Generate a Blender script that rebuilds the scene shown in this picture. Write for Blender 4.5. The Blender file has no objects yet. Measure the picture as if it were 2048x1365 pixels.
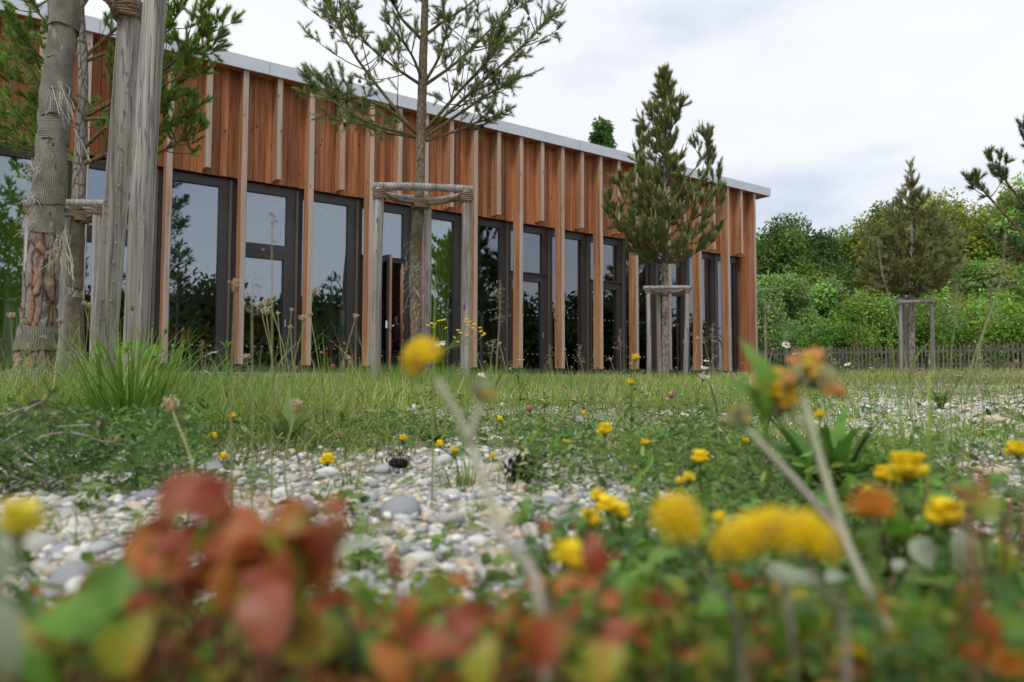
import bpy, math, random
import numpy as np
from mathutils import Vector, Matrix, noise as mnoise

SC = bpy.context.scene
COL = SC.collection
RNG = np.random.default_rng(7)
random.seed(7)
PI = math.pi
A = np.array

# ------------------------------------------------------------------ camera
CZ = 0.20                                    # height of the lens above the gravel
FPX, PITCH, ROLL = 1450.35, 0.0517, 0.00272  # in pixels of a 2048 wide frame
_c, _s = math.cos(PITCH), math.sin(PITCH)
_R0, _F, _U0 = A([1., 0, 0]), A([0, _c, _s]), A([0, -_s, _c])
_R = math.cos(ROLL) * _R0 + math.sin(ROLL) * _U0
_U = -math.sin(ROLL) * _R0 + math.cos(ROLL) * _U0
CAM = A([0, 0, CZ])
cam_d = bpy.data.cameras.new('camera')
cam = bpy.data.objects.new('camera', cam_d)
COL.objects.link(cam)
cam_d.sensor_width = 36.0
cam_d.lens = FPX / 2048 * 36.0
cam_d.clip_start = 0.02
cam_d.clip_end = 400.0
cam_d.dof.use_dof = True
cam_d.dof.focus_distance = 4.6
cam_d.dof.aperture_fstop = 4.8
m = Matrix.Identity(4)
for i in range(3):
    m[i][0], m[i][1], m[i][2], m[i][3] = _R[i], _U[i], -_F[i], CAM[i]
cam.matrix_world = m
SC.camera = cam

# ------------------------------------------------------------------ light
SC.view_settings.view_transform = 'Standard'
SC.view_settings.look = 'None'
SC.view_settings.exposure = 0.36
SC.view_settings.gamma = 1.0
SC.view_settings.use_curve_mapping = False
SUN_EL, SUN_AZ = math.radians(52), math.radians(200)     # azimuth clockwise from +Y (behind the camera, a little left)
world = bpy.data.worlds.new('World')
SC.world = world
world.use_nodes = True
nt = world.node_tree
nt.nodes.clear()
N = nt.nodes.new
out = N('ShaderNodeOutputWorld')
sky = N('ShaderNodeTexSky')
sky.sky_type = 'NISHITA'
sky.sun_disc = False
sky.sun_elevation = SUN_EL
sky.sun_rotation = SUN_AZ
bg1 = N('ShaderNodeBackground'); bg1.inputs['Strength'].default_value = 0.09
nt.links.new(sky.outputs[0], bg1.inputs['Color'])
tc = N('ShaderNodeTexCoord')
mp = N('ShaderNodeMapping'); mp.inputs['Scale'].default_value = (1.0, 1.0, 2.6)
mp.inputs['Location'].default_value = (3.1, 0.35, 0.62)
nt.links.new(tc.outputs['Generated'], mp.inputs['Vector'])
n1 = N('ShaderNodeTexNoise'); n1.inputs['Scale'].default_value = 2.1; n1.inputs['Detail'].default_value = 7; n1.inputs['Roughness'].default_value = 0.52
nt.links.new(mp.outputs[0], n1.inputs['Vector'])
rmp = N('ShaderNodeValToRGB')
rmp.color_ramp.elements[0].position = 0.32; rmp.color_ramp.elements[0].color = (0.53, 0.59, 0.69, 1)
rmp.color_ramp.elements[1].position = 0.57; rmp.color_ramp.elements[1].color = (0.80, 0.81, 0.815, 1)
e = rmp.color_ramp.elements.new(0.45); e.color = (0.76, 0.78, 0.815, 1)
nt.links.new(n1.outputs['Fac'], rmp.inputs['Fac'])
bg2 = N('ShaderNodeBackground'); bg2.inputs['Strength'].default_value = 1.0
nt.links.new(rmp.outputs['Color'], bg2.inputs['Color'])
mxs = N('ShaderNodeMixShader'); mxs.inputs[0].default_value = 0.93
nt.links.new(bg1.outputs[0], mxs.inputs[1]); nt.links.new(bg2.outputs[0], mxs.inputs[2])
nt.links.new(mxs.outputs[0], out.inputs['Surface'])

sun_d = bpy.data.lights.new('sun', 'SUN')
sun_d.energy = 1.5
sun_d.angle = math.radians(14)
sun_d.color = (1.0, 0.965, 0.91)
sun = bpy.data.objects.new('sun', sun_d)
COL.objects.link(sun)
sdir = A([math.sin(SUN_AZ) * math.cos(SUN_EL), math.cos(SUN_AZ) * math.cos(SUN_EL), math.sin(SUN_EL)])
sun.rotation_euler = Vector(sdir).to_track_quat('Z', 'Y').to_euler()
sun.location = (0, -10, 30)
SC.cycles.max_bounces = 8
SC.cycles.transparent_max_bounces = 12
SC.cycles.use_adaptive_sampling = True
SC.cycles.adaptive_threshold = 0.02
SC.cycles.use_denoising = True

# ------------------------------------------------------------------ helpers
def ray(px, py):
    return _F + _R * (px - 1024) / FPX - _U * (py - 682.5) / FPX
def at(px, py, Y):
    """world point seen at photo pixel (px, py) standing Y metres in front of the lens"""
    r = ray(px, py)
    return CAM + r * (Y / r[1])
def pxm(Y):
    return FPX / Y
def sstep(x, a, b):
    t = np.clip((x - a) / (b - a), 0, 1)
    return t * t * (3 - 2 * t)
_G = RNG.random((64, 64))
def vnoise(x, y, s=1.0):
    x = np.asarray(x, float) * s; y = np.asarray(y, float) * s
    xi = np.floor(x).astype(int); yi = np.floor(y).astype(int)
    fx = x - xi; fy = y - yi
    fx = fx * fx * (3 - 2 * fx); fy = fy * fy * (3 - 2 * fy)
    g = lambda a, b: _G[a % 64, b % 64]
    return (g(xi, yi) * (1 - fx) + g(xi + 1, yi) * fx) * (1 - fy) + (g(xi, yi + 1) * (1 - fx) + g(xi + 1, yi + 1) * fx) * fy
def gz(X, Y):
    X = np.asarray(X, float); Y = np.asarray(Y, float)
    z = 0.0105 * np.clip(Y, -3, 40) + 0.0125 * np.clip(X, 0, 25) * sstep(Y, 3, 16)
    z = z + (vnoise(X, Y, 1.3) - .5) * 0.05 * sstep(Y, 1.0, 4.0) * (1 - sstep(Y, 9, 11))
    z = z + (vnoise(X + 9, Y + 5, 4.0) - .5) * 0.012
    return z

class G:
    """collects geometry; build() links it as ONE mesh object"""
    def __init__(self): self.V, self.F, self.C, self.n = [], [], [], 0
    def add(self, v, f, col=(1, 1, 1), mat=0):
        v = np.asarray(v, np.float32).reshape(-1, 3); f = np.asarray(f, np.int32)
        k = len(v)
        c = np.asarray(col, np.float32)
        if c.ndim == 1: c = np.broadcast_to(c[:3], (k, 3))
        self.V.append(v); self.C.append(c[:, :3])
        mt = np.full(len(f), mat, np.int32) if np.isscalar(mat) else np.asarray(mat, np.int32)
        self.F.append((f + self.n, mt)); self.n += k
        return self
    def mesh(self, name, mats, origin=None, smooth=False):
        V = np.concatenate(self.V)
        if origin is not None: V = V - np.asarray(origin, np.float32)
        C = np.concatenate(self.C)
        loops = np.concatenate([f.ravel() for f, _ in self.F])
        tot = np.concatenate([np.full(len(f), f.shape[1], np.int32) for f, _ in self.F])
        mi = np.concatenate([mt for _, mt in self.F])
        me = bpy.data.meshes.new(name)
        me.vertices.add(len(V)); me.vertices.foreach_set('co', np.ascontiguousarray(V, np.float32).ravel())
        me.loops.add(len(loops)); me.loops.foreach_set('vertex_index', np.ascontiguousarray(loops, np.int32))
        me.polygons.add(len(tot))
        st = np.concatenate([[0], np.cumsum(tot)[:-1]]).astype(np.int32)
        me.polygons.foreach_set('loop_start', st)
        for mt in (mats if isinstance(mats, (list, tuple)) else [mats]): me.materials.append(mt)
        if mi.max() > 0: me.polygons.foreach_set('material_index', mi)
        me.polygons.foreach_set('use_smooth', np.full(len(tot), bool(smooth)))
        at_ = me.attributes.new('col', 'FLOAT_COLOR', 'POINT')
        at_.data.foreach_set('color', np.concatenate([C, np.ones((len(C), 1), np.float32)], 1).ravel())
        me.update(calc_edges=True)
        return me
    def build(self, name, mats, parent=None, smooth=False, origin=None, kind=None, label=None):
        if parent is not None and origin is None: origin = root_loc(parent)
        me = self.mesh(name, mats, origin, smooth)
        o = bpy.data.objects.new(name, me); COL.objects.link(o)
        if parent is not None: o.parent = parent
        elif origin is not None: o.location = origin
        if kind: o['kind'] = kind
        if label: o['label'] = label
        return o
def root_loc(o):
    p = Vector((0, 0, 0))
    while o is not None: p = p + o.location; o = o.parent
    return A(p)
def tag(o, label=None, cat=None, group=None, kind=None):
    for k, v in (('label', label), ('category', cat), ('group', group), ('kind', kind)):
        if v: o[k] = v
    return o
def thing(name, loc, label, cat, group=None):
    o = bpy.data.objects.new(name, None); COL.objects.link(o)
    o.location = Vector([float(q) for q in loc]); o.empty_display_size = 0.05
    return tag(o, label, cat, group)
def sub(name, parent, label=None):
    o = bpy.data.objects.new(name, None); COL.objects.link(o); o.parent = parent
    if label: o['label'] = label
    return o
def linkcopy(name, me, parent, loc=None, rot=None, scale=None):
    o = bpy.data.objects.new(name, me); COL.objects.link(o); o.parent = parent
    if loc is not None: o.location = Vector([float(q) for q in loc])
    if rot is not None: o.rotation_euler = rot
    if scale is not None: o.scale = scale
    return o

QF = A([[0, 1, 2, 3], [7, 6, 5, 4], [0, 4, 5, 1], [1, 5, 6, 2], [2, 6, 7, 3], [3, 7, 4, 0]])
def box8(p):  # 8 corners: bottom loop (ccw from above reversed) then top loop
    return np.asarray(p, float)
def nrm(v):
    v = np.asarray(v, float); l = np.linalg.norm(v, axis=-1, keepdims=True); return v / np.maximum(l, 1e-9)
def tube(g, pts, rad, sides=6, col=(1, 1, 1), cap=True, mat=0, col2=None):
    pts = np.asarray(pts, float); n = len(pts)
    rad = np.broadcast_to(np.asarray(rad, float), (n,))
    t = nrm(np.gradient(pts, axis=0))
    ref = A([0, 0, 1.]) if abs(t[0][2]) < .9 else A([1., 0, 0])
    a = nrm(np.cross(t, ref)); b = np.cross(t, a)
    th = np.arange(sides) * 2 * PI / sides
    v = pts[:, None] + rad[:, None, None] * (a[:, None] * np.cos(th)[None, :, None] + b[:, None] * np.sin(th)[None, :, None])
    v = v.reshape(-1, 3)
    i = np.arange(n - 1)[:, None] * sides; j = np.arange(sides)[None]; k = (j + 1) % sides
    f = np.stack([i + j, i + k, i + sides + k, i + sides + j], -1).reshape(-1, 4)
    if col2 is None: c = np.broadcast_to(A(col)[:3], (len(v), 3))
    else:
        w = np.linspace(0, 1, n)[:, None, None]
        c = (A(col)[None, None] * (1 - w) + A(col2)[None, None] * w + np.zeros((n, sides, 3))).reshape(-1, 3)
    g.add(v, f, c, mat)
    if cap:
        for base in (0, (n - 1) * sides):
            vv = v[base:base + sides]; g.add(np.vstack([vv, vv.mean(0)]), [[q, (q + 1) % sides, sides] for q in range(sides)], c[base], mat)
    return g
def smooth_path(p, n):
    p = np.asarray(p, float); m_ = len(p)
    if m_ < 3:
        t = np.linspace(0, 1, n)[:, None]; return p[0] * (1 - t) + p[-1] * t
    q = np.vstack([2 * p[0] - p[1], p, 2 * p[-1] - p[-2]])
    u = np.linspace(0, m_ - 1 - 1e-6, n); i = u.astype(int); f = (u - i)[:, None]
    a, b, c, d = q[i], q[i + 1], q[i + 2], q[i + 3]
    return .5 * (2 * b + (c - a) * f + (2 * a - 5 * b + 4 * c - d) * f * f + (3 * b - a - 3 * c + d) * f ** 3)
def sphere_t(nu=8, nv=6):
    v = [(0, 0, -1)]
    for i in range(1, nv):
        a = -PI / 2 + PI * i / nv
        for j in range(nu): v.append((math.cos(a) * math.cos(2 * PI * j / nu), math.cos(a) * math.sin(2 * PI * j / nu), math.sin(a)))
    v.append((0, 0, 1)); v = A(v)
    q, t = [], []
    for j in range(nu): t.append((0, 1 + (j + 1) % nu, 1 + j)); t.append((len(v) - 1, len(v) - 1 - nu + j, len(v) - 1 - nu + (j + 1) % nu))
    for i in range(nv - 2):
        for j in range(nu):
            a = 1 + i * nu
            q.append((a + j, a + (j + 1) % nu, a + nu + (j + 1) % nu, a + nu + j))
    return v, A(q).reshape(-1, 4), A(t)
SPH = sphere_t(8, 6)
SPL = sphere_t(6, 4)
def blob(g, c, r, col=(1, 1, 1), tmpl=None, rot=None, mat=0):
    v, q, t = tmpl or SPH
    p = v * np.broadcast_to(np.asarray(r, float), (3,))
    if rot is not None: p = p @ np.asarray(rot).T
    p = p + np.asarray(c)
    n0 = g.n; g.add(p, q, col, mat); g.F.append((t + n0, np.full(len(t), mat, np.int32)))
    return g
def frame_to(d, roll=None):
    """rotation matrix whose z column is d"""
    d = nrm(d); r = A([0, 0, 1.]) if abs(d[2]) < .95 else A([1., 0, 0])
    x = nrm(np.cross(r, d)); y = np.cross(d, x)
    if roll: x, y = x * math.cos(roll) + y * math.sin(roll), -x * math.sin(roll) + y * math.cos(roll)
    return np.stack([x, y, d], 1)
def rand_rot(n, rng, tilt=PI):
    """n rotations: yaw random, tilt from vertical up to 'tilt'"""
    a = rng.random(n) * 2 * PI; t = rng.random(n) * tilt; b = rng.random(n) * 2 * PI
    ca, sa = np.cos(a), np.sin(a); ct, st = np.cos(t), np.sin(t); cb, sb = np.cos(b), np.sin(b)
    Z = np.zeros(n); O = np.ones(n)
    Ra = np.stack([np.stack([ca, -sa, Z], -1), np.stack([sa, ca, Z], -1), np.stack([Z, Z, O], -1)], 1)
    Rt = np.stack([np.stack([O, Z, Z], -1), np.stack([Z, ct, -st], -1), np.stack([Z, st, ct], -1)], 1)
    Rb = np.stack([np.stack([cb, -sb, Z], -1), np.stack([sb, cb, Z], -1), np.stack([Z, Z, O], -1)], 1)
    return Rb @ Rt @ Ra
def scatter(g, tv, tf, R, S, T, col, mat=0):
    """stamp a template (k,3) at N places; S (N,) or (N,3); col (N,3) or (N,k,3)"""
    N_ = len(T); k = len(tv)
    S = np.asarray(S, float); S = S[:, None] if S.ndim == 1 else S
    v = tv[None] * S[:, None, :]
    v = np.einsum('nij,nkj->nki', R, v) + np.asarray(T)[:, None]
    col = np.asarray(col, float)
    if col.ndim == 2: col = np.repeat(col[:, None], k, 1)
    if not isinstance(tf, list): tf = [tf]
    n0 = g.n
    g.V.append(v.reshape(-1, 3).astype(np.float32)); g.C.append(col.reshape(-1, 3).astype(np.float32)); g.n += N_ * k
    for t in tf:
        f = (np.asarray(t)[None] + (np.arange(N_) * k)[:, None, None]).reshape(-1, t.shape[1]) + n0
        g.F.append((f.astype(np.int32), np.full(len(f), mat, np.int32)))
    return g
def vary(base, n, rng, v=.25, h=.12):
    base = A(base, float); k = 1 + (rng.random((n, 1)) - .5) * 2 * v
    hh = 1 + (rng.random((n, 3)) - .5) * 2 * h
    return np.clip(base[None] * k * hh, 0.002, 1)

# ------------------------------------------------------------------ materials
def newmat(name):
    mt = bpy.data.materials.new(name); mt.use_nodes = True
    t = mt.node_tree; b = t.nodes['Principled BSDF']
    return mt, t, b
def nd(t, typ, **kw):
    n_ = t.nodes.new(typ)
    for k, v in kw.items():
        if k in n_.inputs: n_.inputs[k].default_value = v
        else: setattr(n_, k, v)
    return n_
def ramp(t, stops):
    r = t.nodes.new('ShaderNodeValToRGB'); els = r.color_ramp.elements
    els[0].position, els[0].color = stops[0][0], tuple(stops[0][1]) + (1,)
    els[1].position, els[1].color = stops[-1][0], tuple(stops[-1][1]) + (1,)
    for p, c in stops[1:-1]:
        q = els.new(p); q.color = tuple(c) + (1,)
    return r
def mix(t, a, b, fac, mode='MIX'):
    n_ = t.nodes.new('ShaderNodeMix'); n_.data_type = 'RGBA'; n_.blend_type = mode
    for val, idx in ((fac, 0), (a, 6), (b, 7)):
        if hasattr(val, 'links') or isinstance(val, bpy.types.NodeSocket): t.links.new(val, n_.inputs[idx])
        elif idx == 0: n_.inputs[0].default_value = val
        else: n_.inputs[idx].default_value = tuple(val) + (1,) if len(val) == 3 else val
    return n_.outputs[2]
def coords(t, scale=(1, 1, 1), src='Object'):
    c = t.nodes.new('ShaderNodeTexCoord'); mpn = t.nodes.new('ShaderNodeMapping'); mpn.inputs['Scale'].default_value = scale
    t.links.new(c.outputs[src], mpn.inputs['Vector']); return mpn.outputs[0]
def bump(t, b, h, strength=.3, dist=.01):
    n_ = t.nodes.new('ShaderNodeBump'); n_.inputs['Strength'].default_value = strength; n_.inputs['Distance'].default_value = dist
    t.links.new(h, n_.inputs['Height']); t.links.new(n_.outputs[0], b.inputs['Normal'])
def wood(name, dark, mid, light, rough=.65, grain=38, along=1.1, knots=True, spread=.35, grey=None, cracks=False, axis='z'):
    mt, t, b = newmat(name); L = t.links.new
    sc = (grain, grain, along)
    oi = nd(t, 'ShaderNodeObjectInfo')
    add = nd(t, 'ShaderNodeVectorMath', operation='ADD'); L(coords(t), add.inputs[0])
    ml = nd(t, 'ShaderNodeVectorMath', operation='SCALE'); ml.inputs[0].default_value = (3.7, 9.1, 17.3); L(oi.outputs['Random'], ml.inputs['Scale']); L(ml.outputs[0], add.inputs[1])
    mp1 = nd(t, 'ShaderNodeMapping'); mp1.inputs['Scale'].default_value = sc; L(add.outputs[0], mp1.inputs['Vector'])
    mp2 = nd(t, 'ShaderNodeMapping'); mp2.inputs['Scale'].default_value = (grain * .22, grain * .22, along * .5); L(add.outputs[0], mp2.inputs['Vector'])
    na = nd(t, 'ShaderNodeTexNoise', Scale=1.0, Detail=5.0, Roughness=.6, Distortion=.6); L(mp1.outputs[0], na.inputs['Vector'])
    nb = nd(t, 'ShaderNodeTexNoise', Scale=1.0, Detail=3.0, Roughness=.5); L(mp2.outputs[0], nb.inputs['Vector'])
    mm = nd(t, 'ShaderNodeMath', operation='MULTIPLY_ADD'); L(na.outputs['Fac'], mm.inputs[0]); mm.inputs[1].default_value = .55
    ms = nd(t, 'ShaderNodeMath', operation='MULTIPLY'); L(nb.outputs['Fac'], ms.inputs[0]); ms.inputs[1].default_value = .45; L(ms.outputs[0], mm.inputs[2])
    rp = ramp(t, [(.36, dark), (.5, mid), (.64, light)]); L(mm.outputs[0], rp.inputs['Fac'])
    hsv = nd(t, 'ShaderNodeHueSaturation'); L(rp.outputs['Color'], hsv.inputs['Color'])
    mr = nd(t, 'ShaderNodeMapRange'); mr.inputs['To Min'].default_value = 1 - spread; mr.inputs['To Max'].default_value = 1 + spread; L(oi.outputs['Random'], mr.inputs['Value']); L(mr.outputs[0], hsv.inputs['Value'])
    colr = hsv.outputs['Color']
    if grey is not None:
        ng = nd(t, 'ShaderNodeTexNoise', Scale=1.0, Detail=4.0, Roughness=.7); mp3 = nd(t, 'ShaderNodeMapping'); mp3.inputs['Scale'].default_value = (14, 14, .7); L(add.outputs[0], mp3.inputs['Vector']); L(mp3.outputs[0], ng.inputs['Vector'])
        rg = ramp(t, [(.42, (0, 0, 0)), (.6, (1, 1, 1))]); L(ng.outputs['Fac'], rg.inputs['Fac'])
        colr = mix(t, colr, grey, rg.outputs['Color'])
    if knots:
        vo = nd(t, 'ShaderNodeTexVoronoi', Scale=1.0, Randomness=1.0); mp4 = nd(t, 'ShaderNodeMapping'); mp4.inputs['Scale'].default_value = (6.5, 6.5, 2.6); L(add.outputs[0], mp4.inputs['Vector']); L(mp4.outputs[0], vo.inputs['Vector'])
        rk = ramp(t, [(.06, (1, 1, 1)), (.13, (0, 0, 0))]); L(vo.outputs['Distance'], rk.inputs['Fac'])
        colr = mix(t, colr, A(dark) * .35, rk.outputs['Color'])
    if cracks:
        nc = nd(t, 'ShaderNodeTexNoise', Scale=1.0, Detail=2.0, Roughness=.5); mp5 = nd(t, 'ShaderNodeMapping'); mp5.inputs['Scale'].default_value = (46, 46, 1.3); L(add.outputs[0], mp5.inputs['Vector']); L(mp5.outputs[0], nc.inputs['Vector'])
        rc = ramp(t, [(.47, (0, 0, 0)), (.5, (1, 1, 1)), (.53, (0, 0, 0))]); L(nc.outputs['Fac'], rc.inputs['Fac'])
        fc = nd(t, 'ShaderNodeMath', operation='MULTIPLY'); L(rc.outputs['Color'], fc.inputs[0]); fc.inputs[1].default_value = .75
        colr = mix(t, colr, A(dark) * .3, fc.outputs[0])
    L(colr, b.inputs['Base Color']); b.inputs['Roughness'].default_value = rough
    b.inputs['Specular IOR Level'].default_value = .25
    bump(t, b, mm.outputs[0], .35, .006)
    return mt
def plain(name, col, rough=.5, metal=0, var=.12, scale=6, bmp=0, spec=.5):
    mt, t, b = newmat(name); L = t.links.new
    n_ = nd(t, 'ShaderNodeTexNoise', Scale=scale, Detail=5.0, Roughness=.6); L(coords(t), n_.inputs['Vector'])
    r = ramp(t, [(.3, A(col) * (1 - var)), (.7, np.minimum(A(col) * (1 + var), 1))]); L(n_.outputs['Fac'], r.inputs['Fac'])
    L(r.outputs['Color'], b.inputs['Base Color']); b.inputs['Roughness'].default_value = rough; b.inputs['Metallic'].default_value = metal
    b.inputs['Specular IOR Level'].default_value = spec
    if bmp: bump(t, b, n_.outputs['Fac'], bmp, .004)
    return mt
def attrmat(name, rough=.55, transl=.0, nscale=60, var=.18, spec=.3, gain=1.0, bmp=0):
    mt, t, b = newmat(name); L = t.links.new
    a = nd(t, 'ShaderNodeAttribute', attribute_name='col')
    n_ = nd(t, 'ShaderNodeTexNoise', Scale=nscale, Detail=3.0); L(coords(t), n_.inputs['Vector'])
    r = ramp(t, [(.3, A([1, 1, 1]) * (1 - var) * gain), (.7, A([1, 1, 1]) * (1 + var) * gain)]); L(n_.outputs['Fac'], r.inputs['Fac'])
    c = mix(t, a.outputs['Color'], r.outputs['Color'], 1.0, 'MULTIPLY')
    L(c, b.inputs['Base Color']); b.inputs['Roughness'].default_value = rough; b.inputs['Specular IOR Level'].default_value = spec
    if bmp: bump(t, b, n_.outputs['Fac'], bmp, .003)
    if transl:
        tr = nd(t, 'ShaderNodeBsdfTranslucent'); L(c, tr.inputs['Color'])
        mx = nd(t, 'ShaderNodeMixShader'); mx.inputs[0].default_value = transl
        L(b.outputs[0], mx.inputs[1]); L(tr.outputs[0], mx.inputs[2]); L(mx.outputs[0], t.nodes['Material Output'].inputs['Surface'])
    return mt
M = {}
M['clad'] = wood('larch_cladding', (.18, .062, .025), (.37, .143, .058), (.50, .235, .110), grain=46, along=.9, knots=True, spread=.3)
M['post'] = wood('larch_post', (.22, .10, .047), (.39, .195, .10), (.52, .295, .165), grain=40, along=.8, knots=True, spread=.12)
M['post_front'] = wood('weathered_larch', (.26, .165, .115), (.42, .305, .23), (.54, .42, .335), grain=40, along=.7, knots=True, spread=.14, grey=(.36, .33, .32))
M['soffit'] = wood('soffit_board', (.27, .10, .035), (.42, .17, .065), (.5, .22, .09), grain=30, spread=.1)
M['stake'] = wood('weathered_stake', (.13, .118, .105), (.285, .265, .245), (.44, .42, .39), grain=48, along=.9, knots=True, spread=.12, cracks=True)
M['picket'] = wood('weathered_picket', (.055, .050, .046), (.105, .097, .09), (.155, .145, .135), grain=44, along=1.0, knots=False, spread=.25)
M['fascia'] = plain('zinc_fascia', (.50, .53, .575), .45, .5, .06, 1.2)
M['frame'] = plain('anthracite_frame', (.034, .032, .035), .38, 0, .08, 4)
M['strip'] = plain('bronze_strip', (.16, .14, .11), .4, .5, .1, 5)
M['black'] = plain('dark_recess', (.012, .012, .013), .7)
M['concrete'] = plain('concrete', (.36, .35, .33), .85, 0, .22, 9, .3)
M['granite'] = plain('granite_block', (.26, .26, .25), .85, 0, .3, 60, .3)
M['floor_in'] = plain('timber_floor', (.30, .22, .15), .5)
M['wall_in'] = plain('room_wall', (.42, .38, .32), .8)
M['curtain'] = plain('green_curtain', (.62, .80, .10), .8, 0, .10, 3)
M['dot'] = plain('marker_dot', (.24, .29, .28), .6)
M['white'] = plain('white_edge', (.7, .7, .68), .5)
M['steel'] = plain('steel_tube', (.55, .55, .56), .3, .9)
M['redseat'] = plain('red_seat', (.42, .03, .05), .6)
M['leaf'] = attrmat('leaf', .5, .38, 40, .2)
M['needle'] = attrmat('needle', .5, .12, 20, .2)
M['petal'] = attrmat('petal', .6, .42, 80, .08)
M['stem'] = attrmat('stem', .6, .0, 60, .15)
M['pebble'] = attrmat('pebble', .75, 0, 130, .16, .3, bmp=.3)
M['hair'] = attrmat('hair', .6, 0, 30, .1)
M['body'] = attrmat('cloth_and_skin', .7, 0, 40, .08)
M['rope'] = attrmat('rope', .9, 0, 120, .3, .1, bmp=.5)
def bark_mat(name, plate, crack, scale=(16, 16, 5)):
    mt, t, b = newmat(name); L = t.links.new
    a = nd(t, 'ShaderNodeAttribute', attribute_name='col')
    v = nd(t, 'ShaderNodeTexVoronoi', Scale=1.0, feature='DISTANCE_TO_EDGE'); 
    nz = nd(t, 'ShaderNodeTexNoise', Scale=9.0, Detail=4.0); cc = coords(t); L(cc, nz.inputs['Vector'])
    add = nd(t, 'ShaderNodeVectorMath', operation='MULTIPLY_ADD'); L(nz.outputs['Color'], add.inputs[0]); add.inputs[1].default_value = (.05, .05, .09); L(cc, add.inputs[2])
    mpn = nd(t, 'ShaderNodeMapping'); mpn.inputs['Scale'].default_value = scale; L(add.outputs[0], mpn.inputs['Vector']); L(mpn.outputs[0], v.inputs['Vector'])
    n2 = nd(t, 'ShaderNodeTexNoise', Scale=90.0, Detail=5.0, Roughness=.7); L(cc, n2.inputs['Vector'])
    rp = ramp(t, [(.02, crack), (.10, plate), (.5, A(plate) * 1.15)]); L(v.outputs['Distance'], rp.inputs['Fac'])
    rn = ramp(t, [(.3, (.55, .55, .55)), (.7, (1.25, 1.25, 1.25))]); L(n2.outputs['Fac'], rn.inputs['Fac'])
    c = mix(t, rp.outputs['Color'], rn.outputs['Color'], 1.0, 'MULTIPLY')
    c = mix(t, c, a.outputs['Color'], 1.0, 'MULTIPLY')
    L(c, b.inputs['Base Color']); b.inputs['Roughness'].default_value = .9; b.inputs['Specular IOR Level'].default_value = .15
    hm = nd(t, 'ShaderNodeMath', operation='MULTIPLY_ADD'); L(n2.outputs['Fac'], hm.inputs[0]); hm.inputs[1].default_value = .25; L(v.outputs['Distance'], hm.inputs[2])
    bump(t, b, hm.outputs[0], .8, .02)
    return mt
M['bark'] = bark_mat('pine_bark', (.29, .262, .235), (.10, .07, .052), (20, 20, 6))
M['bark_small'] = bark_mat('young_bark', (.25, .20, .145), (.12, .08, .05), (30, 30, 14))
M['bark_dark'] = plain('dark_bark', (.07, .055, .04), .9, 0, .3, 12)
def burlap(name, gain):
    mt, t, b = newmat(name); L = t.links.new
    uv = nd(t, 'ShaderNodeAttribute', attribute_name='col')      # r = along, g = around (metres), set on the wrap
    nz = nd(t, 'ShaderNodeTexNoise', Scale=14.0, Detail=4.0); L(coords(t), nz.inputs['Vector'])
    sep = nd(t, 'ShaderNodeSeparateColor'); L(uv.outputs['Color'], sep.inputs[0])
    outs = []
    for ch, ph in ((0, 3.0), (1, 5.0)):
        mm = nd(t, 'ShaderNodeMath', operation='MULTIPLY_ADD'); L(nz.outputs['Fac'], mm.inputs[0]); mm.inputs[1].default_value = .035; L(sep.outputs[ch], mm.inputs[2])
        fr = nd(t, 'ShaderNodeMath', operation='MULTIPLY'); L(mm.outputs[0], fr.inputs[0]); fr.inputs[1].default_value = 2 * PI / .0092
        sn = nd(t, 'ShaderNodeMath', operation='SINE'); L(fr.outputs[0], sn.inputs[0]); outs.append(sn.outputs[0])
    mx = nd(t, 'ShaderNodeMath', operation='MAXIMUM'); L(outs[0], mx.inputs[0]); L(outs[1], mx.inputs[1])
    rp = ramp(t, [(.0, (.09, .078, .066)), (.5, (.25, .232, .20)), (1.0, (.42, .40, .355))])
    mr = nd(t, 'ShaderNodeMapRange'); mr.inputs['From Min'].default_value = -.6; L(mx.outputs[0], mr.inputs['Value']); L(mr.outputs[0], rp.inputs['Fac'])
    rn = ramp(t, [(.3, A((.60, .59, .57)) * gain), (.7, A((1.15, 1.15, 1.12)) * gain)]); L(nz.outputs['Fac'], rn.inputs['Fac'])
    L(mix(t, rp.outputs['Color'], rn.outputs['Color'], 1.0, 'MULTIPLY'), b.inputs['Base Color']); b.inputs['Roughness'].default_value = .95; b.inputs['Specular IOR Level'].default_value = .05
    bump(t, b, mx.outputs[0], .8, .003)
    return mt
M['burlap'] = burlap('burlap_weave', A([1., 1, 1])); M['burlap_old'] = burlap('old_burlap_weave', A([.62, .56, .48]))
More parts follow.
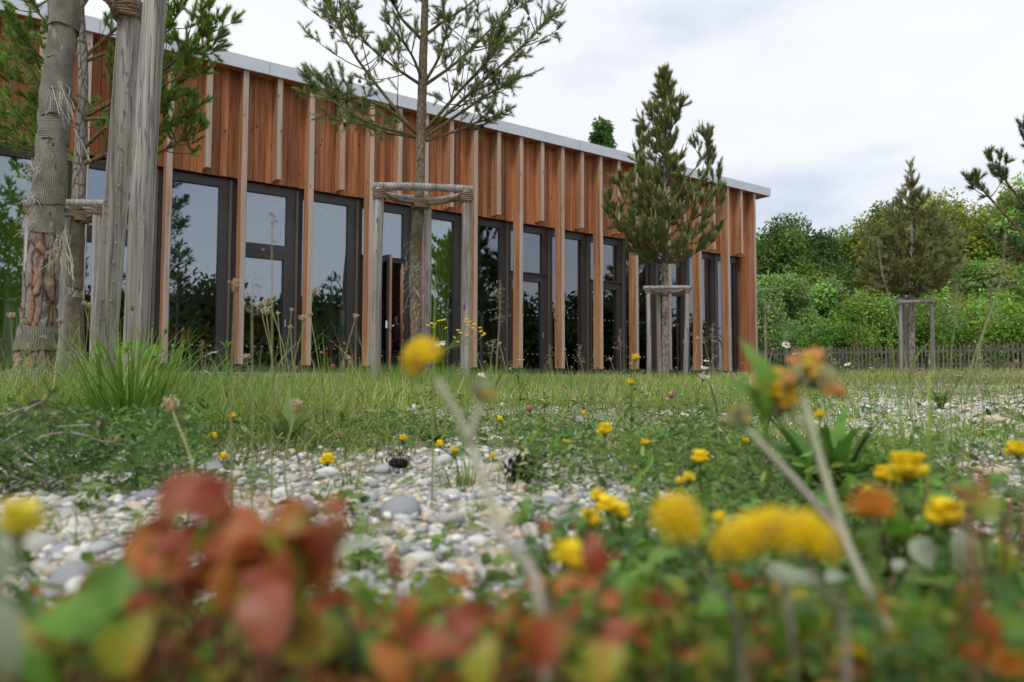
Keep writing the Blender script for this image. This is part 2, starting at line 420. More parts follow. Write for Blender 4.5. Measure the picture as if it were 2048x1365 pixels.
def glass():
    mt, t, b = newmat('window_glass'); L = t.links.new
    t.nodes.remove(b)
    tr = nd(t, 'ShaderNodeBsdfTransparent'); tr.inputs['Color'].default_value = (.90, .95, .91, 1)
    gl = nd(t, 'ShaderNodeBsdfGlossy'); gl.inputs['Roughness'].default_value = 0.0; gl.inputs['Color'].default_value = (.70, .79, .94, 1)
    gn = nd(t, 'ShaderNodeTexNoise', Scale=.9, Detail=1.0); L(coords(t), gn.inputs['Vector']); gb = nd(t, 'ShaderNodeBump'); gb.inputs['Strength'].default_value = .04; gb.inputs['Distance'].default_value = .04; L(gn.outputs['Fac'], gb.inputs['Height']); L(gb.outputs[0], gl.inputs['Normal'])
    fr = nd(t, 'ShaderNodeFresnel'); fr.inputs['IOR'].default_value = 1.75
    ad = nd(t, 'ShaderNodeMath', operation='MULTIPLY_ADD'); ad.use_clamp = True; L(fr.outputs[0], ad.inputs[0]); ad.inputs[1].default_value = 1.25; ad.inputs[2].default_value = .125
    mx = nd(t, 'ShaderNodeMixShader'); L(ad.outputs[0], mx.inputs[0]); L(tr.outputs[0], mx.inputs[1]); L(gl.outputs[0], mx.inputs[2])
    L(mx.outputs[0], t.nodes['Material Output'].inputs['Surface'])
    return mt
M['glass'] = glass()
def ground_mat():
    mt, t, b = newmat('gravel_soil'); L = t.links.new
    c = coords(t)
    v = nd(t, 'ShaderNodeTexVoronoi', Scale=70.0); L(c, v.inputs['Vector'])
    n_ = nd(t, 'ShaderNodeTexNoise', Scale=1.1, Detail=5.0); L(c, n_.inputs['Vector'])
    r1 = ramp(t, [(.0, (.22, .20, .17)), (.5, (.36, .34, .30)), (1., (.50, .48, .44))]); L(v.outputs['Color'], r1.inputs['Fac'])
    r2 = ramp(t, [(.38, (.085, .075, .045)), (.6, (.20, .175, .11))]); n3 = nd(t, 'ShaderNodeTexNoise', Scale=30.0, Detail=6.0); L(c, n3.inputs['Vector']); L(n3.outputs['Fac'], r2.inputs['Fac'])
    f = ramp(t, [(.42, (0, 0, 0)), (.55, (1, 1, 1))]); L(n_.outputs['Fac'], f.inputs['Fac'])
    L(mix(t, r2.outputs['Color'], r1.outputs['Color'], f.outputs['Color']), b.inputs['Base Color']); b.inputs['Roughness'].default_value = .9
    bump(t, b, v.outputs['Distance'], .5, .01)
    return mt
M['ground'] = ground_mat()
M['bank'] = plain('earth_bank', (.045, .06, .02), .95, 0, .4, 3)

# ------------------------------------------------------------------ ground
def grid_sheet(name, xs, ys, mat, zoff=0.0):
    X, Y = np.meshgrid(xs, ys); Z = gz(X, Y) + zoff
    nx, ny = len(xs), len(ys)
    i = np.arange(ny - 1)[:, None] * nx; j = np.arange(nx - 1)[None]
    f = np.stack([i + j, i + j + 1, i + nx + j + 1, i + nx + j], -1).reshape(-1, 4)
    return G().add(np.stack([X, Y, Z], -1).reshape(-1, 3), f).build(name, mat, smooth=True, kind='structure')
xs = np.concatenate([-np.geomspace(150, 4, 30), np.linspace(-3.9, 3.9, 80), np.geomspace(4, 150, 40)])
ys = np.concatenate([-np.geomspace(120, 1, 20), np.linspace(-.9, 9, 120), np.geomspace(9.2, 160, 50)])
ground = grid_sheet('ground', xs, ys, M['ground'])

# ------------------------------------------------------------------ timber building
PHI, SD = 0.95245, 14.0
DV = A([math.sin(PHI), math.cos(PHI), 0.]); NV = A([math.cos(PHI), -math.sin(PHI), 0.])
U15, DU = 1.3852 * SD, 0.09295 * SD
PB, PW = 0.271, 0.105           # fin depth and width
Q0 = -NV * SD
def B(u, o, z):
    """facade point: u metres along, o metres out of the post front plane, z metres above the lens"""
    return Q0 + DV * u + NV * o + A([0, 0, z + CZ])
def UJ(j): return U15 - (15 - j) * DU
def bbox(g, u0, u1, o0, o1, z0, z1, mats=0, col=(1, 1, 1)):
    """box on the facade; mats = one slot, or (rest, front)"""
    p = [B(u0, o1, z0), B(u1, o1, z0), B(u1, o0, z0), B(u0, o0, z0), B(u0, o1, z1), B(u1, o1, z1), B(u1, o0, z1), B(u0, o0, z1)]
    f = A([[3, 2, 1, 0], [4, 5, 6, 7], [0, 1, 5, 4], [1, 2, 6, 5], [2, 3, 7, 6], [3, 0, 4, 7]])
    mt = np.zeros(6, int) if np.isscalar(mats) else A([mats[0], mats[0], mats[1], mats[0], mats[0], mats[0]])
    if np.isscalar(mats): mt += mats
    return g.add(p, f, col, mt)
def bevbox(g, u0, u1, o0, o1, z0, z1, bv=.006):
    """box whose two outer vertical edges are chamfered; slot 1 on the outer face"""
    o1b = o1 - bv
    prof = [(u0, o0), (u0, o1b), (u0 + bv, o1), (u1 - bv, o1), (u1, o1b), (u1, o0)]
    v = [B(u, o, z0) for u, o in prof] + [B(u, o, z1) for u, o in prof]
    f4 = [[i, (i + 1) % 6, 6 + (i + 1) % 6, 6 + i] for i in range(6)]
    g.add(v, f4, (1, 1, 1), [0, 0, 1, 0, 0, 0])
    n0 = g.n - 12
    g.F.append((A([[5, 4, 3, 2, 1, 0], [6, 7, 8, 9, 10, 11]]) + n0, np.zeros(2, np.int32)))
    return g
bld = thing('timber_building', B(UJ(7), 0, -.2), 'long flat roofed larch clad pavilion with tall fins and full height dark framed windows', 'building')
J0 = -2
HP, HB, ZC, ZHEAD, ZS = 5.905, .255, 3.83, 3.65, .183
rr = random.Random(3)
for j in range(J0, 16):
    g = G(); u = UJ(j)
    bevbox(g, u - PW, u, -PB, 0, HB if j < 15 else .1, HP)
    g.build('post', [M['post'], M['post_front']], bld)
    g = G(); bbox(g, u - PW + .02, u - .02, -PB, -.03, .02, HB)
    g.build('post_shoe', M['frame'], bld)
    if j < 15:
        uh = u + DU / 2
        g = G(); bevbox(g, uh - PW, uh, -PB, 0, 3.875 + rr.uniform(-.015, .015), HP)
        g.build('fin', [M['post'], M['post_front']], bld)
# cladding boards, tongue and groove with uneven faces
u = UJ(J0); uend = UJ(15) - PW
while u < uend - .02:
    w = rr.choice([.118, .118, .145, .145, .095]); w = min(w, uend - u)
    t_ = rr.choice([0, .004, .008, .012])
    g = G(); bbox(g, u + .0025, u + w - .0025, -PB - .05, -PB - .001 - .012 + t_, ZC + rr.uniform(-.006, .006), HP - .002)
    g.build('board', M['clad'], bld); u += w
g = G(); bbox(g, UJ(J0), UJ(15) - PW, -PB - .12, -PB - .052, ZC + .02, HP); g.build('backing', M['black'], bld)
# timber return at the far corner, left of the last post
cu = UJ(15) - PW - .30
for k in range(2):
    g = G(); bbox(g, cu + k * .15 + .003, cu + (k + 1) * .15 - .003, -PB - .05, -PB - .008, .1, ZC - .01); g.build('board', M['clad'], bld)
g = G(); bbox(g, cu + .0, UJ(15) - PW, -PB - .4, -PB - .055, .1, ZC); g.build('corner_lining', M['clad'], bld)
# roof
g = G(); bbox(g, UJ(J0), 20.05, -11, .0, HP, HP + .05); g.build('soffit', M['soffit'], bld)
g = G(); bbox(g, UJ(J0) - .1, 20.05, -11.2, .02, HP + .052, HP + .19); g.build('roof', M['fascia'], bld)
seams = [UJ(J0)] + [float(np.dot((at(px, 200, 1) - CAM)[:2] * 0, DV[:2])) for px in []]
def u_of(px, py, o):
    r = ray(px, py); t = (-SD + o) / (r[:2] @ NV[:2]); return float((r[:2] * t + SD * NV[:2]) @ DV[:2])
seams = [UJ(J0), u_of(200, 60, .06), u_of(540, 130, .06), u_of(770, 190, .06), u_of(996.5, 245, .06), u_of(1160, 285, .06), u_of(1300, 315, .06), u_of(1442, 352, .06), u_of(1488, 362, .06), 20.10]
for a, b in zip(seams[:-1], seams[1:]):
    g = G(); bbox(g, a + .004, b - .004, .021, .06 if seams.index(a) != 4 else .052, HP - .04, HP + .215); g.build('fascia_panel', M['fascia'], bld)
g = G(); bbox(g, UJ(J0), 20.098, .0, .02, HP - .03, HP + .2); g.build('fascia_backing', M['black'], bld)
g = G(); bbox(g, 20.052, 20.10, -11, .02, HP - .04, HP + .215); g.build('fascia_return', M['fascia'], bld)
g = G(); bbox(g, 20.0, 20.051, -11, -.0, HP - .002, HP - .0005); 
# end wall of boards (far gable), back wall, interior
for k in range(40):
    o1 = -PB - k * .26
    g = G(); bbox(g, UJ(15) - .12, UJ(15) - .02 - rr.choice([0, .006]), o1 - .255, o1 - .003, .1, HP - .001); g.build('end_board', M['clad'], bld)
g = G(); bbox(g, UJ(J0), UJ(15) - .12, -9.2, -9.0, -.2, HP); g.build('room_wall', M['wall_in'], bld)
g = G(); bbox(g, UJ(J0) - .1, UJ(J0), -9.2, -PB - .1, -.2, HP); g.build('end_wall', M['wall_in'], bld)
g = G(); bbox(g, UJ(J0), UJ(15) - .13, -9.0, -PB - .3, -.1, .14); g.build('floor', M['floor_in'], bld)
g = G(); bbox(g, UJ(J0), UJ(15) - .13, -9.0, -PB - .3, 4.0, 4.1); g.build('room_ceiling', M['wall_in'], bld)
# plinth
for k in range(9):
    a = UJ(J0) + k * 2.46; b = min(a + 2.45, UJ(15) + .05)
    g = G(); bbox(g, a, b, -PB - .5, .06, -.7, .093 + (k % 2) * .003); g.build('plinth', M['concrete'], bld)

# windows: one part per bay, with frame, panes, transom, door
FO, GO = -.40, -.455           # frame face and glass planes
def frame_rect(g, u0, u1, z0, z1, wl, wr, wb, wt, o0, o1):
    bbox(g, u0, u0 + wl, o0, o1, z0, z1); bbox(g, u1 - wr, u1, o0, o1, z0, z1)
    bbox(g, u0 + wl, u1 - wr, o0, o1 - .001, z0, z0 + wb); bbox(g, u0 + wl, u1 - wr, o0, o1 - .001, z1 - wt, z1)
    return g
def pane(g, u0, u1, z0, z1, o): return bbox(g, u0, u1, o - .012, o, z0, z1)
def dots(parent, u0, u1, o, zs):
    g = G()
    for z in zs:
        n_ = 6
        for k in range(n_):
            c = B(u0 + (u1 - u0) * (k + .5) / n_, o, z)
            th = np.arange(10) * 2 * PI / 10
            v = [c + DV * math.cos(a) * .019 + A([0, 0, 1]) * math.sin(a) * .019 for a in th]
            g.add(v, [list(range(10))])
    g.build('dot_print', M['dot'], parent, kind='stuff')
DOORS, TRANS, OPEN = (8, 10, 12), (1, 3), (5,)
for j in range(J0, 15):
    w = sub('window', bld)
    uL = UJ(j) - .155; uR = UJ(j + 1) - .23
    if j == 14: uR = cu - .01
    g = G(); frame_rect(g, uL, uR, .03, ZC - .01, .075, .17 if j < 14 else .1, ZS - .03, ZC - .01 - ZHEAD, FO - .09, FO)
    # stepped inner profile
    frame_rect(g, uL + .05, uR - .125, ZS - .04, ZHEAD + .05, .035, .05, .055, .055, FO - .095, FO - .018)
    g.build('frame', M['frame'], w)
    g0, g1 = uL + .08, uR - .17 - .002
    if j == 14: g1 = uR - .1
    if j in TRANS or j in DOORS or j in OPEN:
        zt0, zt1 = (2.47, 2.64) if j in TRANS else (2.535, 2.625)
        g = G(); bbox(g, g0, g1, FO - .09, FO + .004, zt0, zt1)
        if j not in TRANS: bbox(g, uL + .03, uR - .03, FO - .02, FO + .05, zt1 - .012, zt1 + .012)
        g.build('transom', M['frame'], w)
        g = G(); pane(g, g0 - .002, g1 + .002, zt1, ZHEAD + .01, GO); g.build('pane', M['glass'], w)
        if j not in OPEN:
            g = G(); frame_rect(g, g0 - .04, g1 + .04, ZS - .03, zt0 - .005, .075, .085, .09, .11, FO - .085, FO + .012); g.build('door', M['frame'], w)
            g = G(); pane(g, g0 + .03, g1 - .04, ZS + .05, zt0 - .1, GO); g.build('pane', M['glass'], w)
            g = G(); bbox(g, g1 - .02, g1 + .005, FO + .012, FO + .05, 1.02, 1.16); g.build('handle', M['steel'], w)
            dots(w, g0 + .04, g1 - .05, GO + .004, (1.58, .61))
    else:
        g = G(); pane(g, g0 - .002, g1 + .002, ZS - .01, ZHEAD + .01, GO); g.build('pane', M['glass'], w)
        dots(w, g0, g1, GO + .004, (1.58, .61))
    g = G(); bbox(g, uL - .02, uR + .02, FO, FO + .07, ZS - .012, ZS); bbox(g, uL - .02, uR + .02, FO, FO + .06, .094, ZS - .014); g.build('sill', M['frame'], w)
    # bronze drain strip with joints between this window and the next
    for z0, z1 in ((.06, 1.3), (1.305, 2.55), (2.555, 3.5), (3.505, ZC - .02)):
        g = G(); bbox(g, UJ(j) - .222, UJ(j) - .166, FO - .04, FO + .015, z0, z1); g.build('strip', M['strip'], bld)
    g = G(); bbox(g, UJ(j) - .30, UJ(j) - .10, FO - .12, FO - .045, .03, ZC); g.build('recess', M['black'], bld)
# open door of the sixth window: leaf swung outwards
w = sub('open_door', bld, 'glazed door leaf standing open')
ud = UJ(5) - .155 + .10
hinge = B(ud, FO + .02, 0) ; ang = math.radians(78)
dd = DV * math.cos(ang) + NV * math.sin(ang); dn = -DV * math.sin(ang) + NV * math.cos(ang)
def dbox(g, s0, s1, t0, t1, z0, z1):
    P_ = lambda s, t, z: hinge + dd * s + dn * t + A([0, 0, z])
    p = [P_(s0, t1, z0), P_(s1, t1, z0), P_(s1, t0, z0), P_(s0, t0, z0), P_(s0, t1, z1), P_(s1, t1, z1), P_(s1, t0, z1), P_(s0, t0, z1)]
    return g.add(p, A([[3, 2, 1, 0], [4, 5, 6, 7], [0, 1, 5, 4], [1, 2, 6, 5], [2, 3, 7, 6], [3, 0, 4, 7]]))
DW = .95
g = G()
dbox(g, 0, .09, -.03, .03, .17, 2.53); dbox(g, DW - .09, DW - .012, -.03, .03, .17, 2.53)
dbox(g, .09, DW - .09, -.029, .029, .17, .29); dbox(g, .09, DW - .09, -.029, .029, 2.41, 2.53)
g.build('door_frame', M['frame'], w)
g = G(); dbox(g, DW - .0115, DW, -.032, .02, .17, 2.53); g.build('timber_edge', M['post'], w)
g = G(); dbox(g, .088, DW - .088, -.006, .006, .285, 2.415); g.build('pane', M['glass'], w)
g = G(); dbox(g, DW - .075, DW - .045, -.055, -.031, 1.02, 1.17); dbox(g, DW - .075, DW + .03, -.075, -.055, 1.06, 1.085); dbox(g, DW - .075, DW - .045, .031, .06, 1.02, 1.17); g.build('handle', M['white'], w)
g = G(); u0 = UJ(6) - .40
bbox(g, u0 - .035, u0, FO - .06, FO + .006, .17, 2.53); g.build('timber_jamb', M['post'], w)
g = G()
for z in (.45, .8, 1.05, 1.12, 1.45, 1.9, 2.3): bbox(g, u0 + .012, u0 + .028, FO + .001, FO + .008, z, z + .05)
g.build('lock_plate', M['steel'], w)

# green curtains hanging inside the glass
def curtain(label, u0, u1, z1, z0=.2, o=-.545, narrow=None, pleats=9, group=None):
    n_ = pleats * 10; zs = np.linspace(z0, z1, 14); V = []
    for z in zs:
        t = (z - z0) / (z1 - z0); a, b = u0, u1
        if narrow:
            k = 1 - (1 - narrow) * (1 - abs(t - .3) / .7 if t > .3 else 1)
            c = u0 + (u1 - u0) * (.62 if narrow > .2 else 0); a = c + (u0 - c) * k; b = c + (u1 - c) * k
        s = np.linspace(0, 1, n_)
        amp = .05 * (.6 + .4 * np.sin(s * 23 + 1)) 
        for q, am in zip(s, amp): V.append(B(a + (b - a) * q, o + am * math.sin(q * pleats * 2 * PI + t * .8), z))
    i = np.arange(13)[:, None] * n_; k = np.arange(n_ - 1)[None]
    f = np.stack([i + k, i + k + 1, i + n_ + k + 1, i + n_ + k], -1).reshape(-1, 4)
    o_ = G().add(V, f).build('curtain', M['curtain'], smooth=True, origin=B((u0 + u1) / 2, o, z1))
    tag(o_, label, 'curtain', group or 'green curtains behind the windows')
curtain('lime green pleated curtain gathered narrow beside the middle tree trunk', UJ(6) + .12, UJ(7) - .33, 3.78, narrow=.62, pleats=8)
curtain('lime green curtain swept aside to a point at the window right of the gathered one', UJ(7) - .18, UJ(7) + .48, 3.78, z0=1.7, narrow=.08, pleats=7)
curtain('wide lime green curtain behind the leftmost window and the wrapped trunk', UJ(0) - .1, UJ(1) - .4, 3.78, pleats=11)
curtain('lime green curtain in the last narrow window by the corner', UJ(14) + .02, UJ(14) + .5, 3.78, pleats=5)
curtain('lime green curtain in the window one bay before the last one', UJ(13) + .35, UJ(14) - .30, 3.78, pleats=6)

# furniture inside
def chair(u, o, az, label):
    fl = .14
    c = B(u, o, fl); t = thing('chair', c, label, 'chair', 'chairs inside the room')
    X_ = DV * math.cos(az) + NV * math.sin(az); Y_ = -DV * math.sin(az) + NV * math.cos(az); Zu = A([0, 0, 1.])
    P_ = lambda x, y, z: c + X_ * x + Y_ * y + Zu * z
    def pad(pts, th, axis):
        g = G(); p = [P_(*q) for q in pts]; q = [a + axis * th for a in p]
        return g.add(p + q, A([[3, 2, 1, 0], [4, 5, 6, 7], [0, 1, 5, 4], [1, 2, 6, 5], [2, 3, 7, 6], [3, 0, 4, 7]]))
    pad([(-.21, -.2, .44), (.21, -.2, .44), (.21, .22, .45), (-.21, .22, .45)], .03, Zu).build('seat', M['redseat'], t)
    pad([(-.21, -.2, .52), (.21, -.2, .52), (.2, -.25, .82), (-.2, -.25, .82)], .025, -Y_).build('backrest', M['redseat'], t)
    for sx in (-1, 1):
        g = G(); tube(g, smooth_path([P_(sx * .19, -.25, .8), P_(sx * .2, -.2, .44), P_(sx * .2, -.28, .0)], 8), .011); g.build('leg', M['steel'], t)
        g = G(); tube(g, [P_(sx * .2, .2, .44), P_(sx * .2, .26, .0)], .011); g.build('leg', M['steel'], t)
def table(u, o, label):
    c = B(u, o, .14); t = thing('table', c, label, 'table', 'tables inside the room')
    g = G(); bbox(g, u - .6, u + .6, o - .35, o + .35, .14 + .71, .14 + .74); g.build('tabletop', M['white'], t)
    for a in (-1, 1):
        for b in (-1, 1):
            g = G(); tube(g, [B(u + a * .55, o + b * .3, .14), B(u + a * .55, o + b * .3, .85)], .014); g.build('leg', M['steel'], t)
table(UJ(7) + .95, -1.6, 'table edge glimpsed through the glass right of the green curtain')
table(UJ(10) + .6, -1.7, 'table edge glimpsed through the door window beside the dense pine')

# ------------------------------------------------------------------ people inside
def person(label, u, o, az, top, legs, skin, hair, hairlen=.1, scarf=None, glasses=False, lean=0.0, arms='lap', bald=0):
    fl = .14; c = B(u, o, fl)
    X_ = DV * math.cos(az) + NV * math.sin(az)      # facing direction
    Y_ = A([-X_[1], X_[0], 0.]); Zu = A([0, 0, 1.])
    t = thing('person', c, label, 'person', 'people seated inside')
    P_ = lambda x, y, z: A([x, y, z], float)
    vs, es, rs, reg = [], [], [], []
    def v(p, r, parent=None):
        vs.append(tuple(p)); rs.append(r)
        if parent is not None: es.append((parent, len(vs) - 1))
        return len(vs) - 1
    L_ = lean
    pel = v(P_(0, 0, .50), (.15, .12)); wst = v(P_(L_ * .3, 0, .68), (.13, .105), pel); ch = v(P_(L_ * .7, 0, .90), (.155, .11), wst)
    sh = v(P_(L_ * .95, 0, 1.03), (.09, .08), ch); nk = v(P_(L_ + .01, 0, 1.10), (.052, .052), sh); hd0 = v(P_(L_ + .025, 0, 1.17), (.075, .07), nk)
    hd = v(P_(L_ + .03, 0, 1.24), (.095, .078), hd0); hd2 = v(P_(L_ + .02, 0, 1.315), (.06, .055), hd)
    hands = []
    for s in (-1, 1):
        hp = v(P_(.05, s * .10, .50), (.10, .09), pel); kn = v(P_(.44, s * .13, .51), (.07, .065), hp); an = v(P_(.43, s * .13, .09), (.042, .042), kn); v(P_(.58, s * .15, .04), (.035, .03), an)
        so = v(P_(L_ * .9, s * .18, 1.0), (.062, .06), sh); el = v(P_(L_ * .6 + .05, s * .24, .73), (.045, .043), so)
        if arms == 'chin' and s > 0: wr = v(P_(L_ + .16, s * .1, 1.0), (.03, .028), el)
        else: wr = v(P_(.27, s * .08, .66), (.03, .028), el)
        pm = v(A(vs[wr]) + A([.06, -s * .02, -.01]), (.035, .018), wr)
        hands.append((wr, pm))
        for k, (dx, dy, ln) in enumerate([(.05, -.03, .07), (.06, -.01, .08), (.06, .01, .075), (.05, .03, .06)]):
            f1 = v(A(vs[pm]) + A([dx * .8, dy, -.005]), (.0095, .0095), pm); v(A(vs[f1]) + A([ln * .5, 0, -.03]), (.008, .008), f1)
        th_ = v(A(vs[pm]) + A([.0, -s * .045, .015]), (.011, .011), pm); v(A(vs[th_]) + A([.03, -s * .01, 0]), (.009, .009), th_)
    me = bpy.data.meshes.new('tmp'); me.from_pydata(vs, es, [])
    ob = bpy.data.objects.new('tmp', me); COL.objects.link(ob)
    md = ob.modifiers.new('skin', 'SKIN')
    for i, r in enumerate(rs): me.skin_vertices[0].data[i].radius = r if not np.isscalar(r) else (r, r)
    me.skin_vertices[0].data[0].use_root = True
    ob.modifiers.new('sub', 'SUBSURF').levels = 1; ob.modifiers['sub'].render_levels = 1
    dg = bpy.context.evaluated_depsgraph_get()
    me2 = bpy.data.meshes.new_from_object(ob.evaluated_get(dg))
    bpy.data.objects.remove(ob)
    n_ = len(me2.vertices); co = np.zeros(n_ * 3); me2.vertices.foreach_get('co', co); co = co.reshape(-1, 3)
    # nose and chin on the head
    hx, hz = co[:, 0] - L_ - .03, co[:, 2]
    co[:, 0] += .02 * np.exp(-(co[:, 1] / .015) ** 2 - ((hz - 1.22) / .02) ** 2) * (hx > .03)
    co[:, 0] += .012 * np.exp(-(co[:, 1] / .03) ** 2 - ((hz - 1.15) / .02) ** 2) * (hx > .02)
    colr = np.tile(A(top), (n_, 1))
    lap = co[:, 2] < .60
    colr[lap] = legs
    colr[(co[:, 2] > 1.09)] = skin
    for wr, pm in hands:
        dd_ = np.linalg.norm(co - A(vs[pm]), axis=1); colr[dd_ < .125] = np.where((co[dd_ < .125, 2:3] > .0), A(skin), A(skin))
    colr[co[:, 2] < .07] = (.03, .03, .03)
    Rm = np.stack([X_, Y_, Zu], 1)
    W = co @ Rm.T
    me2.vertices.foreach_set('co', W.ravel())
    a_ = me2.attributes.new('col', 'FLOAT_COLOR', 'POINT'); a_.data.foreach_set('color', np.concatenate([colr, np.ones((n_, 1))], 1).astype(np.float32).ravel())
    me2.materials.clear(); me2.materials.append(M['body'])
    me2.polygons.foreach_set('use_smooth', np.ones(len(me2.polygons), bool))
    b_ = bpy.data.objects.new('body', me2); COL.objects.link(b_); b_.parent = t
    W_ = lambda p: c + Rm @ A(p, float)
    g = G()
    hc = A([L_ + .012, 0, 1.255])
    vv, q, tr = sphere_t(14, 10)
    hv = vv * A([.112, .102, .112]); face = (hv[:, 0] > .045) & (hv[:, 2] < .06)
    hv[face] *= .72
    low = hv[:, 2] < -.02
    hv[low, 2] -= hairlen * (1 - np.clip(hv[low, 0] / .05, 0, 1)) * np.clip(-hv[low, 2] / .1, 0, 1)
    hv = hv * (1 + .05 * np.sin(vv[:, [1]] * 21) * np.cos(vv[:, [2]] * 17))
    g.add((hv + hc) @ Rm.T + c, q, hair); g.F.append((tr, np.zeros(len(tr), np.int32)))
    g.build('hair', M['hair'], t, smooth=True)
    g = G()
    for s in (-1, 1): blob(g, W_([L_ + .118, s * .032, 1.245]), .009, (.02, .015, .01), SPL)
    g.build('eyes', M['hair'], t)
    if glasses:
        g = G()
        for s in (-1, 1):
            th = np.linspace(0, 2 * PI, 13); tube(g, [W_([L_ + .128, s * .034 + .024 * math.cos(q_), 1.245 + .018 * math.sin(q_)]) for q_ in th], .003, 4, (.02, .02, .02))
            tube(g, [W_([L_ + .126, s * .058, 1.248]), W_([L_ + .02, s * .086, 1.25])], .003, 4, (.02, .02, .02))
        g.build('glasses', M['hair'], t)
    if scarf is not None:
        g = G()
        th = np.linspace(0, 2 * PI, 17)
        tube(g, [W_([L_ + .012 + .085 * math.cos(q_), .085 * math.sin(q_), 1.075 + .02 * math.cos(q_)]) for q_ in th], .034, 7, scarf)
        for s in (-1, 1): tube(g, smooth_path([W_([L_ + .09, s * .05, 1.06]), W_([L_ * .7 + .135, s * .07, .92]), W_([L_ * .4 + .15, s * .06, .75])], 7), [.035, .04, .042, .042, .045, .045, .04], 7, scarf)
        g.build('scarf', M['body'], t, smooth=True)
dk = (.02, .015, .012)
toward = lambda deg: math.radians(deg)
person('grey haired woman in pink cardigan and teal scarf seated on red chair', u_of(682, 700, -1.25), -1.25, toward(165), (.45, .22, .27), (.38, .03, .06), (.46, .29, .2), (.36, .32, .27), .12, scarf=(.06, .30, .33))
chair(u_of(682, 700, -1.25), -1.25, toward(165) - PI / 2, 'red chair under the woman in the pink cardigan')
person('dark haired person in dark teal top seated beside the grey haired woman', u_of(648, 700, -1.75), -1.75, toward(175), (.03, .09, .10), (.04, .04, .05), (.45, .29, .2), dk, .12, lean=.05)
chair(u_of(648, 700, -1.75), -1.75, toward(175) - PI / 2, 'red chair under the dark haired person in teal')
person('person in rust orange top bent forward behind the second door', u_of(528, 700, -1.15), -1.15, toward(160), (.33, .06, .015), (.04, .04, .06), (.45, .29, .2), (.10, .06, .03), .14, lean=.24)
chair(u_of(528, 700, -1.15), -1.15, toward(160) - PI / 2, 'red chair under the person in the orange top')
person('fair haired person in black coat seen from behind in the left window', u_of(412, 700, -1.2), -1.2, toward(-100), (.012, .012, .014), (.02, .02, .025), (.5, .32, .22), (.32, .18, .05), .1)
chair(u_of(412, 700, -1.2), -1.2, toward(-100) - PI / 2, 'red chair under the person in the black coat')
person('dark haired person beside the black coat in the left window', u_of(358, 700, -1.3), -1.3, toward(-80), (.02, .022, .02), (.02, .02, .025), (.45, .29, .2), (.06, .04, .025), .2)
chair(u_of(358, 700, -1.3), -1.3, toward(-80) - PI / 2, 'red chair under the dark haired person in the left window')
person('black haired person with glasses and dark tee sitting inside the open doorway', u_of(796, 700, -.95), -.95, toward(178), (.035, .04, .05), (.012, .012, .015), (.52, .33, .24), (.012, .01, .01), .14, glasses=True)
chair(u_of(796, 700, -.95), -.95, toward(178) - PI / 2, 'red chair just inside the open doorway')
for o_ in list(bpy.data.objects):
    if o_.name.startswith('tmp'): bpy.data.objects.remove(o_)

# granite blocks stacked as a step in front of the building
t = thing('block_step', B(UJ(2) + .6, .5, -.1), 'low step of stacked grey granite blocks at the foot of the left windows', 'step')
rr = random.Random(5)
for k in range(4):
    for r_ in range(2):
        u0 = UJ(2) + .02 + k * .36 + (.12 if r_ else 0); 
        g = G(); bevbox(g, u0, u0 + .35 - .006, .07, .5 + rr.uniform(-.015, .015), -.17 + r_ * .125, -.05 + r_ * .125 + rr.uniform(-.004, .004), .008); g.build('block', [M['granite'], M['granite']], t)
for k in range(2):
    g = G(); bevbox(g, UJ(2) + .2 + k * .64, UJ(2) + .2 + k * .64 + .6, .05, .52, .079, .1, .006); g.build('slab', [M['concrete'], M['concrete']], t)

# ------------------------------------------------------------------ tree guards of stakes, bars and rope
def perp(d):
    d = nrm(d); r = A([0, 0, 1.]) if abs(d[2]) < .9 else A([1., 0, 0])
    a = nrm(np.cross(d, r)); return a, np.cross(d, a)
def log(g, p0, p1, r, rng, sides=14, seg=14, taper=.04, wob=.006):
    """a round weathered pole: slightly crooked, lobed and split, with end caps"""
    p0, p1 = A(p0, float), A(p1, float); t = np.linspace(0, 1, seg); a, b = perp(p1 - p0)
    ph = rng.random(6) * 7; off = wob * (np.sin(t * 5 + ph[0])[:, None] * a + np.cos(t * 4 + ph[1])[:, None] * b)
    pts = p0 + (p1 - p0) * t[:, None] + off
    th = np.arange(sides) * 2 * PI / sides
    rad = r * (1 + taper * (1 - 2 * t))[:, None] * (1 + .025 * np.sin(2 * th + ph[2]) + .02 * np.sin(3 * th + ph[3]))[None]
    crack = rng.integers(0, sides); rad[:, crack] *= .90
    v = (pts[:, None] + rad[..., None] * (a * np.cos(th)[:, None] + b * np.sin(th)[:, None])[None]).reshape(-1, 3)
    i = np.arange(seg - 1)[:, None] * sides; j = np.arange(sides)[None]; k = (j + 1) % sides
    g.add(v, np.stack([i + j, i + k, i + sides + k, i + sides + j], -1).reshape(-1, 4))
    for base, c in ((0, pts[0] - nrm(p1 - p0) * .006), ((seg - 1) * sides, pts[-1] + nrm(p1 - p0) * .006)):
        g.add(np.vstack([v[base:base + sides], c]), [[q, (q + 1) % sides, sides] for q in range(sides)])
    return g
def rope_coil(g, c, axis, r, turns, th=.012, rng=RNG):
    a, b = perp(axis); n_ = int(turns * 14)
    s = np.linspace(0, turns * 2 * PI, n_)
    z = np.linspace(-.5, .5, n_) * turns * th * 1.7 + .004 * np.sin(s * 3.1)
    rr_ = r + .003 * np.sin(s * 2.3)
    pts = A(c) + (np.cos(s) * rr_)[:, None] * a + (np.sin(s) * rr_)[:, None] * b + z[:, None] * nrm(axis)
    tube(g, pts, th, 6, (.20, .145, .10))
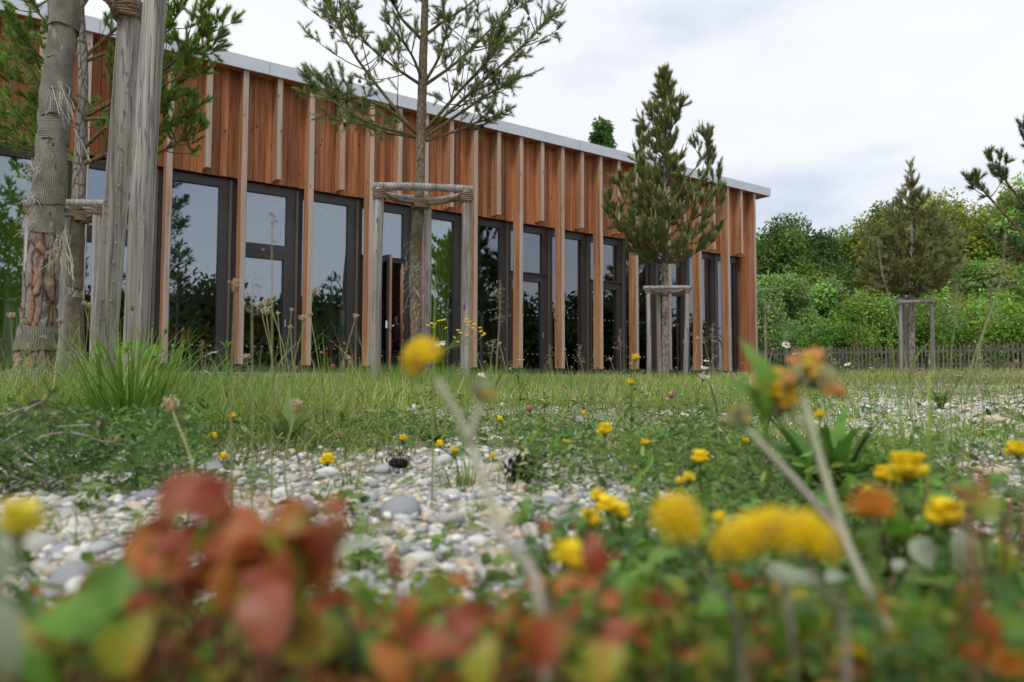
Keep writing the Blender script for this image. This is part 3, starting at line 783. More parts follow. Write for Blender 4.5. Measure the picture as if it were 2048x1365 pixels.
def rope_strand(g, pts, th=.012, n_=26, twist=26):
    p = smooth_path(pts, n_); t = nrm(np.gradient(p, axis=0)); a, b = perp(t[0])
    for k in range(3):
        ph = np.linspace(0, twist, n_) + k * 2 * PI / 3
        tube(g, p + (np.cos(ph) * th * .6)[:, None] * a + (np.sin(ph) * th * .6)[:, None] * b, th * .75, 5, A([.20, .145, .10]) * (1 - .15 * k))
def frayed(g, p, n_, ln, rng, col=(.24, .18, .13), w=.0012):
    for k in range(n_):
        d = nrm(rng.normal(size=3) * A([1, 1, .6]) + A([0, 0, -.6])); q = A(p) + rng.normal(size=3) * .012
        tube(g, smooth_path([q, q + d * ln * .5 + A([0, 0, .01]), q + d * ln + A([0, 0, -.3 * ln])], 5), w, 3, col, cap=False)
def guard(name_label, stakes, zt, r, bars, trunk, rope_z, trunk_r, seed, loc, group='timber stake frames round the young trees', rope_to=(0, 1)):
    rng = np.random.default_rng(seed)
    t = thing('tree_guard', loc, name_label, 'tree guard', group)
    tops = []
    for k, (x, y, dx, dy) in enumerate(stakes):
        z0 = float(gz(x, y)) - .12; g = G(); log(g, (x + dx, y + dy, z0), (x, y, zt[k]), r, rng, taper=.05); g.build('stake', M['stake'], t, smooth=True); tops.append(A([x, y, zt[k]]))
    for a, b, ov, dz, rb in bars:
        d = tops[b] - tops[a]; g = G(); log(g, tops[a] - d * ov + A([0, 0, dz]), tops[b] + d * ov + A([0, 0, dz]), rb, rng, taper=.03); g.build('crossbar', M['stake'], t, smooth=True)
    g = G(); tr = A([trunk[0], trunk[1], rope_z])
    if len(rope_to):
        rope_coil(g, tr, (0, 0, 1), trunk_r + .012, 5, .011)
        for k in rope_to:
            s_ = A([stakes[k][0], stakes[k][1], rope_z]); rope_coil(g, s_, (0, 0, 1), r + .01, 5, .011)
            rope_strand(g, [s_ + nrm(tr - s_) * r, (s_ + tr) / 2 + A([0, 0, -.012]), tr - nrm(tr - s_) * trunk_r], .016)
            frayed(g, s_ + A([.03, -r, -.03]), 16, .09, rng)
        frayed(g, tr + A([.05, -trunk_r, -.05]), 14, .12, rng)
        g.build('rope', M['rope'], t)
    return t
def gp(px, Y):
    p = at(px, 760, Y); return float(p[0]), float(p[1])
def zpx(py, Y, px=1024): return float(at(px, py, Y)[2])

# middle tree guard
x0, y0 = gp(755, 7.05); x1, y1 = gp(931, 7.15); x2, y2 = gp(852, 7.95); mtx, mty = gp(838, 7.45)
guard('three post timber frame with a round top rail beside the open door', [(x0, y0, -.03, 0), (x1, y1, .0, 0), (x2, y2, 0, 0)],
      [zpx(380, 7.1), zpx(381, 7.15), zpx(392, 7.95)], .048, [(0, 1, .07, .015, .038), (0, 2, .02, -.06, .035), (1, 2, .02, -.06, .035)], (mtx, mty), zpx(398, 7.2), .08, 11, (x0, y0, float(gz(x0, y0))))
# dense pine guard
x0, y0 = gp(1297, 14.8); x1, y1 = gp(1376, 14.9); x2, y2 = gp(1319, 15.7); rtx, rty = gp(1331, 15.3)
guard('grey stake frame round the dense pine near the building corner', [(x0, y0, .02, 0), (x1, y1, -.05, 0), (x2, y2, 0, 0)],
      [zpx(576, 14.8, 1300), zpx(576, 14.9, 1376), zpx(580, 15.7, 1319)], .046, [(0, 1, .11, .0, .045), (0, 2, .05, -.07, .04), (1, 2, .05, -.07, .04)], (rtx, rty), zpx(586, 15.3, 1331), .09, 12, (x0, y0, float(gz(x0, y0))))
# far pine guard
x0, y0 = gp(1803, 18.5); x1, y1 = gp(1866, 18.6); x2, y2 = gp(1812, 19.6); ftx, fty = gp(1824, 19.0)
guard('grey stake frame round the olive brown pine before the picket fence', [(x0, y0, 0, 0), (x1, y1, .03, 0), (x2, y2, 0, 0)],
      [zpx(604, 18.5, 1803), zpx(603, 18.6, 1866), zpx(600, 19.6, 1812)], .049, [(0, 1, .1, .0, .05), (0, 2, .1, .0, .045), (1, 2, .1, .0, .045)], (ftx, fty), zpx(612, 19, 1824), .1, 13, (x0, y0, float(gz(x0, y0))), rope_to=())
# guard behind the wrapped trunk
x0, y0 = gp(189, 7.3); x1, y1 = gp(52, 7.3); x2, y2 = gp(120, 8.1); ltx, lty = gp(158, 7.65)
guard('stake frame with brown rope half hidden between wrapped trunk and big stakes', [(x0, y0, .0, 0), (x1, y1, 0, 0), (x2, y2, 0, 0)],
      [zpx(415, 7.3, 189), zpx(415, 7.3, 52), zpx(416, 8.1, 120)], .06, [(0, 1, .08, .045, .036), (0, 2, .03, .0, .03), (1, 2, .03, .0, .03)], (ltx, lty), zpx(425, 7.4, 158), .085, 14, (x0, y0, float(gz(x0, y0))))
# the two big stakes in front
t = thing('tree_guard', at(240, 770, 3.35), 'pair of tall grey cracked stakes with rope right of the wrapped trunk', 'tree guard', 'timber stake frames round the young trees')
rng = np.random.default_rng(15)
pa0, pa1 = at(206, 775, 3.45), at(262, -60, 3.45); pb0, pb1 = at(262, 790, 3.25), at(316, -80, 3.25)
g = G(); log(g, pa0 - A([0, 0, .1]), pa1, .052, rng, 20, 24, .06); g.build('stake', M['stake'], t, smooth=True)
g = G(); log(g, pb0 - A([0, 0, .1]), pb1, .053, rng, 20, 24, .04); g.build('stake', M['stake'], t, smooth=True)
g = G(); ca = at(257, 24, 3.45)
rope_coil(g, ca, pa1 - pa0, .062, 5, .0095)
rope_strand(g, [at(240, 26, 3.40), at(226, 12, 3.38), at(205, -8, 3.36), at(150, -40, 3.36)], .014, 26, 30)
rope_strand(g, [at(240, 34, 3.40), at(228, 18, 3.36), at(210, -4, 3.34), at(150, -30, 3.34)], .014, 26, 30)
frayed(g, at(240, 36, 3.39), 10, .05, rng); g.build('rope', M['rope'], t)
g = G()
for k in range(13):
    s = .20 + k * .045; p = pa0 + (pa1 - pa0) * s
    blob(g, p + A([.033 + .006 * (k % 2), -.043, 0]), (.006, .004, .009), (.30, .27, .2), SPL)
g.build('staple', M['stem'], t)

# ------------------------------------------------------------------ pines
def trunk_geo(g, pts, rad, sides=24, rings=60, disp=.0, seed=0, col=(1, 1, 1), red=0.0):
    p = smooth_path(pts, rings); r = np.interp(np.linspace(0, 1, rings), np.linspace(0, 1, len(rad)), rad)
    th = np.arange(sides) * 2 * PI / sides
    t = nrm(np.gradient(p, axis=0)); a = nrm(np.cross(t, A([0, 1., 0]))); b = np.cross(t, a)
    R_ = np.repeat(r[:, None], sides, 1); C_ = np.tile(A(col, float), (rings, sides, 1))
    if disp:
        for i in range(rings):
            for j in range(sides):
                q = Vector((math.cos(th[j]) * r[i] * 32 + seed, math.sin(th[j]) * r[i] * 32, p[i][2] * 11.0))
                q = q + Vector(mnoise.noise_vector(q * .9)) * .5
                d = mnoise.voronoi(q)[0]; edge = d[1] - d[0]
                R_[i, j] += disp * (min(edge, .5) * 2 - .6)
                if red and edge < .30 and mnoise.noise(Vector((th[j] * 1.6, p[i][2] * .8, 4.2))) > .20: C_[i, j] = (1.35, .88, .70)
    v = p[:, None] + R_[..., None] * (a[:, None] * np.cos(th)[None, :, None] + b[:, None] * np.sin(th)[None, :, None])
    i = np.arange(rings - 1)[:, None] * sides; j = np.arange(sides)[None]; k = (j + 1) % sides
    g.add(v.reshape(-1, 3), np.stack([i + j, i + k, i + sides + k, i + sides + j], -1).reshape(-1, 4), C_.reshape(-1, 3))
    return p, r
def wrap_band(g, path, rad, s0, s1, grow, rng, sides=28, rings=14, flare=0.0, tilt=.03):
    """a band of burlap round a trunk path between fractions s0..s1; colour = (along, around) in metres for the weave"""
    n_ = len(path); L_ = np.linalg.norm(path[-1] - path[0])
    th = np.linspace(0, 2 * PI, sides + 1); ph = rng.random(4) * 7
    V, C = [], []
    for i in range(rings):
        f = i / (rings - 1)
        for a_ in th:
            s = s0 + (s1 - s0) * f + tilt / L_ * math.sin(a_ + ph[0]) * (1 if 0 < i < rings - 1 else .8) + .004 / L_ * math.sin(a_ * 5 + ph[2])
            x = np.clip(s * (n_ - 1), 0, n_ - 1.001); k = int(x); w_ = x - k
            c = path[k] * (1 - w_) + path[k + 1] * w_; r = rad[k] * (1 - w_) + rad[k + 1] * w_
            r = r + grow + .003 * math.sin(a_ * 3 + ph[1] + f * 4) + .0025 * math.sin(a_ * 7 + f * 9 + ph[3]) + flare * (1 - f)
            V.append(c + A([math.cos(a_) * r, math.sin(a_) * r, 0])); C.append((s * L_ + .012 * math.sin(a_ * 2 + ph[1]), a_ * .09, 0))
    m_ = sides + 1
    i = np.arange(rings - 1)[:, None] * m_; j = np.arange(sides)[None]
    g.add(V, np.stack([i + j, i + j + 1, i + m_ + j + 1, i + m_ + j], -1).reshape(-1, 4), A(C))
def needles(g, P, D, Ln, n_, nl, w, rng, col, spread=(25, 60), tip=(1.25, 1.15, .9), t0=.05):
    """n_ needles round every twig P + D * Ln"""
    T = len(P); P = np.repeat(P, n_, 0); D = np.repeat(D, n_, 0); Ln = np.repeat(Ln, n_)
    t = t0 + rng.random(T * n_) * (1.02 - t0)
    base = P + D * (Ln * t)[:, None]
    q = rng.normal(size=(T * n_, 3)); q -= D * (q * D).sum(1, keepdims=True); q = nrm(q)
    an = np.radians(spread[0] + (spread[1] - spread[0]) * rng.random(T * n_)) * (1 - .45 * t)
    d = D * np.cos(an)[:, None] + q * np.sin(an)[:, None] + A([0, 0, .12]); d = nrm(d)
    tip_ = base + d * (nl * (.65 + .5 * rng.random(T * n_)))[:, None]
    sd = nrm(np.cross(d, rng.normal(size=(T * n_, 3)))) * w / 2
    v = np.stack([base - sd, base + sd, tip_], 1).reshape(-1, 3)
    f = np.arange(T * n_ * 3).reshape(-1, 3)
    c = np.asarray(col, float); c = np.repeat(c, n_, 0) if c.ndim == 2 else np.tile(c, (T * n_, 1))
    c = c * (.75 + .5 * rng.random((T * n_, 1)))
    C = np.stack([c * .9, c * .9, np.clip(c * A(tip), 0, 1)], 1).reshape(-1, 3)
    g.add(v, f, C)
def grow_twigs(branches, rng, per_m, ln, up, start=.25, droop=0):
    """side shoots along branch polylines; returns P, D, L and adds the branch tips"""
    P, D, L_ = [], [], []
    for pts in branches:
        pts = A(pts); seg = np.linalg.norm(np.diff(pts, axis=0), axis=1); tot = seg.sum()
        n_ = max(2, int(tot * per_m)); s = start + (1 - start) * np.sqrt(rng.random(n_))
        cum = np.concatenate([[0], np.cumsum(seg)]) / tot
        for f in s:
            k = min(np.searchsorted(cum, f, 'right') - 1, len(seg) - 1); w_ = (f - cum[k]) / max(cum[k + 1] - cum[k], 1e-6)
            p = pts[k] * (1 - w_) + pts[k + 1] * w_; t = nrm(pts[k + 1] - pts[k])
            d = nrm(t * .8 + rng.normal(size=3) * .75 + A([0, 0, up])); P.append(p); D.append(d); L_.append(ln * (.45 + .75 * rng.random()))
        t = nrm(pts[-1] - pts[-2]); P.append(pts[-1] - t * ln * .6); D.append(nrm(t + A([0, 0, up * .5]))); L_.append(ln * 1.1)
    return A(P), A(D), A(L_)
def twig_tubes(g, P, D, L_, r, col, sides=3):
    a, b = np.zeros_like(D), np.zeros_like(D)
    a = nrm(np.cross(D, A([.3, .9, .2]))); b = np.cross(D, a)
    th = np.arange(sides) * 2 * PI / sides
    ring = a[:, None] * np.cos(th)[None, :, None] + b[:, None] * np.sin(th)[None, :, None]
    v = np.concatenate([P[:, None] + ring * r, (P + D * L_[:, None])[:, None] + ring * r * .5], 1)
    f = A([[j, (j + 1) % sides, sides + (j + 1) % sides, sides + j] for j in range(sides)])
    k = 2 * sides
    ff = (f[None] + (np.arange(len(P)) * k)[:, None, None]).reshape(-1, 4)
    g.add(v.reshape(-1, 3), ff, col)
def bez(p0, p1, sag, n_=7):
    p0, p1 = A(p0, float), A(p1, float); t = np.linspace(0, 1, n_)[:, None]
    return p0 * (1 - t) + p1 * t + A([0, 0, 1.]) * sag * 4 * t * (1 - t)
def subbranches(branches, rng, per_m, frac, up, start=.2):
    o = []
    for pts in branches:
        pts = A(pts); tot = np.linalg.norm(np.diff(pts, axis=0), axis=1).sum(); n_ = int(tot * per_m + rng.random())
        for k in range(n_):
            f = start + (1 - start) * rng.random() * .9; x = f * (len(pts) - 1); i = int(x); p = pts[i] + (pts[min(i + 1, len(pts) - 1)] - pts[i]) * (x - i)
            t = nrm(pts[min(i + 1, len(pts) - 1)] - pts[i] + 1e-9); d = nrm(t + rng.normal(size=3) * A([.7, .7, .45]) + A([0, 0, up])); L_ = tot * frac * (1.15 - f) * (.6 + .7 * rng.random()) + .08
            o.append(bez(p, p + d * L_, -.06 * L_, 5))
    return o
CONE_MESH = None
def cone_mesh():
    """pine cone: core with rows of woody scales"""
    g = G(); blob(g, (0, 0, 0), (.0085, .0085, .018), (.012, .009, .007), SPL)
    rng = np.random.default_rng(4); tv = A([[0, -.002, 0], [0, .002, 0], [.0125, .0042, .001], [.0145, 0, .004], [.0125, -.0042, .001]]); tf = A([[0, 4, 3, 2, 1]])
    for i in range(6):
        z = -.018 + i * .0068; r = .011 * math.sqrt(max(.1, 1 - (z / .026) ** 2))
        for j in range(7):
            a = j * 2 * PI / 7 + i * .45; c, s = math.cos(a), math.sin(a); v = tv * (r / .011) + A([r * .7, 0, z]); v = v @ A([[c, s, 0], [-s, c, 0], [0, 0, 1]])
            g.add(v, tf, [(.02, .014, .01)] * 2 + [(.065, .048, .034)] * 3)
    return g.mesh('pine_cone', M['stem'])
CONE_MESH = cone_mesh()

def finish_pine(root, branches, subs, P, D, L_, rng, nper, nl, w, col, brad, tip=(1.25, 1.15, .9), spread=(25, 60), shoot=None, barkc=(1, 1, 1)):
    g = G()
    for pts in branches: tube(g, pts, np.linspace(brad, brad * .25, len(pts)), 5, barkc, cap=False)
    for pts in subs: tube(g, pts, np.linspace(brad * .35, brad * .12, len(pts)), 4, barkc, cap=False)
    g.build('branches', M['bark_small'], root, smooth=True)
    g = G(); twig_tubes(g, P, D, L_, max(.0035, brad * .12), (.10, .075, .04)); 
    cc = vary(col, len(P), rng, .3, .12)
    needles(g, P, D, L_, nper, nl, w, rng, cc, spread, tip)
    g.build('crown', M['needle'], root, kind='stuff')
    if shoot is not None:
        sc_, ln, r, frac = shoot; pick = rng.random(len(P)) < frac
        Pn = (P + D * L_[:, None])[pick]; Dn = nrm(D[pick] * .35 + A([0, 0, 1.]) + rng.normal(size=(pick.sum(), 3)) * .12); g = G()
        twig_tubes(g, Pn, Dn, ln * (.5 + .8 * rng.random(len(Pn))), r, sc_, 4); g.build('new_shoots', M['needle'], root, kind='stuff')

# --- middle pine, sparse with cones
rng = np.random.default_rng(21)
YM = 7.45
root = thing('pine_tree', (mtx, mty, float(gz(mtx, mty))), 'sparse young pine with dark cones rising above the roof inside the middle stake frame', 'tree', 'young pines in stake frames')
tp = [(mtx, mty, float(gz(mtx, mty)) - .1), at(832, 640, YM), at(831, 520, YM), at(838, 400, YM), at(842, 270, YM), at(846, 130, YM), at(850, 0, YM), at(852, -220, YM), at(850, -420, YM)]
g = G(); tpath, trad = trunk_geo(g, tp, [.074, .060, .056, .054, .052, .046, .038, .028, .012], 20, 70, .006, 3); g.build('trunk', M['bark_small'], root, smooth=True)
def wraps(root, path, rad, bands, grow, seed, sides=26):
    r_ = np.random.default_rng(seed)
    for (a, b) in bands:
        g = G(); wrap_band(g, path, rad, a, b, grow + r_.random() * .004, r_, sides); g.build('burlap_wrap', M['burlap_old'], root, smooth=True)
def frac_at(path, py, px, Y): return float(np.interp(zpx(py, Y, px), path[:, 2], np.linspace(0, 1, len(path))))
fm = lambda py: frac_at(tpath, py, 840, YM)
wraps(root, tpath, trad, [(fm(595), fm(520)), (fm(535), fm(470)), (fm(482), fm(425)), (fm(432), fm(398))], .003, 5)
g = G()
for k in range(70):
    p = at(830 + rng.normal() * 14, 560 + rng.normal() * 34, YM - .1); d = nrm(rng.normal(size=3) * A([1, .5, .5]) + A([0, -.4, -.8])); tube(g, smooth_path([p, p + d * .05, p + d * .1 + A([0, 0, -.03])], 5), .0014, 3, (.42, .40, .36), cap=False)
g.build('frayed_threads', M['stem'], root, kind='stuff')
main = [[(834, 271), (716, 121), (665, 22), (640, -40)], [(834, 275), (713, 234), (603, 147)], [(848, 271), (907, 216), (1042, 95), (1108, 22)], [(852, 282), (900, 267), (947, 249), (1020, 222)],
        [(848, 172), (918, 121), (1002, 37), (1050, -20)], [(845, 172), (790, 135), (738, 92), (690, 30)], [(841, 77), (800, 33), (775, -30)], [(848, 73), (881, 48), (950, 0), (985, -60)],
        [(834, 268), (770, 215), (690, 190), (640, 165)], [(850, 262), (930, 170), (985, 110), (1000, 60)], [(848, 168), (880, 110), (900, 40)], [(846, 165), (820, 105), (770, 40)], [(850, 275), (960, 200), (1010, 170)], [(838, 276), (760, 262), (700, 240)]]
br = []
for k, c in enumerate(main):
    dep = rng.uniform(-.55, .55) if k not in (8, 9) else rng.choice([-.8, .8])
    br.append(smooth_path([at(px, py, YM + dep * i / (len(c) - 1)) for i, (px, py) in enumerate(c)], 10))
for h in (-30, -130, -230, -320):
    for k in range(6):
        a = k * PI / 3 + rng.random(); p0 = at(850, h, YM); Lb = 1.1 * (1 - (-h) / 480); br.append(bez(p0, p0 + A([math.cos(a) * Lb, math.sin(a) * Lb, .55 * Lb]), -.1 * Lb, 8))
subs = subbranches(br, rng, 11.0, .36, .35, .2)
P, D, L_ = grow_twigs(br + subs, rng, 12.0, .12, .35, .3)
finish_pine(root, br, subs, P, D, L_, rng, 84, .06, .0037, (.19, .26, .10), .020, spread=(20, 70), barkc=(.8, .85, .6))
allb = [b for b in br[:14]] + subs[:120]
for k in range(46):
    b = allb[rng.integers(0, len(allb))]; p = b[rng.integers(len(b) // 2, len(b))] + A([rng.normal() * .01, 0, -.025]); s = rng.uniform(.8, 1.25)
    linkcopy('pine_cone', CONE_MESH, root, p - root_loc(root), (rng.uniform(2.4, 3.6), rng.uniform(-.5, .5), rng.uniform(0, 6)), (s, s, s))

# --- pine behind the big stakes
rng = np.random.default_rng(22); YL = 7.65
root = thing('pine_tree', (ltx, lty, float(gz(ltx, lty))), 'bushy bright green pine behind the wrapped trunk and tall stakes', 'tree', 'young pines in stake frames')
tp = [(ltx, lty, float(gz(ltx, lty)) - .1), at(150, 640, YL), at(152, 500, YL), at(158, 380, YL), at(163, 250, YL), at(166, 120, YL), at(160, 0, YL), at(160, -160, YL), at(162, -330, YL)]
g = G(); tpath, trad = trunk_geo(g, tp, [.085, .074, .070, .066, .060, .050, .042, .03, .012], 18, 60, .006, 8); g.build('trunk', M['bark'], root, smooth=True)
fl_ = lambda py: frac_at(tpath, py, 155, YL)
wraps(root, tpath, trad, [(fl_(700), fl_(600)), (fl_(575), fl_(470)), (fl_(490), fl_(400))], .006, 6)
main = [[(165, 330), (230, 300), (330, 250), (400, 215)], [(168, 235), (260, 185), (360, 120), (440, 95)], [(168, 230), (300, 160), (400, 75), (425, 45)], [(165, 120), (230, 60), (300, 10), (350, -40)], [(166, 125), (240, 95), (330, 60), (360, 15)],
        [(160, 330), (100, 280), (40, 235), (-30, 200)], [(160, 325), (60, 300), (-40, 270)], [(160, 230), (90, 180), (20, 120), (-50, 60)], [(162, 225), (110, 150), (60, 90), (20, 40)], [(163, 120), (120, 70), (70, 20), (40, -30)],
        [(160, 20), (200, -40), (230, -90)], [(160, 20), (110, -40), (80, -90)], [(165, 325), (270, 320), (350, 290), (395, 240)], [(165, 300), (220, 250), (300, 230), (350, 190)], [(165, 240), (240, 230), (330, 170), (390, 140)], [(160, 260), (120, 240), (60, 200)]]
br = []
for k, c in enumerate(main):
    dep = rng.uniform(-.9, .9); br.append(smooth_path([at(px, py, YL + dep * i / (len(c) - 1)) for i, (px, py) in enumerate(c)], 10))
for h in (-80, -170, -260):
    for k in range(5):
        a = k * 1.257 + rng.random(); p0 = at(160, h, YL); Lb = .9 * (1 + h / 400.); br.append(bez(p0, p0 + A([math.cos(a) * Lb, math.sin(a) * Lb, .6 * Lb]), -.1 * Lb, 8))
subs = subbranches(br, rng, 9.5, .34, .5, .12)
P, D, L_ = grow_twigs(br + subs, rng, 10.0, .13, .55, .2)
finish_pine(root, br, subs, P, D, L_, rng, 130, .068, .0046, (.15, .26, .05), .022, spread=(20, 60), tip=(1.35, 1.25, .9), shoot=((.30, .22, .07), .05, .005, .12), barkc=(.8, .8, .55))

# --- pines with a filled outline: half width of the crown by photo row
def outline_pine(label, px, Y, ybase, prof, tx, ty, trunk_r, whorls, per_whorl, col, nper, nl, w, seed, shoot, up, group, twig=.16, per_m=7, subn=5.0, tip=(1.2, 1.15, .9), ang=.55, extra=(), ntop=26, toprow=.45, wtop=1.0):
    rng = np.random.default_rng(seed); s = pxm(Y); ys_ = [p[0] for p in prof]; hw = [p[1] / s for p in prof]
    root = thing('pine_tree', (tx, ty, float(gz(tx, ty))), label, 'tree', group)
    ytop = prof[0][0]; ylow = prof[-1][0]
    top = at(px, ytop, Y); tp = [(tx, ty, float(gz(tx, ty)) - .1), at(px + 1, (ybase + ylow) / 2, Y), at(px, ylow, Y), at(px + 1, (ylow + ytop) / 2, Y), top]
    g = G(); tpath, trad = trunk_geo(g, tp, [trunk_r * 1.1, trunk_r, trunk_r * .9, trunk_r * .5, .012], 14, 46, .008, seed); g.build('trunk', M['bark'], root, smooth=True)
    br = []
    for k in range(whorls):
        f = (k + .3) / whorls * wtop; yrow = ylow + (ytop - ylow) * f
        for j in range(per_whorl):
            a = j * 2 * PI / per_whorl + k * .8 + rng.normal() * .25
            yend = np.clip(yrow - rng.uniform(.0, .9) * 30, ytop + 4, ylow); R_ = np.interp(yend, ys_, hw) * rng.uniform(.72, 1.08)
            ze = zpx(yend, Y, px); zs = max(ze - ang * R_, zpx(ylow, Y, px) - .02 + .05 * rng.random())
            c = A([np.interp(zs, tpath[:, 2], tpath[:, 0]), np.interp(zs, tpath[:, 2], tpath[:, 1]), zs])
            br.append(bez(c, (c[0] + math.cos(a) * R_, c[1] + math.sin(a) * R_, ze), -.10 * R_, 8))
    for c in extra:
        dep = rng.uniform(-.5, .5); br.append(smooth_path([at(a_, b_, Y + dep * i / (len(c) - 1)) for i, (a_, b_) in enumerate(c)], 9))
    subs = subbranches(br, rng, subn, .32, up * .8, .2)
    P, D, L_ = grow_twigs(br + subs, rng, per_m, twig, up, .25)
    tz = np.linspace(zpx(ytop + (ylow - ytop) * toprow, Y, px), top[2] - .05, ntop)
    Pt = np.stack([np.interp(tz, tpath[:, 2], tpath[:, 0]), np.interp(tz, tpath[:, 2], tpath[:, 1]), tz], 1); Dt = nrm(rng.normal(size=(ntop, 3)) * .4 + A([0, 0, 1.]))
    P = np.vstack([P, Pt]); D = np.vstack([D, Dt]); L_ = np.concatenate([L_, np.full(ntop, twig)])
    finish_pine(root, br, subs, P, D, L_, rng, nper, nl, w, col, trunk_r * .28, shoot=shoot, tip=tip, spread=(20, 55), barkc=(.75, .65, .5))
    return root
outline_pine('dense dark green pine with upright pale shoots standing before the far end of the building', 1330, 15.3, 745,
             [(150, 3), (185, 12), (215, 19), (245, 26), (270, 30), (300, 32), (330, 38), (360, 54), (395, 78), (430, 98), (460, 100), (490, 90), (512, 60), (526, 24)], rtx, rty, .078, 12, 6,
             (.165, .205, .078), 140, .13, .007, 31, ((.42, .37, .17), .17, .012, .34), 1.0, 'young pines in stake frames', twig=.20, per_m=4.8, subn=4.4, ang=.85, extra=[[(1330, 400), (1295, 345), (1283, 300), (1279, 262)], [(1330, 410), (1380, 350), (1410, 310), (1424, 268)], [(1330, 420), (1390, 385), (1415, 345), (1420, 300)], [(1330, 440), (1290, 400), (1282, 360), (1286, 318)], [(1330, 485), (1260, 455), (1225, 432), (1210, 402)], [(1330, 470), (1280, 430), (1250, 400), (1241, 365)], [(1330, 475), (1400, 430), (1430, 392), (1438, 352)], [(1330, 495), (1410, 482), (1438, 462)], [(1330, 300), (1306, 250), (1300, 212)], [(1330, 290), (1350, 242), (1364, 212)], [(1330, 350), (1302, 310), (1296, 280)], [(1330, 500), (1270, 480), (1235, 462)]])
outline_pine('round olive brown pine with thin leader in front of the picket fence', 1822, 19.0, 745,
             [(328, 4), (350, 11), (366, 10), (380, 8), (398, 34), (420, 52), (450, 84), (480, 108), (505, 114), (530, 106), (555, 78), (575, 34), (588, 10)], ftx, fty, .085, 11, 8,
             (.19, .25, .10), 56, .14, .0095, 32, ((.50, .25, .07), .07, .013, .35), .5, 'young pines in stake frames', twig=.2, per_m=3.7, subn=3.6, ang=.8, ntop=12, toprow=.14, wtop=.80, tip=(1.3, 1.1, .8))
# pine whose branches enter at the right edge
rng = np.random.default_rng(23); YE = 8.5
ex, ey = gp(2215, YE)
root = thing('pine_tree', (ex, ey, float(gz(ex, ey))), 'pine reaching in from the right edge with long upturned branches', 'tree', 'young pines in stake frames')
tp = [(ex, ey, float(gz(ex, ey)) - .1), at(2213, 600, YE), at(2215, 300, YE), at(2214, 60, YE), at(2215, -80, YE)]
g = G(); tpath, trad = trunk_geo(g, tp, [.1, .09, .07, .045, .012], 16, 40, .006, 9); g.build('trunk', M['bark'], root, smooth=True)
main = [[(2210, 560), (2100, 520), (2020, 440), (1975, 390), (1950, 362)], [(2210, 500), (2080, 440), (2010, 360), (1980, 318)], [(2210, 430), (2110, 370), (2060, 300), (2042, 268)], [(2210, 570), (2080, 540), (2010, 490), (1980, 470)], [(2210, 540), (2120, 500), (2070, 430), (2040, 400)],
        [(2210, 520), (2100, 500), (2050, 460)], [(2215, 540), (2310, 500), (2400, 420)], [(2215, 450), (2310, 400), (2380, 320)], [(2215, 350), (2290, 300), (2330, 230)], [(2212, 330), (2160, 260), (2130, 200)], [(2214, 220), (2170, 160), (2150, 110)], [(2215, 220), (2260, 160), (2280, 110)]]
br = [smooth_path([at(px, py, YE + (dep * i / (len(c) - 1))) for i, (px, py) in enumerate(c)], 10) for c in main for dep in [rng.uniform(-.5, .5)]]
subs = subbranches(br, rng, 3.2, .22, .6, .35)
P, D, L_ = grow_twigs(br + subs, rng, 4.5, .11, .8, .4)
finish_pine(root, br, subs, P, D, L_, rng, 120, .08, .0055, (.11, .19, .07), .024, shoot=((.26, .22, .12), .09, .006, .3), spread=(20, 55), barkc=(.8, .7, .5))

# --- the wrapped trunk at the left, close to the lens
rng = np.random.default_rng(24); YT = 3.3
tx, ty = gp(68, YT)
root = thing('pine_tree', (tx, ty, float(gz(tx, ty))), 'thick leaning trunk wrapped in frayed burlap at the left edge', 'tree', 'young pines in stake frames')
tp = [A([tx, ty, float(gz(tx, ty)) - .1]), at(70, 740, YT), at(76, 650, YT), at(84, 540, YT), at(94, 440, YT), at(102, 320, YT), at(112, 190, YT), at(124, 80, YT), at(131, 0, YT), at(140, -150, YT), at(150, -400, YT), at(160, -700, YT), at(165, -1000, YT)]
g = G(); tpath, trad = trunk_geo(g, tp, [.098, .084, .072, .067, .064, .060, .055, .053, .052, .046, .04, .03, .012], 72, 240, .011, 5, red=1); g.build('trunk', M['bark'], root, smooth=True)
ft = lambda py: frac_at(tpath, py, 90, YT)
r_ = np.random.default_rng(9)
bands = [(700, 652, .006, 0), (468, 395, .003, .002), (410, 330, .006, .003), (345, 270, .003, .0), (290, 225, .006, 0), (240, 168, .007, .003), (180, 105, .004, .002), (118, 48, .003, 0), (60, -20, .008, .003), (-10, -120, .01, 0)]
for a, b, gr, fl in bands:
    g = G(); wrap_band(g, tpath, trad, ft(a), ft(b), gr, r_, 40, 18, fl, .022 if a != 700 else .012); g.build('burlap_wrap', M['burlap'], root, smooth=True)
g = G(); wrap_band(g, tpath, trad, ft(815), ft(745), .03, r_, 40, 14, .06, .03); g.build('burlap_wrap', M['burlap'], root, smooth=True, label='loose skirt of burlap at the foot of the trunk')
g = G()
def thread(px, py, dx, dy, n_=1, sc=12):
    for k in range(n_):
        p = at(px + rng.normal() * sc, py + rng.normal() * sc, YT - .095); q = at(px + dx + rng.normal() * 14, py + dy + rng.normal() * 14, YT - .11 + rng.normal() * .02)
        tube(g, smooth_path([p, (p + q) / 2 + rng.normal(size=3) * .012, q], 6), .0011, 3, (.50, .48, .42), cap=False)
thread(125, 470, -8, 60, 26, 10); thread(72, 330, -22, 26, 18, 8); thread(66, 390, -16, 8, 12, 6); thread(128, 180, 16, 50, 6, 6); thread(112, 175, 2, 34, 14, 10); thread(146, 250, 18, 60, 3, 4); thread(60, 440, -20, 20, 8, 6); thread(130, 500, 10, 60, 8, 8)
g.build('frayed_threads', M['stem'], root, kind='stuff')
br = []
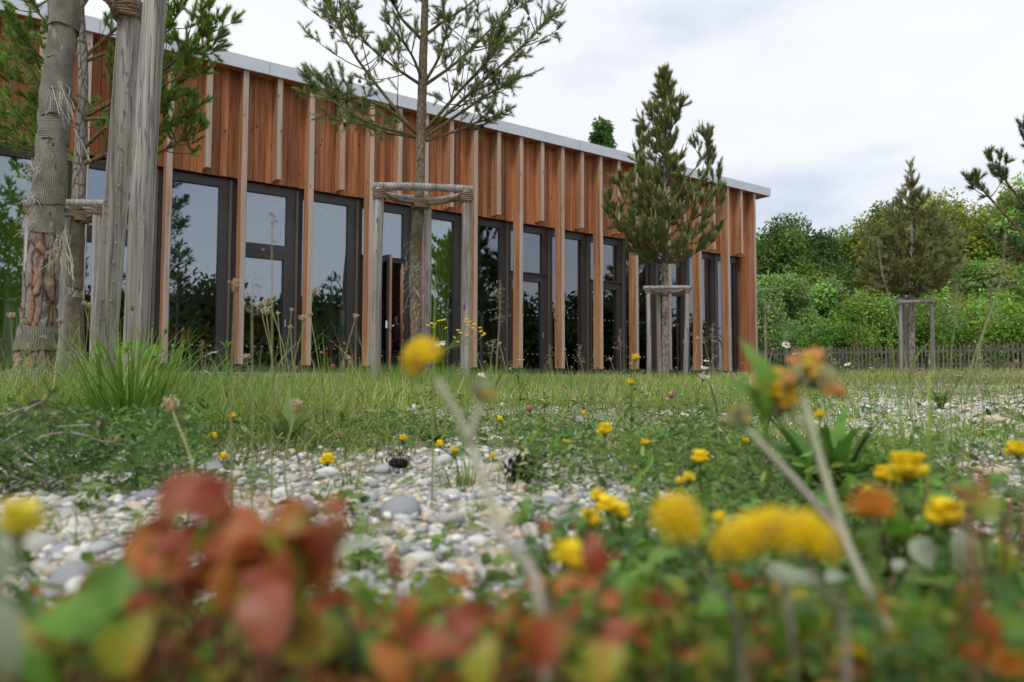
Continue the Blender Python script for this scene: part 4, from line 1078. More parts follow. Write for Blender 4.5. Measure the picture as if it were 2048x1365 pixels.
for h in (-330, -470, -610, -740, -860):
    for k in range(6):
        a = k * 1.05 + rng.random(); p0 = at(150, h, YT); Lb = .95 * (1.15 + h / 1300.); br.append(bez(p0, p0 + A([math.cos(a) * Lb, math.sin(a) * Lb, .6 * Lb]), -.1 * Lb, 7))
subs = subbranches(br, rng, 4, .3, .5, .25)
P, D, L_ = grow_twigs(br + subs, rng, 5, .12, .5, .35)
finish_pine(root, br, subs, P, D, L_, rng, 24, .065, .0055, (.085, .16, .03), .02, barkc=(.8, .8, .55))

# ------------------------------------------------------------------ picket fence
fa, fb = at(1500, 700, 28.5), at(2200, 690, 23.5)
fa2, fb2 = A([fa[0], fa[1]]), A([fb[0], fb[1]]); fd = nrm(fb2 - fa2); fl = np.linalg.norm(fb2 - fa2); fn = A([fd[1], -fd[0]])
t = thing('picket_fence', (fa2[0], fa2[1], float(gz(*fa2))), 'long low weathered grey picket fence below the green bank', 'fence')
rng = np.random.default_rng(41)
fz = lambda s: float(gz(*(fa2 + fd * s))) - .02
npk = int(fl / .128)
for k in range(npk):
    s = k * .128; c = fa2 + fd * s; z0 = fz(s); h = .99 + rng.normal() * .012; lean = rng.normal() * .012; w_ = .027
    g = G(); v = []
    prof = [(-w_, 0), (w_, 0), (w_, h - .03), (w_ * .35, h), (-w_ * .35, h), (-w_, h - .03)]
    for o_ in (.03, .055):
        for a, z in prof:
            q = c + fd * (a + lean * z) + fn * o_; v.append((q[0], q[1], z0 + z))
    g.add(v, [[i, (i + 1) % 6, 6 + (i + 1) % 6, 6 + i] for i in range(6)]); n0 = g.n - 12; g.F.append((A([[5, 4, 3, 2, 1, 0], [6, 7, 8, 9, 10, 11]]) + n0, np.zeros(2, np.int32)))
    g.build('picket', M['picket'], t)
for z in (.28, .74):
    g = G()
    for k in range(8):
        a, b = fl * k / 8, fl * (k + 1) / 8 - .004; pa, pb = fa2 + fd * a, fa2 + fd * b; v = []
        for o_ in (-.02, .029):
            for p_, s in ((pa, a), (pb, b)):
                for dz in (0, .07): v.append((p_[0] + fn[0] * o_, p_[1] + fn[1] * o_, fz(s) + z + dz))
        g.add(v, [[0, 2, 3, 1], [4, 5, 7, 6], [0, 1, 5, 4], [2, 6, 7, 3], [1, 3, 7, 5], [0, 4, 6, 2]])
    g.build('rail', M['picket'], t)
for k in range(8):
    s = fl * (k + .5) / 8; c = fa2 + fd * s - fn * .07; g = G(); log(g, (c[0], c[1], fz(s) - .2), (c[0], c[1], fz(s) + .93), .045, rng, 10, 5); g.build('fence_post', M['picket'], t, smooth=True)
# short bollard beside the olive brown pine
bx, by = gp(1857, 19.4); bz = float(gz(bx, by))
t = thing('bollard', (bx, by, bz), 'dark grey bollard with white slanted mark beside the right stake of the olive brown pine', 'bollard')
g = G(); tube(g, [(bx, by, bz - .05), (bx, by, bz + .46), (bx, by, bz + .5), (bx, by, bz + .52)], [.075, .075, .07, .03], 14); g.build('body', M['frame'], t, smooth=True)
g = G(); th = np.radians([250, 258, 266, 274]); v = [(bx + math.cos(a) * .078, by + math.sin(a) * .078, bz + z) for a, z in zip(th, (.30, .29, .28, .27))] + [(bx + math.cos(a) * .078, by + math.sin(a) * .078, bz + z) for a, z in zip(th, (.31, .36, .41, .46))]
g.add(v, [[i, i + 1, 5 + i, 4 + i] for i in range(3)]); g.build('mark', M['white'], t)

# ------------------------------------------------------------------ broad-leaved trees and bushes
LEAF_T = A([[0, 0, 0], [.28, .30, .06], [0, 1, -.05], [-.28, .30, .06]]); LEAF_F = A([[0, 1, 2, 3]])
def leaf_cloud(g, centres, radii, n_, size, cols, rng, up=.5, flat=1.0):
    k = rng.choice(len(centres), n_, p=(radii ** 2) / (radii ** 2).sum())
    d = nrm(rng.normal(size=(n_, 3))); rr_ = radii[k] * (.55 + .5 * rng.random(n_)) ; off = d * rr_[:, None]; off[:, 2] *= flat
    T = centres[k] + off
    # leaf frames: hang outwards, face outwards and up
    y = nrm(d * .7 + rng.normal(size=(n_, 3)) * .7 + A([0, 0, -.25])); z = nrm(d * .6 + A([0, 0, up]) + rng.normal(size=(n_, 3)) * .5)
    x = nrm(np.cross(y, z)); z = np.cross(x, y); R = np.stack([x, y, z], -1)
    cb = cols[k] * (.75 + .5 * rng.random((n_, 1)))
    scatter(g, LEAF_T, LEAF_F, R, size * (.6 + .8 * rng.random(n_)), T, cb)
def broadleaf(label, px, Y, ytop, wpx, ybot, n_, size, col, seed, name='leafy_tree', cat='tree', group=None, clumps=60, trunk=True, squash=1.0, col2=None, shape=1.0, base=None, cr=.34):
    rng = np.random.default_rng(seed); s = pxm(Y)
    if base is None: base = at(px, 760, Y)
    X_, Y_ = float(base[0]), float(base[1]); z0 = float(gz(X_, Y_)); zt = zpx(ytop, Y, px); zb = zpx(ybot, Y, px); rx = wpx / s / 2
    root = thing(name, (X_, Y_, z0), label, cat, group)
    cz, rz = (zt + zb) / 2, (zt - zb) / 2
    d = nrm(rng.normal(size=(clumps, 3))); rr_ = .45 + .42 * rng.random(clumps)
    cen = A([X_, Y_, cz]) + d * rr_[:, None] * A([rx, rx * squash, rz]) 
    cen[:, 0] += 0; f = np.clip((cen[:, 2] - cz) / rz, -1, 1); k = 1 - (1 - shape) * np.clip(f, 0, 1); cen[:, 0] = X_ + (cen[:, 0] - X_) * k; cen[:, 1] = Y_ + (cen[:, 1] - Y_) * k
    rad = min(rx, rz) * cr * (.6 + .8 * rng.random(clumps))
    cols = vary(col, clumps, rng, .45, .18)
    if col2 is not None: pick = rng.random(clumps) < .35; cols[pick] = vary(col2, pick.sum(), rng, .2, .1)
    g = G(); leaf_cloud(g, cen, rad, n_, size, cols, rng); g.build('crown', M['leaf'], root, kind='stuff')
    if trunk:
        g = G(); r0 = .05 + rx * .035; tube(g, smooth_path([(X_, Y_, z0 - .1), (X_ + .1, Y_, (z0 + zb) / 2), (X_, Y_ + .1, zb + rz * .5), (X_ + .05, Y_, cz + rz * .4)], 10), np.linspace(r0 * 1.3, r0 * .3, 10), 8)
        for q in range(9):
            c = cen[rng.integers(0, clumps)]; p0 = A([X_, Y_, zb + rz * rng.uniform(.1, .9)]); tube(g, bez(p0, c, .1, 6), np.linspace(r0 * .4, r0 * .1, 6), 5, cap=False)
        g.build('trunk', M['bark_dark'], root, smooth=True)
    return root, cen, rad
# bank rising behind the fence
bxs = np.linspace(6, 60, 36); bys = np.linspace(25.2, 70, 30); Xb, Yb = np.meshgrid(bxs, bys)
Zb = gz(Xb, Yb) + .1 + 3.2 * sstep(Yb + .35 * (Xb - 12) * -.2, 28.5, 44) * (.8 + .4 * vnoise(Xb, Yb, .3)) * sstep(Xb, 7, 12)
Zb = np.where(Yb < 27.5, gz(Xb, Yb) - .3, Zb)
i = np.arange(29)[:, None] * 36; j = np.arange(35)[None]
G().add(np.stack([Xb, Yb, Zb], -1).reshape(-1, 3), np.stack([i + j, i + j + 1, i + 36 + j + 1, i + 36 + j], -1).reshape(-1, 4)).build('bank', M['bank'], smooth=True, kind='structure')
GT = 'trees of the wood behind the fence'
DKG, MDG, YLG, LTG = (.10, .175, .038), (.165, .255, .045), (.28, .33, .055), (.26, .37, .085)
broadleaf('dark green tree just right of the building corner', 1560, 46, 432, 150, 650, 13000, .24, DKG, 51, group=GT, col2=MDG)
broadleaf('dark tree with domed top standing between building corner and the yellow green trees', 1612, 48, 432, 130, 640, 12000, .24, DKG, 52, group=GT)
broadleaf('mid green tree crown left of the olive brown pine top', 1700, 50, 442, 150, 660, 13000, .24, MDG, 53, group=GT, col2=YLG)
broadleaf('small dark tree filling the gap low behind the willow bush', 1650, 44, 520, 150, 690, 9000, .22, MDG, 54, group=GT, col2=DKG)
broadleaf('tallest yellow green tree behind the olive brown pine', 1862, 48, 372, 210, 640, 19000, .25, YLG, 55, group=GT, col2=MDG, shape=.7)
broadleaf('green tree crown in the dip right of the tallest tree', 1960, 52, 412, 140, 640, 11000, .24, MDG, 56, group=GT)
broadleaf('bright green tree behind the branches at the right edge', 2050, 45, 352, 180, 620, 17000, .24, LTG, 57, group=GT, col2=MDG, shape=.7)
broadleaf('yellow green tree left of the tallest tree', 1770, 47, 408, 130, 620, 12000, .24, YLG, 58, group=GT, col2=MDG)
broadleaf('dark green tree beyond the right edge of the wood', 2170, 46, 330, 200, 640, 11000, .25, MDG, 59, group=GT)
broadleaf('narrow green treetop showing above the roof', 1205, 42, 226, 52, 420, 5000, .20, (.09, .18, .04), 60, clumps=46, cr=.42, shape=.8)
broadleaf('leafy tree hidden mostly behind the building corner', 1480, 50, 440, 120, 650, 7000, .24, DKG, 61, group=GT)
GB = 'bushes on the bank behind the fence'
broadleaf('pale willow like bush against the building corner', 1562, 32, 545, 130, 740, 15000, .14, (0.255, 0.389, 0.124), 62, 'bush', 'bush', GB, 60, False, .8)
broadleaf('loose pale green bush right of the willow like bush', 1655, 33, 545, 110, 740, 12000, .15, (0.246, 0.381, 0.116), 63, 'bush', 'bush', GB, 54, False, .8, shape=.55)
broadleaf('bramble mound behind the fence left of the olive brown pine', 1735, 31.5, 590, 200, 760, 17000, .14, (0.209, 0.365, 0.054), 64, 'bush', 'bush', GB, 70, False, .8, col2=LTG)
broadleaf('bramble mound behind the stakes of the olive brown pine', 1850, 31, 585, 210, 760, 17000, .14, (0.201, 0.358, 0.056), 65, 'bush', 'bush', GB, 70, False, .8, col2=LTG)
broadleaf('broad bramble mound low at the right edge', 1990, 28, 585, 260, 760, 20000, .125, (0.238, 0.389, 0.062), 66, 'bush', 'bush', GB, 80, False, .8, col2=LTG)
_, ec, er = broadleaf('elder bush with cream flower heads below the right edge pine', 1985, 34, 515, 150, 640, 11000, .17, (0.192, 0.327, 0.070), 67, 'bush', 'bush', GB, 46, False, .8, col2=LTG)
broadleaf('bramble slope bush beyond the right edge', 2130, 27, 570, 220, 760, 12000, .13, (0.228, 0.381, 0.062), 68, 'bush', 'bush', GB, 60, False, .8)
broadleaf('low nettle clump at the foot of the willow like bush', 1600, 29.5, 640, 150, 770, 9000, .11, (0.163, 0.296, 0.062), 69, 'bush', 'bush', GB, 40, False, .6)
broadleaf('low green thicket behind the middle of the fence', 1700, 29.5, 640, 150, 770, 9000, .11, (0.182, 0.327, 0.054), 70, 'bush', 'bush', GB, 40, False, .6)
elder = [o for o in bpy.data.objects if o.get('label', '').startswith('elder')][0]
rng = np.random.default_rng(71)
g = G()
for px, py in [(1940, 570), (1948, 566), (1955, 569), (2005, 590), (2030, 562), (2034, 573), (1985, 545), (1970, 528), (1925, 560), (1995, 520)]:
    c = at(px, py, 32.0); n_ = 60; T = c + rng.normal(size=(n_, 3)) * A([.10, .10, .035]); scatter(g, LEAF_T - A([0, .5, 0]), LEAF_F, rand_rot(n_, rng, .6), np.full(n_, .05), T, vary((.55, .55, .36), n_, rng, .15, .05))
g.build('flower_heads', M['petal'], elder)
# trees of the clearing on the camera's side, seen mirrored in the window glass
GR = 'dark trees mirrored in the window glass'
rng = np.random.default_rng(72)
def mirrored(label, X_, Y_, h, w_, n_, col, seed):
    rng = np.random.default_rng(seed); z0 = float(gz(X_, Y_)); root = thing('leafy_tree', (X_, Y_, z0), label, 'tree', GR)
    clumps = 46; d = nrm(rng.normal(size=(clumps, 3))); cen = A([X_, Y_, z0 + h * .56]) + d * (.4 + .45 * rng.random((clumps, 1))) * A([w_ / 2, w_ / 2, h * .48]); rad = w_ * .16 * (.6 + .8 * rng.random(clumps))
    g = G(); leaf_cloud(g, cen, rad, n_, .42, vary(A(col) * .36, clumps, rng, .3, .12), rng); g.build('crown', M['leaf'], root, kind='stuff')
    g = G(); tube(g, smooth_path([(X_, Y_, z0 - .1), (X_ + .1, Y_, z0 + h * .3), (X_, Y_, z0 + h * .7)], 8), np.linspace(.22, .06, 8), 8); g.build('trunk', M['bark_dark'], root, smooth=True)
spots = [(-19, -13, 7.6), (-13.5, -16, 7.0), (-8, -17.5, 7.6), (-3, -20, 7.0), (2.5, -19, 7.4), (8, -20, 7.0), (13.5, -18, 8.0), (19, -17, 7.4), (25, -14, 8.2), (30, -9, 7.8), (34, -3, 8.4), (38, 4, 8.0), (41, 11, 8.4), (36, -15, 9), (-24, -9, 7.8)]
for k, (a, b, h) in enumerate(spots):
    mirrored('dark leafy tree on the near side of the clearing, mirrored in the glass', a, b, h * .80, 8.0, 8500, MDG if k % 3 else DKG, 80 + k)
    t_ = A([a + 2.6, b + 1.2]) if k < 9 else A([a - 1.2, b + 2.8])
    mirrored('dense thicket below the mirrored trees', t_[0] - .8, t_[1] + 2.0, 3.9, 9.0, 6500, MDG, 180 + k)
def mirror_spot(px, L_):
    """ground spot whose reflection in the glass shows at photo column px, L_ metres from the pane"""
    Pw = B(u_of(px, 700, GO), GO, 0); d = nrm((Pw - CAM) * A([1, 1, 0])); r = d - 2 * (d @ NV) * NV; q = Pw + r * L_
    return float(q[0]), float(q[1])
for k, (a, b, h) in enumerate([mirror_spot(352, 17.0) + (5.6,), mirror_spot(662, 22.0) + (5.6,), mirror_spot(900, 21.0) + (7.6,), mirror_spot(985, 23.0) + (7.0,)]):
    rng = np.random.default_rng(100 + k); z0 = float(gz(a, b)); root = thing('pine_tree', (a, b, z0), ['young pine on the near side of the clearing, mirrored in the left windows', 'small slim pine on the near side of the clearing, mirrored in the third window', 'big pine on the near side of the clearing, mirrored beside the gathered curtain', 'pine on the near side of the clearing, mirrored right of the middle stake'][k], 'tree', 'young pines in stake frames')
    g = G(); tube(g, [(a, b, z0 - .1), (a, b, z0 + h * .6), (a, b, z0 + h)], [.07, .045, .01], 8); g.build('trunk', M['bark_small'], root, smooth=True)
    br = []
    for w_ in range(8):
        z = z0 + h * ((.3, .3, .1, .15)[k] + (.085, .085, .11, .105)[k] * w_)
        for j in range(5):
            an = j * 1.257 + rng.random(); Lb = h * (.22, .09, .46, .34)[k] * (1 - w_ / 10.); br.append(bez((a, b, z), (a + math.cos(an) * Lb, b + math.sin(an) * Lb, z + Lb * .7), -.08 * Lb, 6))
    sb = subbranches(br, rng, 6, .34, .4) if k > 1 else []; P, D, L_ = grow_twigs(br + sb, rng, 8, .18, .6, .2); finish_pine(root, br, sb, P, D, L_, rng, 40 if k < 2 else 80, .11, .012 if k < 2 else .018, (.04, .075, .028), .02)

# ------------------------------------------------------------------ gravel, stones
def bare(X, Y):
    r = X / np.maximum(Y, .05)
    nz = (vnoise(X, Y, 2.6) - .5) * .7 + (vnoise(X + 31, Y, 7.0) - .5) * .35
    a = sstep(Y, .45, .62) * (1 - sstep(Y + nz * .6, 1.55, 2.0)) * sstep(r + nz * .12, -.9, -.74) * (1 - sstep(r + nz * .22, .10, .22))
    b = sstep(Y + nz, 2.0, 2.6) * (1 - sstep(Y + nz * 2, 5.0, 7.0)) * sstep(r + nz * .18, .38, .5) * .62
    c = sstep(Y, .5, .7) * (1 - sstep(Y, 1.5, 1.9)) * sstep(r + nz * .1, .52, .60) * .9
    d = sstep(nz, .22, .38) * sstep(Y, 1.6, 2.2) * .55 * (1 - sstep(Y, 6, 9))
    e = (1 - sstep(Y, 1.5, 2.2)) * sstep(np.abs(r), .85, 1.0) * .8
    return np.clip(np.maximum.reduce([a, b, c, d, e]), 0, 1)
def ico_t(sub_=1):
    import bmesh
    bm = bmesh.new(); bmesh.ops.create_icosphere(bm, subdivisions=sub_, radius=1.0)
    v = A([q.co[:] for q in bm.verts]); f = A([[q.index for q in p.verts] for p in bm.faces]); bm.free(); return v, f
def pebble_t(rng, sub_=1):
    v, f = ico_t(sub_); k = nrm(rng.normal(size=(5, 3))); d = np.ones(len(v))
    for q in k: d += .16 * np.clip(v @ q, 0, 1) ** 2 * rng.choice([-1, 1]) * rng.uniform(.5, 1.2)
    return v * d[:, None] * A([1, .78, .48]), f
STONE_COLS = A([(.50, .485, .45), (.40, .405, .41), (.58, .555, .50), (.30, .315, .335), (.46, .40, .31), (.62, .61, .58), (.52, .43, .33), (.36, .35, .34)])
rng = np.random.default_rng(121)
bed = bpy.data.objects.new('gravel_bed', None); COL.objects.link(bed); bed['kind'] = 'structure'; bed.empty_display_size = .1
def sample_ground(n_, y0, y1, rmin, rmax, rng, power=1.0):
    Y = np.exp(rng.uniform(math.log(y0), math.log(y1), n_)); X = rng.uniform(rmin, rmax, n_) * Y; return X, Y
Tm = [pebble_t(rng, 1) for _ in range(5)]; Tl = [ico_t(1) for _ in range(1)]
g = G()
for k, (tv, tf) in enumerate(Tm):
    X, Y = sample_ground(8200, .42, 4.2, -1.6, 1.7, rng); b_ = bare(X, Y); keep = rng.random(len(X)) < .10 + .90 * b_
    X, Y = X[keep], Y[keep]; n_ = len(X); S = .0045 + .008 * rng.random(n_) ** 2.2; S = S * (.8 + .5 * np.minimum(Y, 2.5) / 2.5)
    scatter(g, tv, tf, rand_rot(n_, rng, .5), S, np.stack([X, Y, gz(X, Y) + S * .22], 1), np.clip(1.02 * STONE_COLS[rng.integers(0, 8, n_)] * (.8 + .4 * rng.random((n_, 1))), 0, .8))
g.build('pebbles', M['pebble'], bed, smooth=True, kind='stuff', origin=(0, 0, 0))
g = G(); tv, tf = A([[1, 0, 0], [.3, .9, 0], [-.8, .6, 0], [-.8, -.6, 0], [.3, -.9, 0], [0, 0, .55], [.35, .25, .45]]), A([[0, 1, 6], [1, 2, 5], [2, 3, 5], [3, 4, 5], [4, 0, 6], [1, 5, 6], [4, 6, 5]])
X, Y = sample_ground(20000, 2.0, 14, -1.1, 1.4, rng); keep = rng.random(len(X)) < .10 + .9 * bare(X, Y); X, Y = X[keep], Y[keep]; n_ = len(X); S = .012 + .03 * rng.random(n_) ** 2
scatter(g, tv, tf, rand_rot(n_, rng, .3), S, np.stack([X, Y, gz(X, Y) - .002], 1), np.clip(1.0 * STONE_COLS[rng.integers(0, 8, n_)] * (.85 + .4 * rng.random((n_, 1))), 0, .8))
g.build('far_pebbles', M['pebble'], bed, kind='stuff', origin=(0, 0, 0))
SM = []
for k in range(16):
    tv, tf = pebble_t(rng, 2); SM.append(G().add(tv, tf, STONE_COLS[k % 8] * rng.uniform(.85, 1.08)).mesh('stone', M['pebble'], None, True))
cnt = 0; placed = []
hand = [(190, 1012, .030), (285, 915, .022), (1310, 975, .028), (800, 1030, .03), (700, 1140, .03), (560, 990, .02), (1000, 1050, .032), (905, 1050, .026), (1060, 1075, .024), (740, 975, .02), (1320, 1000, .022), (870, 1000, .018), (1745, 842, .05), (1690, 815, .045), (1980, 850, .06), (1940, 900, .05), (1060, 806, .055), (130, 1035, .02), (60, 1100, .03), (150, 1180, .028), (330, 1060, .022), (620, 1085, .03), (2000, 950, .03), (1950, 1120, .02), (1890, 835, .05), (1470, 800, .04)]
for px, py, r in hand:
    r_ = ray(px, py); tt = (.02 - CZ) / r_[2]
    for _ in range(6): p = CAM + r_ * tt; tt = (float(gz(p[0], p[1])) - CZ) / r_[2]
    placed.append((p[0], p[1], r))
while len(placed) < 290:
    Y = math.exp(rng.uniform(math.log(.6), math.log(2.6))); X = rng.uniform(-.8, .8) * Y
    if rng.random() < bare(A([X]), A([Y]))[0]: placed.append((X, Y, rng.uniform(.011, .022) * (1 if Y < 1.3 else 1.4)))
for k, (X, Y, r) in enumerate(placed):
    linkcopy('stone', SM[k % 16], bed, (X, Y, float(gz(X, Y)) + r * .16), (rng.normal() * .2, rng.normal() * .2, rng.random() * 6.3), (r, r * rng.uniform(.8, 1.1), r * rng.uniform(.8, 1.1)))

# ------------------------------------------------------------------ grass and ground cover
def blades(g, X, Y, H, W, lean, cols, rng, z=None, yaw=None):
    n_ = len(X); z = gz(X, Y) - .005 if z is None else z
    a = rng.random(n_) * 2 * PI if yaw is None else yaw
    d = np.stack([np.cos(a), np.sin(a), np.zeros(n_)], 1); sd = np.stack([-np.sin(a), np.cos(a), np.zeros(n_)], 1) if yaw is not None else None
    b2 = rng.random(n_) * 2 * PI; sd = np.stack([np.cos(b2), np.sin(b2), np.zeros(n_)], 1) if sd is None else sd
    base = np.stack([X, Y, z], 1); V, C = [], []
    ts = (0, .35, .7, 1.0)
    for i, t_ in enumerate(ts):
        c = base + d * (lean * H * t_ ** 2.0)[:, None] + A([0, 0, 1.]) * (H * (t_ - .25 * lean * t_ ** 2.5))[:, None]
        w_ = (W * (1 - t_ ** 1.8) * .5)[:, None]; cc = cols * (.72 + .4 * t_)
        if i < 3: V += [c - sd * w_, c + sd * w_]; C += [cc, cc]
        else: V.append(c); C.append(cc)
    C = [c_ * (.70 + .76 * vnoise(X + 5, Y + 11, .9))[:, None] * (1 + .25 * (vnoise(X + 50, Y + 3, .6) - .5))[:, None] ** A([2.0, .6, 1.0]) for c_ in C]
    V = np.stack(V, 1).reshape(-1, 3); C = np.stack(C, 1).reshape(-1, 3)
    o = (np.arange(n_) * 7)[:, None, None]
    g.add(V, (A([[0, 1, 3, 2], [2, 3, 5, 4]])[None] + o).reshape(-1, 4), C); n0 = g.n - len(V)
    f = (A([[4, 5, 6]])[None] + o).reshape(-1, 3) + n0; g.F.append((f.astype(np.int32), np.zeros(len(f), np.int32)))
GRN, YGR, STRAW, DGR = A([.205, .335, .060]), A([.33, .385, .095]), A([.52, .45, .24]), A([.115, .21, .055])
def gcol(n_, rng, w=(.5, .27, .15, .08)):
    k = rng.choice(4, n_, p=w); return np.stack([GRN, YGR, STRAW, DGR])[k] * (.75 + .5 * rng.random((n_, 1)))
rng = np.random.default_rng(131)
g = G()
X, Y = sample_ground(66000, .75, 16, -1.3, 1.5, rng); dens = (1 - .96 * bare(X, Y)) * (.25 + .75 * sstep(vnoise(X + 3, Y + 8, 1.7), .25, .6)) * (.35 + .65 * sstep(Y, 1.2, 2.2))
k = rng.random(len(X)) < dens; X, Y = X[k], Y[k]; n_ = len(X)
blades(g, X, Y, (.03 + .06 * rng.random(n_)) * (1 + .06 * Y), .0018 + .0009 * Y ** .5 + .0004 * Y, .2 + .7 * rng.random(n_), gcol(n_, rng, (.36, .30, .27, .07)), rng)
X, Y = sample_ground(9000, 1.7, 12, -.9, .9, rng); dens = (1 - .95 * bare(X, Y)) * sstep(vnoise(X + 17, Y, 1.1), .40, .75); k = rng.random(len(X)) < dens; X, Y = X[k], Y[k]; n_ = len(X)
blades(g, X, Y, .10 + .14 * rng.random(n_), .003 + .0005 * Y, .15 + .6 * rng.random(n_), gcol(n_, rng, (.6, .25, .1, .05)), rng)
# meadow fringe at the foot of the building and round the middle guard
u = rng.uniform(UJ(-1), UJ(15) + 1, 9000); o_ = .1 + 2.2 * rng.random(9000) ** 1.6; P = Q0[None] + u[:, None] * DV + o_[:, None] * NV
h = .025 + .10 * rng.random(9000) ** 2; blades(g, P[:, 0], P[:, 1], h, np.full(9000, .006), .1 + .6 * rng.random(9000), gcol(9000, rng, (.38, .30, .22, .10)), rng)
cxp = gp(850, 7.2)
X = cxp[0] + rng.normal(size=2600) * .55; Y = cxp[1] + rng.normal(size=2600) * .35; blades(g, X, Y, .14 + .2 * rng.random(2600), np.full(2600, .005), .1 + .35 * rng.random(2600), gcol(2600, rng, (.8, .1, .02, .08)), rng)
cxp = gp(690, 8.6)
X = cxp[0] + rng.normal(size=1500) * .8; Y = cxp[1] + rng.normal(size=1500) * .5; blades(g, X, Y, .14 + .18 * rng.random(1500), np.full(1500, .006), .1 + .35 * rng.random(1500), gcol(1500, rng, (.8, .1, .02, .08)), rng)
# far lawn up to the fence
X, Y = sample_ground(16000, 9, 28, -.2, .95, rng); q_ = (X - Q0[0]) * NV[0] + (Y - Q0[1]) * NV[1]; k = q_ > -.0; X, Y = X[k], Y[k]; n_ = len(X)
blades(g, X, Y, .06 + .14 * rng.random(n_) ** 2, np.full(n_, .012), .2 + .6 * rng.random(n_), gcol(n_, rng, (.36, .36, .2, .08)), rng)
X, Y = sample_ground(2600, 16, 27, .35, .95, rng); n_ = len(X); blades(g, X, Y, .12 + .2 * rng.random(n_), np.full(n_, .010), .1 + .3 * rng.random(n_), gcol(n_, rng, (.4, .3, .25, .05)), rng)
# thin dry stalks with small heads standing above the turf
X, Y = sample_ground(1500, 2.2, 11, -.85, .9, rng); k = rng.random(1500) < (1 - .8 * bare(X, Y)) * (.2 + .8 * sstep(vnoise(X + 71, Y, .8), .3, .7)); X, Y = X[k], Y[k]; n_ = len(X); H = .12 + .22 * rng.random(n_)
ln_ = .1 + .35 * rng.random(n_); yw = rng.random(n_) * 2 * PI; sc_ = gcol(n_, rng, (.25, .3, .45, 0)); blades(g, X, Y, H, .0022 + .0003 * Y, ln_, sc_, rng, yaw=yw)
hd = np.stack([X + np.cos(yw) * ln_ * H, Y + np.sin(yw) * ln_ * H, gz(X, Y) + H * (1 - .25 * ln_)], 1)
for q in range(3): scatter(g, A([[0, 0, 0], [.3, .4, 0], [0, 1, 0], [-.3, .4, 0]]), A([[0, 1, 2, 3]]), rand_rot(n_, rng, 1.2), .012 + .0012 * Y, hd - A([0, 0, .008]) * q, vary((.30, .22, .14), n_, rng, .5, .2))
for px, Yc, sx, sy, m_, h0, h1 in ((470, 2.7, .30, .3, 700, .10, .20), (600, 3.6, .45, .4, 800, .12, .22), (330, 3.2, .35, .4, 800, .14, .26), (760, 4.6, .6, .5, 900, .10, .24), (1180, 4.2, .6, .5, 700, .08, .22), (1420, 5.5, .6, .6, 700, .10, .24), (500, 9.5, 1.6, .6, 900, .10, .26), (1000, 12, 2.0, .8, 900, .10, .26), (1250, 15, 2.0, .8, 800, .12, .3)):
    cx_, cy_ = gp(px, Yc); X = cx_ + rng.normal(size=m_) * sx; Y = cy_ + rng.normal(size=m_) * sy; k = (X - Q0[0]) * NV[0] + (Y - Q0[1]) * NV[1] > .1; X, Y = X[k], Y[k]; m_ = len(X); blades(g, X, Y, h0 + (h1 - h0) * rng.random(m_), .0028 + .0005 * Y, .15 + .6 * rng.random(m_), gcol(m_, rng, (.6, .22, .1, .08)), rng)
m_ = 170; px_ = rng.uniform(-20, 780, m_); Yc = rng.uniform(1.9, 3.4, m_); X = (px_ - 1024) / FPX * Yc; blades(g, X, Yc, .20 + .24 * rng.random(m_), np.full(m_, .0032), .1 + .55 * rng.random(m_), gcol(m_, rng, (.6, .25, .15, 0)), rng)
# along the left edge below the trunk
X = rng.uniform(-2.9, -1.3, 3000); Y = rng.uniform(1.9, 4.2, 3000); blades(g, X, Y, .10 + .22 * rng.random(3000), np.full(3000, .0048), .15 + .5 * rng.random(3000), gcol(3000, rng, (.7, .18, .06, .06)), rng)
g.build('grass', M['leaf'], kind='stuff')
# small leaves of clover, trefoil and vetch
OV_T = A([[0, 0, 0], [.30, .35, .05], [.27, .72, .05], [0, 1, -.02], [-.27, .72, .05], [-.30, .35, .05], [0, .5, -.03]]); OV_F = A([[0, 1, 6], [1, 2, 6], [2, 3, 6], [3, 4, 6], [4, 5, 6], [5, 0, 6]])
LN_T = OV_T * A([.45, 1, 1])
g = G()
for tv, n0_, cw in ((OV_T, 15000, (.6, .1, .0, .3)), (LN_T, 24000, (.45, .12, .03, .4))):
    X, Y = sample_ground(int(n0_ * 1.5), .42, 9, -1.3, 1.6, rng); dens = (1 - .97 * bare(X, Y)) * (.3 + .7 * sstep(vnoise(X + 40, Y + 2, 2.0), .2, .55)); k = rng.random(len(X)) < dens; X, Y = X[k], Y[k]; n_ = len(X)
    S = (.009 + .013 * rng.random(n_)) * (1 + .10 * Y); Z = gz(X, Y) + (.004 + .045 * rng.random(n_) ** 1.6) * (1 + .08 * Y)
    scatter(g, tv, OV_F, rand_rot(n_, rng, 1.1), S, np.stack([X, Y, Z], 1), gcol(n_, rng, cw) * A([.75, .85, .95]))
# denser vetch patch in the middle right of the gravel, and the green mass along the bottom
def patch(g, px0, px1, Y0, Y1, n_, hmax, tv, cw, smin, smax, tint=(.8, .85, .9)):
    Y = rng.uniform(Y0, Y1, n_); X = ((rng.uniform(px0, px1, n_)) - 1024) / FPX * Y; k = rng.random(n_) < .35 + .65 * sstep(vnoise(X + 2, Y + 4, 5.0), .3, .6); X, Y = X[k], Y[k]; n_ = len(X)
    scatter(g, tv, OV_F, rand_rot(n_, rng, 1.3), smin + (smax - smin) * rng.random(n_), np.stack([X, Y, gz(X, Y) + hmax * rng.random(n_) ** 1.3], 1), gcol(n_, rng, cw) * A(tint))
patch(g, 1040, 1500, 1.15, 2.1, 3600, .09, LN_T, (.4, .15, .05, .4), .014, .03)
patch(g, 1250, 1900, .75, 1.3, 3000, .09, LN_T, (.6, .1, .0, .3), .012, .028)
